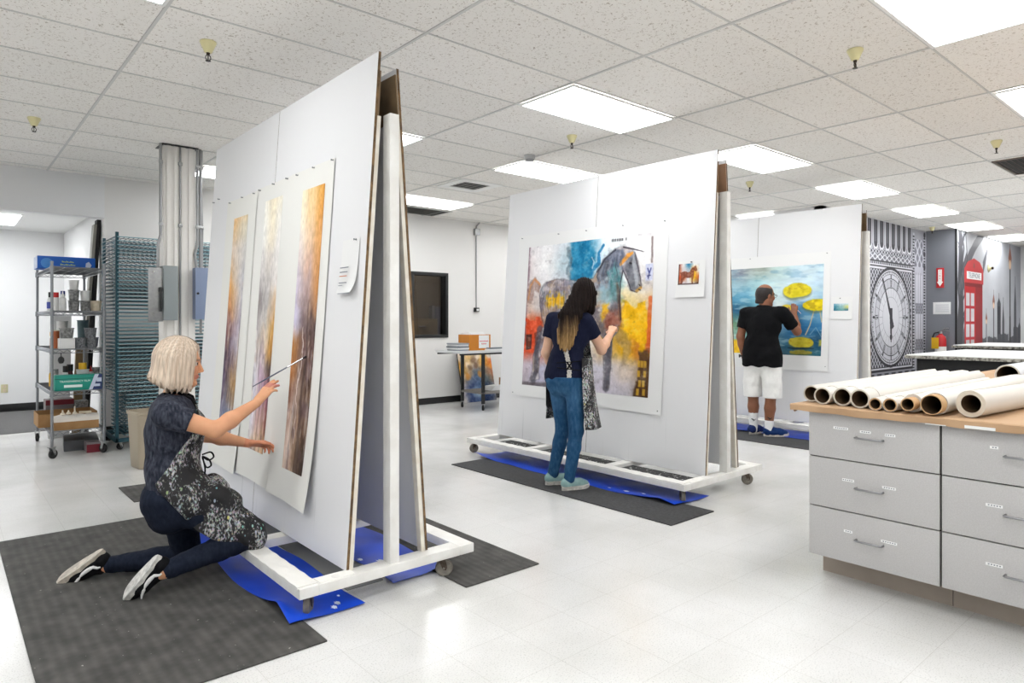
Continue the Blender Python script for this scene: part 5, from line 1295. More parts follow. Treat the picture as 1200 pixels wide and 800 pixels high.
# rolls of paper
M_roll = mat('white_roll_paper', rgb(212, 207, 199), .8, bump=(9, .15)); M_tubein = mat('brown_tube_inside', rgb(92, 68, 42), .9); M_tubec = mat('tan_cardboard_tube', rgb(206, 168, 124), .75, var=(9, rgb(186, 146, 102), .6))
M_cream2 = mat('cream_tube_paper', rgb(214, 204, 188), .75)
def roll(label, y, x0, L, ro, core, yaw, mout, mcore, protrude=0.0, wrap=.0, z=None, tag_='paper roll', ragged=0.02):
    """hollow tube lying along +x from its near mouth at x0"""
    t = thing('paper_roll', label, 'paper roll', (x0, y, (.888+ro) if z is None else z), R(yaw), 'paper rolls on the worktop')
    M = T(0, 0, 0, 0, R(90))
    bm = B()
    lathe(bm, [(core, -protrude), (core+.0035, -protrude), (core+.0035, .02), (core+.0035, L*.98), (core, L*.98), (core, -protrude)], 32, (0, 0, 0), M)
    obj('core_tube', bm, mcore, t)
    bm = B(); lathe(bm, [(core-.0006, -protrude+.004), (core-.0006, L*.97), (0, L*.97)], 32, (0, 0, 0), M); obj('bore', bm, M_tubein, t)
    bm = B(); n = 56; nz = 26; turns = 1.12
    def wr(u, v):
        a = 2*PI*turns*u+.4; r = core+.006+(ro-core-.006)*(.75+.25*u)
        xx = .0+ (L+ragged*math.sin(a*3+y*40)+ragged*.7*math.sin(a*7+y*90))*v
        if v == 0: xx = .0015*math.sin(a*2)
        return (xx, r*math.cos(a), r*math.sin(a))
    sheet(bm, wr, n, nz, .0012); obj('rolled_sheet', bm, mout, t)
    # rim closing the roll's near end
    bm = B(); lathe(bm, [(core+.0036, .004), (core+.0036, .002), (ro*.97, .002), (ro*.97, .004)], 32, (0, 0, 0), M); obj('roll_end', bm, mcore if protrude == 0 else mout, t)
    if wrap:
        bm = B(); lathe(bm, [(ro+.0008, wrap), (ro+.003, wrap), (ro+.003, L*.6), (ro+.0008, L*.6)], 36, (0, 0, 0), M); obj('outer_wrap', bm, mout, t)
    return t
roll('white paper roll lying farthest left on the kraft worktop', 1.634, 3.49, 1.85, .0425, .036, 0, M_roll, M_cream2)
roll('second white paper roll from the left, with a wrapped band near its mouth', 1.545, 3.42, 1.9, .0425, .036, 0, M_roll, M_cream2, 0, .11)
roll('third white paper roll from the left, with a wrapped band near its mouth', 1.450, 3.43, 1.9, .045, .038, 0, M_roll, M_cream2, 0, .11)
roll('fourth white paper roll from the left, just left of the thin tan tubes', 1.355, 3.40, 1.9, .046, .039, 0, M_roll, M_cream2, 0, .12)
roll('thin tan cardboard tube, left one of the two in the middle of the rolls', 1.275, 3.375, 1.8, .030, .023, 0, M_roll, M_tubec, .0, .1)
roll('thin tan cardboard tube, right one of the two in the middle of the rolls', 1.208, 3.37, 1.8, .032, .025, 0, M_roll, M_tubec, .0, .13)
roll('white roll with a small tan core poking out, right of the thin tan tubes', 1.130, 3.43, 1.8, .043, .026, 0, M_roll, M_tubec, .07, .0)
roll('large tan cored roll second from the right at the worktop front', .034+1.0, 3.42, 1.9, .05, .041, 0, M_roll, M_tubec, .06, .0)
roll('large loose white roll at the right end of the row with a wide mouth', .905, 3.44, 1.7, .060, .040, -6, M_roll, M_cream2)
roll('long greyish white roll lying at the back right of the worktop', 1.19, 5.3, 1.85, .07, .06, 0, mat('greyish_film', rgb(214, 217, 222), .35), M_cream2)

# ================================================================ work tables in the distance
M_dark = mat('black_table_side', rgb(20, 20, 22), .6); M_rough = mat('paint_crusted_edge', rgb(70, 64, 56), .8, var=(24, rgb(190, 186, 176), .8), bump=(30, .6))
def work_table(label, x0, x1, y0, y1, z, group):
    t = thing('work_table', label, 'table', (x0, y1, 0), 0, group)
    W, D = x1-x0, y1-y0
    bm = B(); box(bm, (0, -D, z-.05), (W, 0, z-.012), .006); obj('table_edge', bm, M_rough, t)
    bm = B(); box(bm, (.02, -D+.02, z-.012), (W-.02, -.02, z), .004); obj('paper_top', bm, M_paper, t)
    bm = B(); box(bm, (.15, -D+.1, .06), (W-.15, -.1, z-.05), .006); obj('base_cabinet', bm, M_dark, t)
    bm = B(); box(bm, (.2, -D+.2, 0), (W-.2, -.2, .06)); obj('plinth', bm, M_black, t)
    return t
work_table('big black work table with a white top behind the paper rolls', 9.75, 12.3, .2, 3.32, .872, 'black work tables')
work_table('farther white topped work table below the telephone box mural', 13.0, 15.0, .2, 3.7, .915, 'black work tables')

# ================================================================ wall murals
M_mural = vcol_mat('mural_print', .55)
def clock_canvas():
    X0, X1, Z1, Z0 = 10.9, 13.8, 2.97, 0.0
    c = Canvas(X1-X0, Z1-Z0, 360, 41)
    x = X0+c.u*c.w; z = Z1-c.v*c.h
    c.c[:] = (118, 119, 126); c.c += ((c.n((9, 9), 1)-.5)*60)[..., None]
    def g(cond, col, a=1.0): c.put(cond.astype(float), col, a)
    W_, K_, G_ = (228, 228, 234), (40, 40, 48), (128, 129, 138)
    rect = lambda a, b, zz0, zz1: (x >= a) & (x <= b) & (z >= zz0) & (z <= zz1)
    # stone ornament texture
    def lace(mask, sx, sz, lo=(60, 60, 70), hi=(214, 214, 222)):
        p = np.sin(x*2*PI/sx)*np.sin(z*2*PI/sz)+.5*np.sin(x*4*PI/sx+1)*np.cos(z*4*PI/sz)
        k = np.clip(p*1.6+.5, 0, 1)[..., None]; col = np.array(lo)*(1-k)+np.array(hi)*k
        c.c = np.where(mask[..., None], col, c.c)
    g(rect(10.9, 13.8, 0, 2.97), (168, 168, 176))
    # arched openings at the top
    for k in range(8):
        a = 11.16+k*.245
        g(rect(a-.02, a+.17, 2.5, 2.97), W_); g(rect(a, a+.15, 2.6, 2.97), K_); g(((x-a-.075)**2+(z-2.6)**2 < .075**2), K_)
        g(((x-a-.075)**2+(z-2.58)**2 < .115**2) & ((x-a-.075)**2+(z-2.58)**2 > .1**2) & (z < 2.58), (70, 70, 80))
        g(rect(a+.05, a+.1, 2.62, 2.95), (84, 84, 94))
    lace(rect(11.1, 13.1, 2.42, 2.5), .12, .08); lace(rect(11.05, 13.1, 2.32, 2.42), .2, .1, (110, 110, 120), (224, 224, 230))
    g(rect(10.95, 13.12, 2.295, 2.32), K_); lace(rect(11.0, 13.1, 2.25, 2.295), .08, .09); g(rect(10.95, 13.12, 2.235, 2.25), (240, 240, 244))
    # clock panel and its frame
    g(rect(11.16, 13.12, .48, 2.235), K_); g(rect(11.2, 13.08, .52, 2.215), W_); g(rect(11.235, 13.045, .55, 2.185), K_); lace(rect(11.25, 13.03, .565, 2.17), .11, .11, (52, 52, 62), (206, 206, 214))
    cx, cz, R0 = 12.12, 1.385, .845
    r = np.hypot((x-cx)/1.04, z-cz); a = np.arctan2(x-cx, z-cz)
    for ro, ri, col in ((R0, R0-.06, K_), (R0-.05, R0-.07, W_), (R0-.07, R0-.085, K_), (R0-.085, R0-.19, (222, 222, 230)), (R0-.19, R0-.205, K_), (R0-.205, R0-.34, (206, 206, 214)), (R0-.34, R0-.355, (70, 70, 80)), (R0-.355, 0, (226, 226, 232))):
        g((r <= ro) & (r > ri), col)
    fr = np.mod(a/(2*PI)*60, 1); g((r < R0-.085) & (r > R0-.12) & (np.abs(fr-.5) > .42), K_)
    g((r < R0-.12) & (r > R0-.128), K_); fr = np.mod(a/(2*PI)*12, 1); g((r < R0-.12) & (r > R0-.19) & (np.abs(fr-.5) > .44), K_); 
    n12 = np.mod(a/(2*PI)*12+.5, 1)-.5; g((r < R0-.215) & (r > R0-.33) & (np.abs(n12) < .12) & (np.abs(np.mod(np.abs(n12)*30, 1)-.5) > .2), K_)
    g((r < R0-.215) & (r > R0-.33) & (np.abs(n12) > .485), (120, 120, 130))
    g((r < R0-.355) & (r > R0-.5) & (np.abs(np.mod(a/(2*PI)*24, 1)-.5) > .47), (150, 150, 160)); g((r < .345) & (r > .337), (150, 150, 160))
    def hand(a_, L, w, tail):
        d = (math.sin(a_), math.cos(a_)); t = (x-cx)*d[0]+(z-cz)*d[1]; s = np.abs((x-cx)*d[1]-(z-cz)*d[0])
        g((t > -tail) & (t < L) & (s < w*(1-.7*np.clip(t/L, 0, 1))), (44, 44, 52))
    hand(R(-28), .74, .045, .2); hand(R(180), .42, .06, .16)
    g((r < .06), (40, 40, 48)); g((np.hypot(x-cx, z-(cz-.33)) < .055), (40, 40, 48)); g((np.hypot(x-cx-.06, z-(cz-.12)) < .05), (60, 60, 68))
    # ornamental columns right and left of the panel
    for xa in (11.06, 13.16, 13.7):
        s = np.mod(z/.052, 1); g(rect(xa-.045, xa+.045, 0, 2.9), (206, 206, 214)); g(rect(xa-.04, xa+.04, 0, 2.86) & (np.abs(s-.5) < .3), K_)
    g(rect(13.22, 13.64, 0, 2.3), (196, 196, 206)); 
    for xa in (13.28, 13.4, 13.52): g(rect(xa, xa+.06, .9, 2.16), (222, 222, 230)); g(rect(xa-.02, xa, .2, 2.2), (130, 130, 140))
    for zz in (1.5, 1.6, .85, .95): lace(rect(13.24, 13.63, zz-.05, zz+.05), .1, .1, (70, 70, 80), (190, 190, 200))
    lace(rect(13.2, 13.66, 2.3, 2.8), .2, .24, (120, 120, 130), (206, 206, 214)); lace(rect(10.95, 13.7, 0, .46), .3, .2, (60, 60, 68), (150, 150, 160))
    g(rect(10.9, 11.0, 0, 2.97), (90, 90, 98))
    for zz in (2.9, 2.55, 2.31): g((np.hypot(x-13.7, z-zz) < .05), K_)
    c.c = c.c*.92+2
    return c
t = clock_canvas()
def flat_wall(X0, X1, Z1, Z0, Y):
    return lambda u, v: np.stack([X0+(X1-X0)*u, np.full_like(u, Y), Z1+(Z0-Z1)*v], -1)
o = t.mesh('wall_mural', M_mural, lambda u, v: flat_wall(-1.45, 1.45, 2.955, .0, -.003)(u, v)); o.location = (12.35, 4.33, 0)
tag(o, 'black and white wall mural of a tower clock face', 'mural')
def box_canvas():
    X0, X1, Z1 = 13.83, 18.2, 2.955
    c = Canvas(X1-X0, Z1, 420, 43)
    x = X0+c.u*c.w; z = Z1-c.v*c.h
    c.blocks([[(186,188,193),(194,196,200),(198,200,205),(182,184,190),(152,154,162)], [(178,180,186),(190,192,197),(196,198,203),(190,192,198),(172,174,182)], [(166,168,174),(178,180,185),(188,190,195),(186,188,193),(176,178,184)]], .05, 1, 10, (3, 3))
    uv = lambda X, Z: ((X-X0)/c.w, (Z1-Z)/c.h)
    def g(pts, col, soft=.01, a=1, rough=0, rs=4): c.put(c.poly([uv(*p) for p in pts], soft, rough, rs), col, a)
    def st(pts, r, col, a=1, rough=.0, rs=5): c.put(c.stroke([uv(*p) for p in pts], r, .012, rough, rs), col, a)
    D_ = (58, 58, 64)
    # tree at the left
    st([(14.0, 0), (13.98, .9), (14.05, 1.6), (14.02, 2.3), (14.0, 2.97)], [.2, .17, .15, .12, .1], D_, 1, .04, 3)
    st([(14.05, 1.9), (14.4, 2.4), (14.9, 2.75), (15.3, 2.97)], [.13, .11, .1, .1], (90, 90, 96), 1, .02)
    for k in range(16):
        random.seed(200+k); a0 = (13.95+random.random()*.35, 1.2+random.random()*1.6); L = .35+random.random()*.6; th = R(random.uniform(30, 120))
        st([a0, (a0[0]+L*.5*math.cos(th), a0[1]+L*.5*math.sin(th)), (a0[0]+L*math.cos(th+.5), a0[1]+L*math.sin(th+.4))], [.035, .022, .008], D_, .9, .03, 5)
    for k in range(5): 
        random.seed(300+k); st([(15.4, 2.25+.05*k), (15.55+.05*k, 2.45+.09*k), (15.6+.06*k, 2.55+.1*k)], [.02, .014, .006], (90, 90, 98), .9)
    st([(14.1, .7), (14.3, 1.2), (14.35, 1.7)], [.1, .07, .04], (84, 84, 90), .9, .04)
    # skyline
    for xa, w, h in ((15.2, .2, .9), (15.45, .16, .98), (15.62, .1, .85), (16.0, .3, 1.0), (16.55, .4, .95), (16.9, .3, 1.05), (17.2, .3, .9), (17.6, .35, .98), (18.0, .4, 1.2)):
        g([(xa-w, 0), (xa+w, 0), (xa+w, h), (xa-w, h)], (70, 71, 78), .02, .9, .05, 8)
    for xa, w, h, sp in ((16.5, .13, 1.68, 1.8), (16.82, .08, 1.3, 1.72), (17.75, .09, 1.7, 2.2), (18.1, .1, 1.2, 1.3)):
        g([(xa-w, 0), (xa+w, 0), (xa+w, h), (xa, sp), (xa-w, h)], (64, 65, 72), .015, .95)
        st([(xa, h), (xa, sp+.08)], .012, (64, 65, 72))
    g([(16.4, 1.05), (16.62, 1.05), (16.62, 1.62), (16.4, 1.62)], (44, 45, 52), .01)
    # lamp posts
    for xa, zt, s in ((17.34, 2.92, 1.0), (16.12, 1.88, .62), (15.62, 1.5, .48)):
        st([(xa, 0), (xa, zt-.5*s)], .045*s, (50, 48, 52)); g([(xa-.09*s, 0), (xa+.09*s, 0), (xa+.06*s, zt-1.5*s), (xa-.06*s, zt-1.5*s)], (48, 46, 50))
        g([(xa-.06*s, zt-.5*s), (xa+.06*s, zt-.5*s), (xa+.13*s, zt-.26*s), (xa, zt), (xa-.13*s, zt-.26*s)], (150, 92, 74), .01)
        c.put(c.ell(*uv(xa, zt-.4*s), .09*s/c.w, .1*s/c.h, .02), (240, 206, 170)); st([(xa, zt-.05), (xa, zt+.06)], .014*s, (90, 60, 60))
    # red telephone box
    RD, DR = (190, 24, 30), (130, 12, 20)
    g([(14.26, 0), (15.36, 0), (15.36, 2.04), (14.26, 2.04)], RD); g([(14.92, 0), (15.36, 0), (15.36, 2.04), (14.92, 1.98)], (150, 14, 22))
    g([(14.24, 2.02), (15.42, 2.02), (15.42, 2.3), (15.2, 2.44), (14.83, 2.5), (14.45, 2.42), (14.24, 2.28)], (200, 50, 54))
    g([(14.28, 1.96), (15.36, 1.96), (15.36, 2.03), (14.28, 2.03)], DR)
    for i in range(6):
        for (xa, xb) in ((14.34, 14.56), (14.63, 14.84)):
            zt = 1.84-i*.29; g([(xa, zt-.24), (xb, zt-.24), (xb, zt), (xa, zt)], (206, 204, 206), .012)
    c.put(c.ell(*uv(14.83, 2.36), .045/c.w, .05/c.h, .01), (150, 70, 60))
    return c
o = box_canvas().mesh('wall_mural', M_mural, lambda u, v: flat_wall(.005, 4.37, 2.955, 0., -.003)(u, v)); o.location = (13.825, 3.85, 0)
tag(o, 'wall mural with red telephone box, bare tree, lamp posts and grey skyline', 'mural')
bm = B(); box(bm, (.56, -.006, 2.1), (1.46, -.0035, 2.24), .0); sg = obj('sign_panel', bm, M_paper, o)
text('lettering', 'TELEPHONE', .13, M_ink, o, (1.01, -.0062, 2.168), (R(90), 0, 0), .0004)
# small cream fitting on the mural
t = thing('wall_fitting', 'small cream fitting on the mural right of the telephone box top', 'fitting', (15.75, 3.845, 2.36))
bm = B(); lathe(bm, [(0, 0), (.07, 0), (.075, .012), (.05, .03), (.03, .05), (0, .052)], 20, (0, 0, 0), T(0, 0, 0, R(90))); obj('cup', bm, M_cream, t)
bm = B(); lathe(bm, [(.02, .05), (.03, .06), (.024, .085), (0, .09)], 16, (0, 0, 0), T(0, 0, 0, R(90))); obj('head', bm, M_bronze, t)
# ---- fittings on the grey wall, facing -x
M_signred = mat('sign_red', rgb(196, 30, 34), .45); M_signw = mat('sign_white', rgb(240, 236, 230), .5)
t = thing('fire_sign', 'red fire extinguisher sign with a white down arrow on the grey wall', 'sign', (13.8, 4.10, 2.1))
bm = B(); box(bm, (-.02, -.06, -.18), (0, .06, .18), .002); obj('sign_plate', bm, M_signred, t)
bm = B(); MX = Matrix(((0, 0, -1, 0), (-1, 0, 0, 0), (0, 1, 0, 0), (0, 0, 0, 1)))
prism(bm, [(-.03, .15), (.03, .15), (.03, -.07), (.05, -.07), (0, -.155), (-.05, -.07), (-.03, -.07)], .0205, .0225, MX)
ar = obj('arrow', bm, M_signw, t)
text('lettering', 'F\nI\nR\nE', .045, M_signred, t, (-.0226, 0, .055), (R(90), 0, R(-90)), .0004)
t = thing('wall_notice', 'white paper notice on the grey wall below the fire sign', 'notice', (13.8, 4.075, 1.55))
bm = B(); box(bm, (-.008, -.14, -.11), (0, .14, .11), .001); obj('sheet', bm, M_paper, t)
for dz in (.06, .03, 0, -.03, -.06): bm = B(); box(bm, (-.009, -.11, dz-.004), (-.008, .1, dz+.004)); obj('printed_line', bm, M_inkl, t)
t = thing('fire_extinguisher', 'red fire extinguisher with a yellow tag standing below the white notice', 'fire extinguisher', (13.68, 4.06, .62))
bm = B(); lathe(bm, [(0, 0), (.08, 0), (.088, .012), (.088, .36), (.07, .42), (.03, .45), (.03, .47), (0, .47)], 28); obj('cylinder', bm, M_signred, t)
bm = B(); cyl(bm, (0, 0, .465), (0, 0, .51), .026, n=16); tube(bm, [(0, 0, .5), (-.02, -.07, .53), (-.02, -.14, .52)], .009, 8); tube(bm, [(0, 0, .51), (-.02, -.06, .56), (-.02, -.13, .57)], .009, 8); obj('valve_handle', bm, M_steel, t)
bm = B(); tube(bm, [(0, .02, .5), (-.03, .09, .48), (-.05, .115, .4), (-.05, .11, .2)], .012, 8); obj('hose', bm, M_black, t)
bm = B(); box(bm, (-.1, -.01, .2), (-.094, .11, .4), .003, T(0, 0, 0, 0, 0, R(-8))); obj('inspection_tag', bm, M_yellow, t)
bm = B(); lathe(bm, [(.0886, .1), (.0892, .1), (.0892, .24), (.0886, .24)], 28); obj('label_band', bm, M_signw, t)
bm = B(); box(bm, (.09, -.05, .1), (.12, .05, .42), .004); obj('wall_bracket', bm, M_steel, t)
# ================================================================ people
from mathutils.bvhtree import BVHTree
A3 = lambda *v: np.array(v, float)
def unit(v): v = np.array(v, float); return v/np.linalg.norm(v)
def basis(f, up=(0, 0, 1)):
    f = unit(f); l = unit(np.cross(up, f)); u = np.cross(f, l); return f, l, u
def rot_about(v, axis, a):
    axis = unit(axis); return v*math.cos(a)+np.cross(axis, v)*math.sin(a)+axis*axis.dot(v)*(1-math.cos(a))
def add_hand(S, wrist, d, n, right, s=1.0, curl=(.3, .35, .4, .45), spread=.10, thumb=(.55, .35), rad=1.0):
    """palm, four separate unequal fingers and a thumb rooted at the side of the palm"""
    d = unit(d); n = unit(np.array(n, float)-d*np.dot(n, d)); t = np.cross(d, n) if right else np.cross(n, d)
    W = np.array(wrist, float)
    offs = (.029, .0095, -.0105, -.0285); heads = (.086, .090, .086, .077); lens = (.070, .078, .072, .056)
    for k in range(4):
        K = W+(d*heads[k]+t*offs[k])*s
        S.cap(W+(d*.012+t*offs[k]*.55)*s, K, .0135*s*rad, .0105*s*rad, .010*s)
        dir_ = rot_about(d, n, (-1 if right else 1)*-spread*(1.5-k)*.6)
        P = K; c = curl[k]
        for seg, (fl, r0, r1) in enumerate(((.46, .0098, .0088), (.30, .0088, .008), (.24, .008, .0066))):
            dir_ = rot_about(dir_, np.cross(dir_, n), c*(1.0 if seg == 0 else 1.15 if seg == 1 else .8))
            Q = P+dir_*lens[k]*fl*s
            S.cap(P, Q, r0*s*rad*(.86 if k == 3 else 1), r1*s*rad*(.86 if k == 3 else 1), .003)
            P = Q
    b = W+(d*.022+t*.024+n*.006)*s
    td = unit(t*.8+d*.75+n*thumb[1]); m = b+td*.042*s; td2 = unit(td+d*.7*thumb[0]+n*.3-t*.25); e = m+td2*.032*s; td3 = unit(td2+d*.35); g = e+td3*.024*s
    S.cap(W+(d*.012+t*.014)*s, b, .014*s*rad, .0145*s*rad, .01).cap(b, m, .0145*s*rad, .0112*s*rad, .008).cap(m, e, .0108*s*rad, .0098*s*rad, .003).cap(e, g, .0098*s*rad, .0075*s*rad, .003)
def add_head(S, c, f, s=1.0, male=False):
    f, l, u = basis(f); c = np.array(c, float); M = np.stack([f, l, u], 1)
    q = lambda a, b, z: c+(f*a+l*b+u*z)*s
    S.ell(q(-.012, 0, .028), A3(.098, .077, .097)*s, M, .02)
    S.ell(q(.028, 0, -.03), A3(.066, .060, .085)*s, M, .025)
    for b in (-1, 1): S.cap(q(.0, .05*b, -.055), q(.068, .018*b, -.094), .022*s, .018*s, .025)
    S.ell(q(.078, 0, -.094), A3(.018, .022, .016)*s, M, .015)
    S.ell(q(.082, 0, .030), A3(.014, .046, .011)*s, M, .012)
    for b in (-1, 1):
        S.ell(q(.072, .040*b, -.022), A3(.02, .018, .02)*s, M, .016)
        S.ell(q(.098, .031*b, .010), A3(.013, .017, .010)*s, M, .012, True)
    S.cap(q(.088, 0, .016), q(.110, 0, -.024), .0075*s, .0095*s, .009)
    for b in (-1, 1): S.ell(q(.098, .011*b, -.030), A3(.010, .007, .007)*s, M, .006)
    S.ell(q(.0925, 0, -.053), A3(.0085, .020, .0055)*s, M, .004); S.ell(q(.0905, 0, -.0645), A3(.0085, .018, .006)*s, M, .004)
    for b in (-1, 1): S.ell(q(-.004, .077*b, -.008), A3(.019, .009, .030)*s, M, .006)
    return q, (f, l, u)
def head_colour(V, C, q, fr, s, skin, lip, brow):
    f, l, u = fr; o = q(0, 0, 0); D = (V-o)/s; a, b, z = D@f, D@l, D@u
    m = (a > .078) & (np.abs(b) < .024) & (z > -.071) & (z < -.047); C[m] = lip
    m = (a > .06) & (np.abs(np.abs(b)-.031) < .019) & (z > .026) & (z < .035+.1*(.03-np.abs(np.abs(b)-.02))*.3); C[m] = brow
    m = (a > .055) & (np.abs(np.abs(b)-.04) < .02) & (np.abs(z+.022) < .02); C[m] = C[m]*.9+np.array((206, 110, 96))*.1
    return C
M_skin = vcol_mat('skin', .5, .35, sub=.12)
M_cloth = vcol_mat('dyed_cloth', .85, .15)
M_eyew = mat('eye_white', rgb(206, 196, 190), .3); M_iris = mat('eye_dark', rgb(40, 32, 30), .2)
def eyes(q, fr, parent, org, s):
    f, l, u = fr
    for b in (-1, 1):
        bm = B(); c = Vector(q(.0775, .031*b, .009)-org)
        t2 = bmesh.new(); bmesh.ops.create_uvsphere(t2, u_segments=20, v_segments=14, radius=.0125*s); merge(bm, t2, Matrix.Translation(c)); e = obj('eye', bm, M_eyew, parent)
        bm = B(); c2 = c+Vector(f)*.0088*s; t2 = bmesh.new(); bmesh.ops.create_uvsphere(t2, u_segments=14, v_segments=10, radius=.0058*s); merge(bm, t2, Matrix.Translation(c2)); obj('iris', bm, M_iris, e)
        bm = B(); tube(bm, [c+Vector(f*.0115*s+l*(-.012+.006*k)*s+u*(.0035+.004*math.sin(k*PI/4))*s) for k in range(5)], .0018*s, 6); obj('eyelashes', bm, M_iris, e)
def splatter_mat():
    m, nt, b = new_mat('paint_splattered_black_cloth')
    N = nt.nodes.new; L = nt.links.new
    tc = N('ShaderNodeTexCoord')
    mp = N('ShaderNodeMapping'); mp.inputs['Rotation'].default_value = (.3, .5, .8); mp.inputs['Scale'].default_value = (1, 1, .55)
    v = N('ShaderNodeTexVoronoi'); v.inputs['Scale'].default_value = 210; v.inputs['Randomness'].default_value = 1
    n = N('ShaderNodeTexNoise'); n.inputs['Scale'].default_value = 11; n.inputs['Detail'].default_value = 5
    n2 = N('ShaderNodeTexNoise'); n2.inputs['Scale'].default_value = 110; n2.inputs['Detail'].default_value = 3
    hs = N('ShaderNodeHueSaturation'); hs.inputs['Saturation'].default_value = .3; hs.inputs['Value'].default_value = .62
    ad = N('ShaderNodeMath'); ad.operation = 'MULTIPLY'
    ra = N('ShaderNodeValToRGB'); e = ra.color_ramp.elements; e[0].position = .25; e[1].position = .34
    base = N('ShaderNodeMix'); base.data_type = 'RGBA'; base.inputs[6].default_value = (*rgb(24, 23, 25), 1)
    L(tc.outputs['Object'], mp.inputs[0])
    for q in (v, n, n2): L(mp.outputs[0], q.inputs['Vector'])
    L(v.outputs['Color'], hs.inputs['Color']); L(n.outputs['Fac'], ad.inputs[0]); L(n2.outputs['Fac'], ad.inputs[1]); L(ad.outputs[0], ra.inputs[0])
    L(ra.outputs[0], base.inputs[0]); L(hs.outputs[0], base.inputs[7])
    v2 = N('ShaderNodeTexVoronoi'); v2.inputs['Scale'].default_value = 38
    r2 = N('ShaderNodeValToRGB'); e = r2.color_ramp.elements; e[0].position = .16; e[0].color = (1, 1, 1, 1); e[1].position = .22; e[1].color = (0, 0, 0, 1)
    h2 = N('ShaderNodeHueSaturation'); h2.inputs['Saturation'].default_value = .75; h2.inputs['Value'].default_value = .6
    m2 = N('ShaderNodeMix'); m2.data_type = 'RGBA'
    sp = N('ShaderNodeSeparateColor'); gt = N('ShaderNodeMath'); gt.operation = 'GREATER_THAN'; gt.inputs[1].default_value = .55; ml = N('ShaderNodeMath'); ml.operation = 'MULTIPLY'
    L(mp.outputs[0], v2.inputs['Vector']); L(v2.outputs['Distance'], r2.inputs[0]); L(v2.outputs['Color'], h2.inputs['Color']); L(v2.outputs['Color'], sp.inputs[0]); L(sp.outputs[1], gt.inputs[0])
    L(r2.outputs[0], ml.inputs[0]); L(gt.outputs[0], ml.inputs[1]); L(ml.outputs[0], m2.inputs[0]); L(base.outputs[2], m2.inputs[6]); L(h2.outputs[0], m2.inputs[7])
    L(m2.outputs[2], b.inputs['Base Color']); b.inputs['Roughness'].default_value = .7
    bp = N('ShaderNodeBump'); bp.inputs['Strength'].default_value = .4; bp.inputs['Distance'].default_value = .003; L(n2.outputs['Fac'], bp.inputs['Height']); L(bp.outputs[0], b.inputs['Normal'])
    return m
M_splat = splatter_mat()
M_blackcloth = mat('black_cloth', rgb(22, 22, 24), .85, spec=.15)
def shoe(parent, org, heel, toe, up, cols, L=.25, name='shoe', swoosh=None, canvas=False):
    heel = np.array(heel, float); d = unit(np.array(toe, float)-heel); up = unit(np.array(up, float)-d*np.dot(up, d)); y = np.cross(up, d); s = L/.25
    X = lambda V: heel+(V[:, :1]*d+V[:, 1:2]*y+V[:, 2:3]*up)*s
    S = Shape(); S.chain([(.038, 0, .042), (.10, 0, .046), (.16, 0, .036), (.212, 0, .03)], [.036, .040, .041, .031], .02); S.cap((.035, 0, .055), (.06, 0, .082), .036, .035, .02)
    S.ell((.052, 0, .118), (.034, .027, .03), None, .008, True); S.cut((0, 0, .014), (0, 0, -1))
    V, F = S.skin(.004)
    C = np.tile(np.array(cols[0], float), (len(V), 1)); C += ((fbm(V, 60, 5)-.5)*24)[:, None]
    if canvas: C[(V[:, 2] < .034)] = (232, 230, 222)
    o = raw_mesh(name, X(V)-org, F, M_cloth, linarr(C), parent)
    bm = B()
    pts = []
    for k in range(40):
        a = 2*PI*k/40; x = .125+.128*math.cos(a); w = .036+.010*math.cos(a)+(.004 if math.cos(a) < -.5 else 0)
        pts.append((x, w*math.sin(a)*(1.05 if abs(math.sin(a)) > .2 else 1)))
    h = .026 if not canvas else .024
    prism(bm, pts, -.0, h, None, .005)
    for v in bm.verts:
        z = v.co.z+(.010*max(0, (v.co.x-.19)/.06)**2); v.co = Vector(heel+(d*v.co.x+y*v.co.y+up*z)*s-org)
    obj('sole', bm, mat('sole_'+name, rgb(*cols[1]), .6, var=(40, rgb(*[c*.72 for c in cols[1]]), .7)), o)
    if swoosh:
        for sy in (-1, 1):
            bm = B(); pts = []
            for k in range(14):
                u_ = k/13; x = .05+.15*u_; z = .034+.036*(u_-.35)**2*2.2+(.016 if u_ < .1 else 0); pts.append((x, sy*(.0435-.004*u_), z))
            tube(bm, pts, [.0035+.007*math.sin(PI*min(1, k/9.)) if k < 9 else .0105*(1-(k-8)/6.)+.001 for k in range(14)], 8)
            for v in bm.verts: v.co = Vector(heel+(d*v.co.x+y*(v.co.y*.97)+up*v.co.z)*s-org)
            obj('side_stripe', bm, M_plastic_white, o)
    if canvas:
        bm = B()
        for k in range(4): tube(bm, [(.10+.02*k, -.022, .078-.011*k), (.10+.02*k, 0, .084-.011*k), (.10+.02*k, .022, .078-.011*k)], .0028, 6)
        for v in bm.verts: v.co = Vector(heel+(d*v.co.x+y*v.co.y+up*v.co.z)*s-org)
        obj('laces', bm, M_plastic_white, o)
    return o
def person(label, S, h, org, colfn):
    V, F = S.skin(h)
    for _ in range(1):
        acc = np.zeros_like(V); cnt = np.zeros(len(V))
        for a, b in ((0, 1), (1, 2), (2, 3), (3, 0)):
            np.add.at(acc, F[:, a], V[F[:, b]]); np.add.at(cnt, F[:, a], 1); np.add.at(acc, F[:, b], V[F[:, a]]); np.add.at(cnt, F[:, b], 1)
        V = V*.6+.4*acc/np.maximum(cnt, 1)[:, None]
    o = raw_mesh('person', V-np.array(org), F, M_skin, linarr(colfn(V))); o.location = org
    return tag(o, label, 'person')
def folds(scale, amp, seed):
    return lambda P, d: d-(fbm(P, scale, seed, 3)-.5)*2*amp

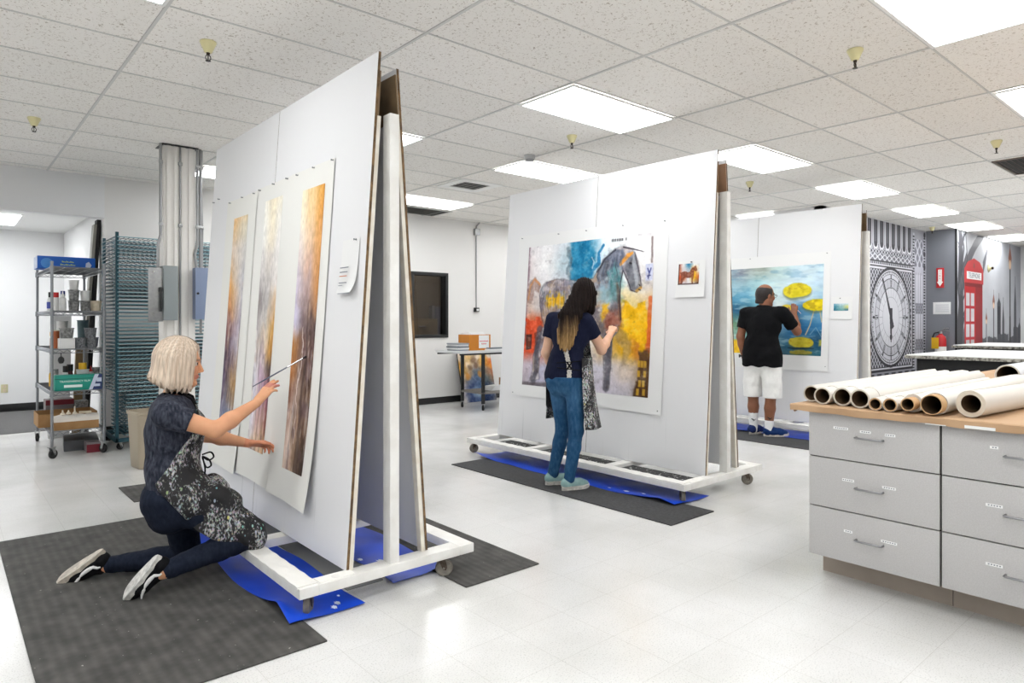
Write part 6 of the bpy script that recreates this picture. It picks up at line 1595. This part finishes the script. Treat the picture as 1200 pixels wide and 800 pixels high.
# ---------------------------------------------------------------- kneeling woman
O1 = A3(.95, 3.65, 0)
def w1_torso(S, g=0.0):
    f, l, u = basis((.95, -.3, 0)); M = np.stack([f, l, u], 1)
    S.ell((.895, 3.65, .785), (.105+g, .15+g, .165+g), M, .03)
    S.cap((.90, 3.65, .74), (.89, 3.65, .57), .115+g, .103+g, .03)
    for sgn in (-1, 1):
        S.cap(A3(.885, 3.65, .58)+l*.035*sgn, A3(.915, 3.65, .42)+l*.055*sgn, .095+g, .118+g, .03)
        S.ell(A3(.965, 3.65, .775)+l*.07*sgn, (.062+g, .062+g, .06+g), M, .03)
    S.cap((.835, 3.485, .875), (.945, 3.815, .875), .05+g, .05+g, .04)
RSH, RELB, RWR = A3(.825, 3.475, .868), A3(1.025, 3.40, .782), A3(1.245, 3.455, .892)
LSH, LELB, LWR = A3(.945, 3.825, .865), A3(1.115, 3.86, .69), A3(1.325, 3.81, .625)
RH, RK, RA = A3(.93, 3.56, .40), A3(1.225, 3.475, .212), A3(.828, 3.485, .125)
LH, LK, LA = A3(.945, 3.74, .40), A3(1.005, 3.80, .07), A3(.66, 3.955, .062)
S = Shape(); w1_torso(S)
S.cap((.895, 3.65, .92), (.92, 3.65, 1.02), .05, .047, .03)
q1, fr1 = add_head(S, (.927, 3.645, 1.098), (.905, -.40, -.14), .98)
S.chain([RSH, RELB], [.050, .0385]).chain([RELB, RELB*.65+RWR*.35, RWR], [.0385, .039, .0235]); S.chain([LSH, LELB], [.050, .038]).chain([LELB, LELB*.65+LWR*.35, LWR], [.038, .038, .0235])
add_hand(S, RWR, (.66, .0, .75), (.62, .35, -.60), True, .95, (.10, .18, .30, .42), .10, (.9, .5))
add_hand(S, LWR, (.96, -.16, -.12), (.25, -.5, -.8), False, .95, (.25, .42, .55, .6), .2, (.5, .2))
S.chain([RH, RK], [.088, .058]).chain([RK, RK*.6+RA*.4, RA], [.056, .055, .034]); S.chain([LH, LK], [.09, .058]).chain([LK, LK*.6+LA*.4, LA], [.055, .052, .034])
S.cap(RA, (.79, 3.50, .11), .033, .03); S.cap(LA, (.61, 3.965, .055), .032, .03)
def c1fn(V):
    C = np.tile(A3(216, 158, 120), (len(V), 1)); C += ((fbm(V, 25, 3)-.5)*14)[:, None]
    d = np.linalg.norm(V-(LWR+A3(.09, -.02, -.02)), axis=1); C = np.where((d < .12)[:, None], C*A3(.99, .9, .9), C)
    return head_colour(V, C, q1, fr1, .98, None, (196, 128, 112), (164, 128, 102))
P1 = person('kneeling woman with blonde bob and splattered apron, reaching a brush to the board', S, .0036, O1, c1fn)
eyes(q1, fr1, P1, O1, .98)
# hair
f, l, u = fr1; H = Shape(); Mh = np.stack([f, l, u], 1)
H.ell(q1(-.012, 0, .034), (.115, .098, .108), Mh, .02); H.cap(q1(-.018, 0, .01), q1(-.026, 0, -.085), .098, .109, .03); H.cap(q1(-.005, .03, -.0), q1(-.004, .03, -.08), .085, .09, .03); H.cap(q1(-.005, -.03, -.0), q1(-.0, -.03, -.08), .085, .092, .03)
def hstr(P, d):
    D = P-q1(0, 0, 0); a = np.arctan2(D@l, D@f+.01); z = D@u
    return d-.0006*np.sin(a*30+3.5*np.sin(z*16+a*3))-.0006*np.sin(a*71+z*30)
H.mod(hstr)
H.cap(q1(.145, 0, .055), q1(.150, 0, -.2), .078, .088, .012, True); H.cap(q1(.12, 0, .0), q1(.12, 0, -.2), .06, .066, .01, True)
def hemcut(P, d):
    D = P-q1(0, 0, 0); a = np.arctan2(D@l, D@f); z = D@u
    lim = -.128-.20*(D@f)*0-.012*np.sin(a*23)-.008*np.sin(a*51)
    lim = lim+.05*np.clip((-(D@f)-.02)/.1, 0, 1)
    return np.maximum(d, lim-z)
H.mod(hemcut)
def hcol(V):
    D = V-q1(0, 0, 0); a = np.arctan2(D@l, D@f+.01); z = D@u
    k = .5+.5*np.sin(a*30+3.5*np.sin(z*16+a*3)); n = fbm(np.stack([a*14, z*2.0, a*0], -1), 1.0, 8)
    w_ = (k*.15+n*.85)[:, None]; C = A3(244, 229, 209)*w_+A3(186, 160, 138)*(1-w_)
    C = np.where(((np.abs((D@l)+.004) < .010) & (z > .105))[:, None], A3(92, 70, 56), C)
    C = C*(.86+.14*np.clip(1-(z+.05)*2, 0, 1))[:, None]
    return C
def hair_mat(name, rough, spec, amt):
    m = vcol_mat(name, rough, spec); nt = m.node_tree; b = nt.nodes['Principled BSDF']
    tc = nt.nodes.new('ShaderNodeTexCoord'); mp = nt.nodes.new('ShaderNodeMapping'); mp.inputs['Scale'].default_value = (150, 150, 7)
    n = nt.nodes.new('ShaderNodeTexNoise'); n.inputs['Scale'].default_value = 1; n.inputs['Detail'].default_value = 4
    r = nt.nodes.new('ShaderNodeMapRange'); r.inputs[1].default_value = .3; r.inputs[2].default_value = .7; r.inputs[3].default_value = amt; r.inputs[4].default_value = 1.08
    mx = nt.nodes.new('ShaderNodeMix'); mx.data_type = 'RGBA'; mx.blend_type = 'MULTIPLY'; mx.inputs[0].default_value = 1
    bp = nt.nodes.new('ShaderNodeBump'); bp.inputs['Strength'].default_value = .5; bp.inputs['Distance'].default_value = .002
    src = [q for q in nt.nodes if q.type == 'VERTEX_COLOR'][0]
    nt.links.new(tc.outputs['Object'], mp.inputs[0]); nt.links.new(mp.outputs[0], n.inputs['Vector']); nt.links.new(n.outputs['Fac'], r.inputs[0]); nt.links.new(src.outputs[0], mx.inputs[6]); nt.links.new(r.outputs[0], mx.inputs[7])
    nt.links.new(mx.outputs[2], b.inputs['Base Color']); nt.links.new(n.outputs['Fac'], bp.inputs['Height']); nt.links.new(bp.outputs[0], b.inputs['Normal'])
    return m
M_hair = hair_mat('hair', .5, .35, .62)
skin_obj('hair', H, .0034, M_hair, P1, O1, hcol, 1)
# clothes
S = Shape(); w1_torso(S, .014); S.slv(RSH, RSH*.52+RELB*.48, .066, .061); S.slv(LSH, LSH*.5+LELB*.5, .066, .062)
S.cut((.91, 3.65, .945), (.25, 0, 1)); S.mod(folds((16, 16, 9), .010, 4))
S.mod(lambda P, d: np.maximum(d, .455+.012*np.sin(P[:, 1]*40)-P[:, 2]))
def heather(base, amp, seed):
    return lambda V: np.array(base, float)+((fbm(V, (120, 120, 40), seed, 3)-.5)*amp)[:, None]
skin_obj('t_shirt', S, .0042, M_cloth, P1, O1, heather((52, 55, 66), 80, 7))
S = Shape(); g = .008
S.chain([RH, RK], [.094, .066]).chain([RK, RK*.6+RA*.4, RK*.02+RA*.98], [.064, .06, .042]); S.chain([LH, LK], [.097, .066]).chain([LK, LK*.6+LA*.4, LK*.02+LA*.98], [.063, .058, .041])
f1, l1, u1 = basis((.95, -.3, 0)); S.ell((.885, 3.65, .43), (.125, .165, .12), np.stack([f1, l1, u1], 1), .04); S.cap((.85, 3.60, .44), (.87, 3.61, .36), .10, .10, .04)
S.mod(folds((22, 22, 22), .007, 9)); S.mod(lambda P, d: np.maximum(d, .012-P[:, 2]))
skin_obj('jeans', S, .0044, M_cloth, P1, O1, heather((27, 33, 47), 22, 3))
# apron
S = Shape(); w1_torso(S, .026); S.cap(A3(.96, 3.57, .44), A3(1.215, 3.48, .235), .115, .075, .05); S.cap(A3(.97, 3.7, .44), A3(1.18, 3.6, .25), .10, .07, .05); S.cap(A3(1.02, 3.5, .28), A3(1.235, 3.475, .19), .07, .066, .03); S.cap(A3(1.05, 3.48, .45), A3(1.13, 3.48, .40), .05, .05, .03)
XB = ([.10, .155, .235, .29, .42, .50, .53, .77, .80, .93], [1.22, 1.20, 1.03, .96, .86, .80, .79, .955, .985, .985])
S.mod(folds((15, 15, 15), .012, 14)); S.mod(lambda P, d: np.maximum(d, (np.interp(P[:, 2], *XB)-P[:, 0])*.8)); S.mod(lambda P, d: np.maximum(d, .142-P[:, 2])); S.cut((0, 0, .885), (0, 0, 1))
ap = skin_obj('apron', S, .0046, M_splat, P1, O1)
bm = B()
sheet(bm, lambda u, v: (1.0+.12*u+.02*math.sin(v*3)-O1[0], 3.49+.10*v-O1[1]-.01*math.sin(u*4), .50+.045*math.sin(u*PI*.6)+.05*u*v-.10*u*u), 14, 8, .004); obj('pocket_flap', bm, M_splat, ap)
bm = B()
for pts in ([(1.02, 3.53, .65), (1.06, 3.50, .665), (1.075, 3.49, .635), (1.05, 3.51, .615), (1.02, 3.53, .64)], [(1.02, 3.53, .64), (1.05, 3.5, .62), (1.06, 3.49, .585), (1.035, 3.5, .575), (1.02, 3.53, .63)], [(1.02, 3.53, .64), (1.03, 3.51, .57), (1.025, 3.5, .53)]): tube(bm, smooth_path([Vector((1.0, 3.52, .64))+(Vector(p)-Vector((1.02, 3.53, .64)))*.8-Vector(O1) for p in pts]), .0042, 6)
obj('apron_tie', bm, M_blackcloth, ap)
bm = B()
for sg in (-1, 1): tube(bm, [Vector(A3(1.005, 3.65, .86)+l1*.05*sg-O1), Vector(A3(.985, 3.65, .92)+l1*.055*sg-O1), Vector(A3(.93, 3.65, .955)+l1*.055*sg-O1), Vector(A3(.86, 3.65, .95)+l1*.04*sg-O1)], .010, 8)
obj('neck_strap', bm, M_blackcloth, ap)
shoe(P1, O1, (.788, 3.478, .208), (.648, 3.563, .012), (.8, .05, -.62), ((18, 18, 20), (222, 220, 214)), .25, 'shoe', True)
shoe(P1, O1, (.64, 3.945, .15), (.445, 4.01, .014), (.52, .05, -.85), ((18, 18, 20), (206, 196, 182)), .25, 'shoe', True)
def paintbrush(label, a, b, r, mh, mt, bl):
    a, b = Vector(a), Vector(b); t = thing('paintbrush', label, 'paintbrush', a); d = (b-a); L = d.length; d.normalize()
    P = lambda s_: d*s_
    bm = B(); tube(bm, [P(0), P(L*.3), P(L*.62)], [r*.5, r, r*.8], 10); obj('handle', bm, mh, t)
    bm = B(); tube(bm, [P(L*.61), P(L-bl)], [r*.95, r*1.1], 12); obj('ferrule', bm, M_chrome, t)
    bm = B(); tube(bm, [P(L-bl), P(L-bl*.5), P(L-.001)], [r*1.05, r*1.35, r*.4], 12); obj('bristles', bm, mt, t)
    return t
M_handle = mat('blue_grey_lacquer', rgb(74, 82, 100), .3); M_brist = mat('dark_bristles', rgb(28, 26, 28), .8)
paintbrush('long dark paintbrush in the hand of the kneeling woman', (1.243, 3.505, .972), (1.507, 3.42, 1.128), .0042, M_handle, M_brist, .032)

# ---------------------------------------------------------------- standing woman
O2 = A3(3.745, 3.69, 0)
f2, l2, u2 = basis((.93, .37, .0)); Mt2 = np.stack([f2, l2, u2], 1)
RSH, RELB, RWR = A3(3.845, 3.565, 1.315), A3(4.015, 3.565, 1.082), A3(4.20, 3.625, 1.215)
LSH, LELB, LWR = A3(3.745, 3.835, 1.325), A3(3.70, 3.875, 1.06), A3(3.83, 3.90, .87)
def w2_torso(S, g=0.0):
    S.ell(A3(3.795, 3.70, 1.225), (.10+g, .148+g, .165+g), Mt2, .03); S.cap(A3(3.79, 3.70, 1.18), A3(3.755, 3.70, 1.0), .108+g, .096+g, .03)
    for sg in (-1, 1): S.cap(A3(3.755, 3.70, 1.02)+l2*.035*sg, A3(3.745, 3.70, .89)+l2*.055*sg, .088+g, .108+g, .03)
    S.cap(RSH*.9+LSH*.1, LSH*.9+RSH*.1, .047+g, .047+g, .04)
RH, RK, RA = A3(3.755, 3.615, .86), A3(3.745, 3.585, .47), A3(3.70, 3.615, .095)
LH, LK, LA = A3(3.735, 3.775, .86), A3(3.765, 3.752, .47), A3(3.725, 3.82, .095)
S = Shape(); w2_torso(S); S.cap((3.80, 3.69, 1.36), (3.875, 3.655, 1.45), .048, .045, .03)
q2, fr2 = add_head(S, (3.90, 3.645, 1.525), (.88, .42, -.22), .98)
S.chain([RSH, RELB], [.047, .037]).chain([RELB, RELB*.65+RWR*.35, RWR], [.037, .037, .0235]); S.chain([LSH, LELB], [.046, .037]).chain([LELB, LELB*.65+LWR*.35, LWR], [.037, .036, .0235])
add_hand(S, RWR, (.72, .36, .58), (.42, .28, -.75), True, .95, (.75, .85, .9, .95), .06, (.9, .8))
add_hand(S, LWR, (.75, -.2, -.6), (-.2, -.9, -.1), False, .95, (.4, .45, .5, .5), .06)
S.chain([RH, RK], [.076, .05]).chain([RK, RK*.65+RA*.35, RA], [.048, .045, .034]); S.chain([LH, LK], [.076, .05]).chain([LK, LK*.65+LA*.35, LA], [.048, .045, .034])
S.cap(RA, RA+A3(.03, -.005, -.03), .03, .024); S.cap(LA, LA+A3(.03, -.01, -.03), .03, .024)
def c2fn(V):
    C = np.tile(A3(226, 180, 152), (len(V), 1)); C += ((fbm(V, 25, 5)-.5)*12)[:, None]
    return head_colour(V, C, q2, fr2, .98, None, (190, 104, 100), (60, 46, 40))
P2 = person('standing woman with long ombre hair, navy shirt and blue jeans at the horse painting', S, .0046, O2, c2fn)
eyes(q2, fr2, P2, O2, .98)
f, l, u = fr2; H = Shape(); Mh = np.stack([f, l, u], 1)
RT = A3(.758, -.653, 0); BK = A3(-.72, -.69, 0)
H.ell(q2(-.012, 0, .032), (.106, .086, .104), Mh, .02); H.cap(q2(-.025, 0, 0), q2(-.05, 0, -.09), .088, .078, .03)
H.cap(q2(.0, -.055, .0), q2(.015, -.06, -.13), .045, .036, .03); H.cap(q2(.0, .05, .0), q2(-.0, .06, -.12), .04, .036, .03)
for k, (dx, zb, r1) in enumerate(((-.062, 1.15, .020), (-.036, 1.115, .024), (-.008, 1.095, .026), (.02, 1.10, .024), (.045, 1.14, .021))):
    top = q2(-.06, 0, -.02)+RT*dx*.8
    H.chain([top, A3(3.745, 3.628, 1.36)+RT*(dx*1.0-.006)+BK*.02, A3(3.707, 3.622, 1.24)+RT*(dx*.85-.010)+BK*.022, A3(3.692, 3.628, zb)+RT*(dx*.7-.012)+BK*.010], [.040, .035, .028, r1], .03)
def hst2(P, d):
    D = P-q2(0, 0, 0); a = D@RT; z = P[:, 2]
    return d-.0035*np.sin(a*260+4*np.sin(z*11+a*20))-.002*np.sin(a*520+z*25)
H.mod(hst2); H.cap(q2(.15, 0, .06), q2(.15, 0, -.2), .085, .09, .01, True)
H.mod(lambda P, d: np.maximum(d, 1.085+.016*np.sin((P@RT)*150)+.012*np.sin((P@RT)*330)-P[:, 2]))
def hcol2(V):
    z = V[:, 2]; k = np.clip((1.36-z)/.20, 0, 1); n = fbm(np.stack([(V@RT)*70, z*4, z*0], -1), 1.0, 12)
    k = np.clip(k+(n-.5)*1.1*(k > 0.02), 0, 1)[:, None]
    return A3(34, 26, 24)*(1-k)+A3(176, 140, 92)*k+((n-.5)*40)[:, None]*k
M_hairdark = hair_mat('dark_hair', .75, .1, .5)
skin_obj('hair', H, .0042, M_hairdark, P2, O2, hcol2, 1)
S = Shape(); w2_torso(S, .013); S.slv(RSH, RSH*.5+RELB*.5, .060, .057); S.slv(LSH, LSH*.45+LELB*.55, .062, .06); S.cap((3.75, 3.70, .92), (3.745, 3.70, .85), .128, .134, .03)
S.cut(A3(3.80, 3.69, 1.385), (.15, 0, 1)); S.mod(folds((14, 14, 10), .008, 31))
S.mod(lambda P, d: np.maximum(d, .825+.006*np.sin(P[:, 1]*50)-P[:, 2]))
sh2 = skin_obj('t_shirt', S, .0048, M_cloth, P2, O2, heather((22, 26, 48), 14, 17))
S = Shape(); S.chain([RH, RK], [.084, .058]).chain([RK, RK*.65+RA*.35, RA], [.056, .053, .042]); S.chain([LH, LK], [.084, .058]).chain([LK, LK*.65+LA*.35, LA], [.056, .053, .042])
S.ell(A3(3.74, 3.70, .84), (.106, .138, .11), Mt2, .03); S.cap(A3(3.70, 3.645, .85), A3(3.705, 3.65, .82), .095, .09, .03); S.cap(A3(3.695, 3.735, .85), A3(3.70, 3.74, .82), .095, .09, .03)
S.mod(folds((20, 20, 12), .006, 37)); S.cut((0, 0, .88), (0, 0, 1))
skin_obj('jeans', S, .0048, M_cloth, P2, O2, lambda V: A3(40, 78, 112)+((fbm(V, (60, 60, 30), 6)-.5)*44)[:, None]+(np.clip(.16-np.abs(V[:, 2]-.72), 0, .16)*110)[:, None])
# apron: white lace straps down the back, splattered skirt round the front
bv = BVHTree.FromPolygons([Vector(v.co) for v in sh2.data.vertices], [tuple(p.vertices) for p in sh2.data.polygons])
def on_back(c):
    h = bv.ray_cast(Vector(c-O2)+Vector(BK)*.6, -Vector(BK)); return (h[0] if h[0] is not None else Vector(c-O2))+Vector(BK)*.005
def apf(u, v):
    a = R(-126+216*u); w = .19+.03*v*math.sin(u*9)+.012*math.sin(u*26)*v+(.05*v*v if u < .3 else 0)
    c = A3(3.775, 3.69, 0)+f2*w*math.cos(a)*(.86)+l2*w*.94*math.sin(a)
    z = 1.03-.50*v-(.045*v if u < .35 else 0)
    return (c[0]-O2[0], c[1]-O2[1], z)
bm = B(); sheet(bm, apf, 60, 30, .004); ap2 = obj('apron', bm, M_splat, P2)
bm = B()
def bibf(u, v):
    a = R(-48+96*u); z = 1.03+.27*v; c = A3(3.785+.02*v, 3.695, 0)+f2*(.165)*math.cos(a)+l2*.19*math.sin(a)*(1-.35*v); return (c[0]-O2[0], c[1]-O2[1], z)
sheet(bm, bibf, 20, 14, .004); obj('bib', bm, M_splat, ap2)
M_lace = mat('white_lace', rgb(222, 218, 210), .8, var=(160, rgb(150, 144, 136), .8), bump=(200, .8))
ctr = [(A3(3.69, 3.615, 1.16)+RT*-.02), (A3(3.69, 3.615, 1.07)+RT*-.018), (A3(3.69, 3.615, .98)+RT*.004), (A3(3.69, 3.615, .93)+RT*.008), (A3(3.69, 3.615, .83)+RT*.002)]
def lacef(u, v):
    t_ = v*4; i = min(int(t_), 3); c = ctr[i]*(1-(t_-i))+ctr[i+1]*(t_-i)
    return on_back(c+RT*(.034*(u-.5)+.002*math.sin(v*90)))
bm = B(); sheet(bm, lacef, 6, 60, -.002); obj('lace_strap', bm, M_lace, ap2)
bm = B()
for za, zb in ((.99, 1.005), (.955, .935)): tube(bm, [on_back(A3(3.69, 3.615, za+(zb-za)*k/10)+RT*(-.09+.018*k)) for k in range(11)], .004, 6)
tube(bm, [on_back(A3(3.69, 3.615, 1.0-.06*k/4)+RT*(-.012+.01*k)) for k in range(5)], .007, 6); tube(bm, [on_back(A3(3.69, 3.615, .94+.06*k/4)+RT*(-.012+.01*k)) for k in range(5)], .007, 6)
obj('apron_tie', bm, M_blackcloth, ap2)
bm = B(); sheet(bm, lambda u, v: (A3(3.70, 3.855, 0)+RT*(-.015+.03*u)-O2)[0:2].tolist()+[.90-.26*v-.02*math.sin(u*3)], 6, 10, .012); obj('apron_edge', bm, M_blackcloth, ap2)
shoe(P2, O2, (3.64, 3.635, .009), (3.87, 3.585, .009), (0, 0, 1), ((138, 168, 166), (222, 218, 210)), .25, 'canvas_shoe', None, True)
shoe(P2, O2, (3.665, 3.845, .009), (3.885, 3.78, .009), (0, 0, 1), ((138, 168, 166), (222, 218, 210)), .25, 'canvas_shoe', None, True)
paintbrush('short dark brush held by the standing woman against the horse painting', (4.235, 3.61, 1.235), (4.428, 3.735, 1.275), .0045, M_black, M_brist, .03)

# ---------------------------------------------------------------- man
O3 = A3(7.12, 3.9, 0)
f3, l3, u3 = basis((.985, .16, 0)); Mt3 = np.stack([f3, l3, u3], 1)
RSH, RELB, RWR = A3(7.215, 3.70, 1.40), A3(7.415, 3.635, 1.195), A3(7.50, 3.71, 1.40)
LSH, LELB, LWR = A3(7.15, 4.115, 1.40), A3(7.115, 4.165, 1.135), A3(7.16, 4.145, .885)
def m_torso(S, g=0.0):
    S.ell(A3(7.165, 3.91, 1.27), (.125+g, .185+g, .19+g), Mt3, .03); S.cap(A3(7.165, 3.91, 1.22), A3(7.155, 3.92, 1.0), .14+g, .138+g, .03)
    for sg in (-1, 1): S.cap(A3(7.155, 3.92, 1.05)+l3*.05*sg, A3(7.15, 3.92, .90)+l3*.06*sg, .125+g, .125+g, .03)
    S.cap(RSH*.88+LSH*.12, LSH*.88+RSH*.12, .062+g, .062+g, .05)
RH, RK, RA = A3(7.155, 3.825, .88), A3(7.15, 3.81, .47), A3(7.14, 3.83, .09)
LH, LK, LA = A3(7.15, 4.01, .88), A3(7.16, 4.03, .47), A3(7.165, 4.03, .09)
S = Shape(); m_torso(S); S.cap((7.165, 3.905, 1.43), (7.185, 3.90, 1.54), .062, .058, .03)
q3, fr3 = add_head(S, (7.20, 3.90, 1.605), (.88, -.46, -.12), 1.03, True)
S.chain([RSH, RELB], [.056, .045]).chain([RELB, RELB*.65+RWR*.35, RWR], [.045, .045, .029]); S.chain([LSH, LELB], [.056, .045]).chain([LELB, LELB*.65+LWR*.35, LWR], [.045, .044, .029])
add_hand(S, RWR, (.3, .12, .95), (.85, .4, -.2), True, 1.05, (.5, .6, .7, .75), .06, (.9, .7))
add_hand(S, LWR, (.1, .0, -1), (.25, -.95, 0), False, 1.05, (.35, .4, .45, .45), .06)
S.chain([RH, RK], [.095, .062]).chain([RK, RK*.62+RA*.38, RA], [.058, .06, .04]); S.chain([LH, LK], [.095, .062]).chain([LK, LK*.62+LA*.38, LA], [.058, .06, .04])
S.cap(RA, RA+A3(.03, -.02, -.03), .036, .028); S.cap(LA, LA+A3(.03, -.0, -.03), .036, .028)
def c3fn(V):
    C = np.tile(A3(138, 90, 66), (len(V), 1)); C += ((fbm(V, 25, 9)-.5)*14)[:, None]
    return head_colour(V, C, q3, fr3, 1.03, None, (120, 70, 60), (30, 26, 24))
P3 = person('balding man in black shirt and white shorts painting the water lilies', S, .0052, O3, c3fn)
eyes(q3, fr3, P3, O3, 1.03)
f, l, u = fr3; H = Shape(); Mh = np.stack([f, l, u], 1)
H.ell(q3(-.014, 0, .022), A3(.104, .083, .098)*1.03, Mh, .02); H.cap(q3(-.05, 0, -.02), q3(-.062, 0, -.075), .058, .052, .03)
H.mod(lambda P, d: np.maximum(d, np.minimum(1, ((P-q3(0, 0, 0))@u-.085-.0*(P@f))))); H.mod(lambda P, d: np.maximum(d, ((P-q3(0, 0, 0))@f)-.028-.25*((P-q3(0, 0, 0))@u))); H.mod(lambda P, d: np.maximum(d, -.1-((P-q3(0, 0, 0))@u)))
H.ell(q3(.01, 0, .10), A3(.085, .055, .045), Mh, .01, True); H.mod(folds(120, .0018, 41))
skin_obj('hair', H, .004, M_hair, P3, O3, lambda V: A3(40, 32, 30)+((fbm(V, 150, 4)-.5)*20)[:, None])
M_specs = mat('black_spectacle_frame', rgb(18, 18, 20), .3)
bm = B()
for b in (-1, 1):
    tube(bm, [Vector(q3(.106, .034*b+.022*math.cos(k*PI/8), .008+.017*math.sin(k*PI/8))-O3) for k in range(16)], .0022, 6, closed=True)
    tube(bm, [Vector(q3(.104, .056*b, .012)-O3), Vector(q3(.05, .072*b, .012)-O3), Vector(q3(-.01, .082*b, .008)-O3)], .0026, 6)
tube(bm, [Vector(q3(.108, -.012, .012)-O3), Vector(q3(.112, 0, .016)-O3), Vector(q3(.108, .012, .012)-O3)], .0022, 6)
obj('spectacles', bm, M_specs, P3)
S = Shape(); m_torso(S, .018); S.slv(RSH, RSH*.32+RELB*.68, .076, .074); S.slv(LSH, LSH*.36+LELB*.64, .076, .072); S.cap((7.155, 3.85, .92), (7.155, 3.85, .84), .155, .157, .04); S.cap((7.15, 3.985, .92), (7.15, 3.985, .84), .155, .157, .04)
S.cap((7.165, 3.905, 1.43), (7.172, 3.903, 1.49), .072, .068, .03)
S.mod(folds((11, 11, 9), .013, 51)); S.cut(A3(7.172, 3.903, 1.492), (.1, 0, 1))
S.mod(lambda P, d: np.maximum(d, .80+.008*np.sin(P[:, 1]*40)-P[:, 2]))
skin_obj('shirt', S, .0055, M_cloth, P3, O3, heather((9, 9, 12), 5, 23))
S = Shape(); S.chain([RH, A3(7.155, 3.80, .62), A3(7.155, 3.795, .44)], [.115, .105, .100]); S.chain([LH, A3(7.155, 4.03, .62), A3(7.155, 4.035, .44)], [.115, .105, .100]); S.ell(A3(7.145, 3.92, .82), (.13, .175, .11), Mt3, .03)
S.mod(folds((14, 14, 8), .014, 61)); S.cut((0, 0, .445), (0, 0, -1)).cut((0, 0, .835), (0, 0, 1))
skin_obj('shorts', S, .0055, M_cloth, P3, O3, lambda V: A3(232, 231, 228)+((fbm(V, 40, 6)-.5)*14)[:, None])
for A_, K_, up in ((RA, RK, .33), (LA, LK, .29)):
    S = Shape(); D_ = unit(K_-A_); S.cap(A_-D_*.03, A_+D_*.08, .046, .046, .01).cap(A_+D_*.07, A_+D_*(up-.10), .046, .057, .01); S.cut(A_+D_*(up-.12), D_)
    sk = skin_obj('sock', S, .005, M_cloth, P3, O3, lambda V: np.tile(A3(236, 236, 236), (len(V), 1)))
    c = Vector(A_+D_*(.13 if up > .3 else .09)+A3(-.88, -.475, 0)*.0555-O3); rt = Vector((.475, -.88, 0)); upv = Vector((0, 0, 1))
    bm = B(); tube(bm, [c-rt*.022+upv*.012, c-rt*.008+upv*.006, c+rt*.006-upv*.004, c+rt*.02-upv*.002], [.003, .007, .006, .003], 6); tube(bm, [c+rt*.0+upv*.0, c+rt*.004-upv*.018], [.005, .003], 6); tube(bm, [c+rt*.016-upv*.002, c+rt*.026+upv*.012], [.004, .002], 6)
    obj('sock_emblem', bm, M_black, sk)
shoe(P3, O3, (7.095, 3.865, .009), (7.30, 3.70, .009), (0, 0, 1), ((28, 54, 104), (214, 208, 200)), .285, 'trainer')
shoe(P3, O3, (7.09, 4.035, .009), (7.36, 4.02, .009), (0, 0, 1), ((30, 44, 90), (214, 208, 200)), .285, 'trainer')
bm = B(); c = LWR+A3(-.003, .001, .022); tube(bm, [Vector(c+A3(.036*math.cos(k*PI/10), .036*math.sin(k*PI/10), .0)-O3) for k in range(20)], .011, 8, closed=True)
wt = obj('wristwatch', bm, M_rubber, P3)
bm = B(); cc = Vector(c+A3(-.024, .034, 0)-O3); cyl(bm, cc, cc+Vector((-.009, .012, 0)), .02, n=18); obj('watch_face', bm, M_black, wt)
bm = B(); sheet(bm, lambda u, v: (7.185+.012*math.sin(v*4)-O3[0]+.03*u, 3.745-.005*v-O3[1]-.02*u, .98-.35*v), 4, 16, .004); obj('apron_tie', bm, M_blackcloth, P3)
paintbrush('small pale brush held by the man at the water lily painting', (7.50, 3.63, 1.40), (7.648, 3.80, 1.50), .004, mat('pale_pink_lacquer', rgb(226, 190, 190), .35), M_brist, .028)
# ================================================================ camera and exposure
cam = bpy.data.cameras.new('camera'); co = bpy.data.objects.new('camera', cam); COL.objects.link(co)
TH = 0.8595
co.location = (0, 0, 1.31); co.rotation_euler = (R(90), 0, TH-PI/2)
cam.sensor_width = 36; cam.lens = 782/1200*36; cam.shift_y = (376.5-400)/1200; cam.clip_start = .05; cam.clip_end = 100
SC.camera = co
w = bpy.data.worlds.new('world'); SC.world = w; w.use_nodes = True
w.node_tree.nodes['Background'].inputs[0].default_value = (1, 1, 1, 1); w.node_tree.nodes['Background'].inputs[1].default_value = .3
SC.view_settings.view_transform = 'Standard'; SC.view_settings.look = 'None'; SC.view_settings.gamma = 1; SC.view_settings.use_curve_mapping = False
SC.view_settings.exposure = 0.12
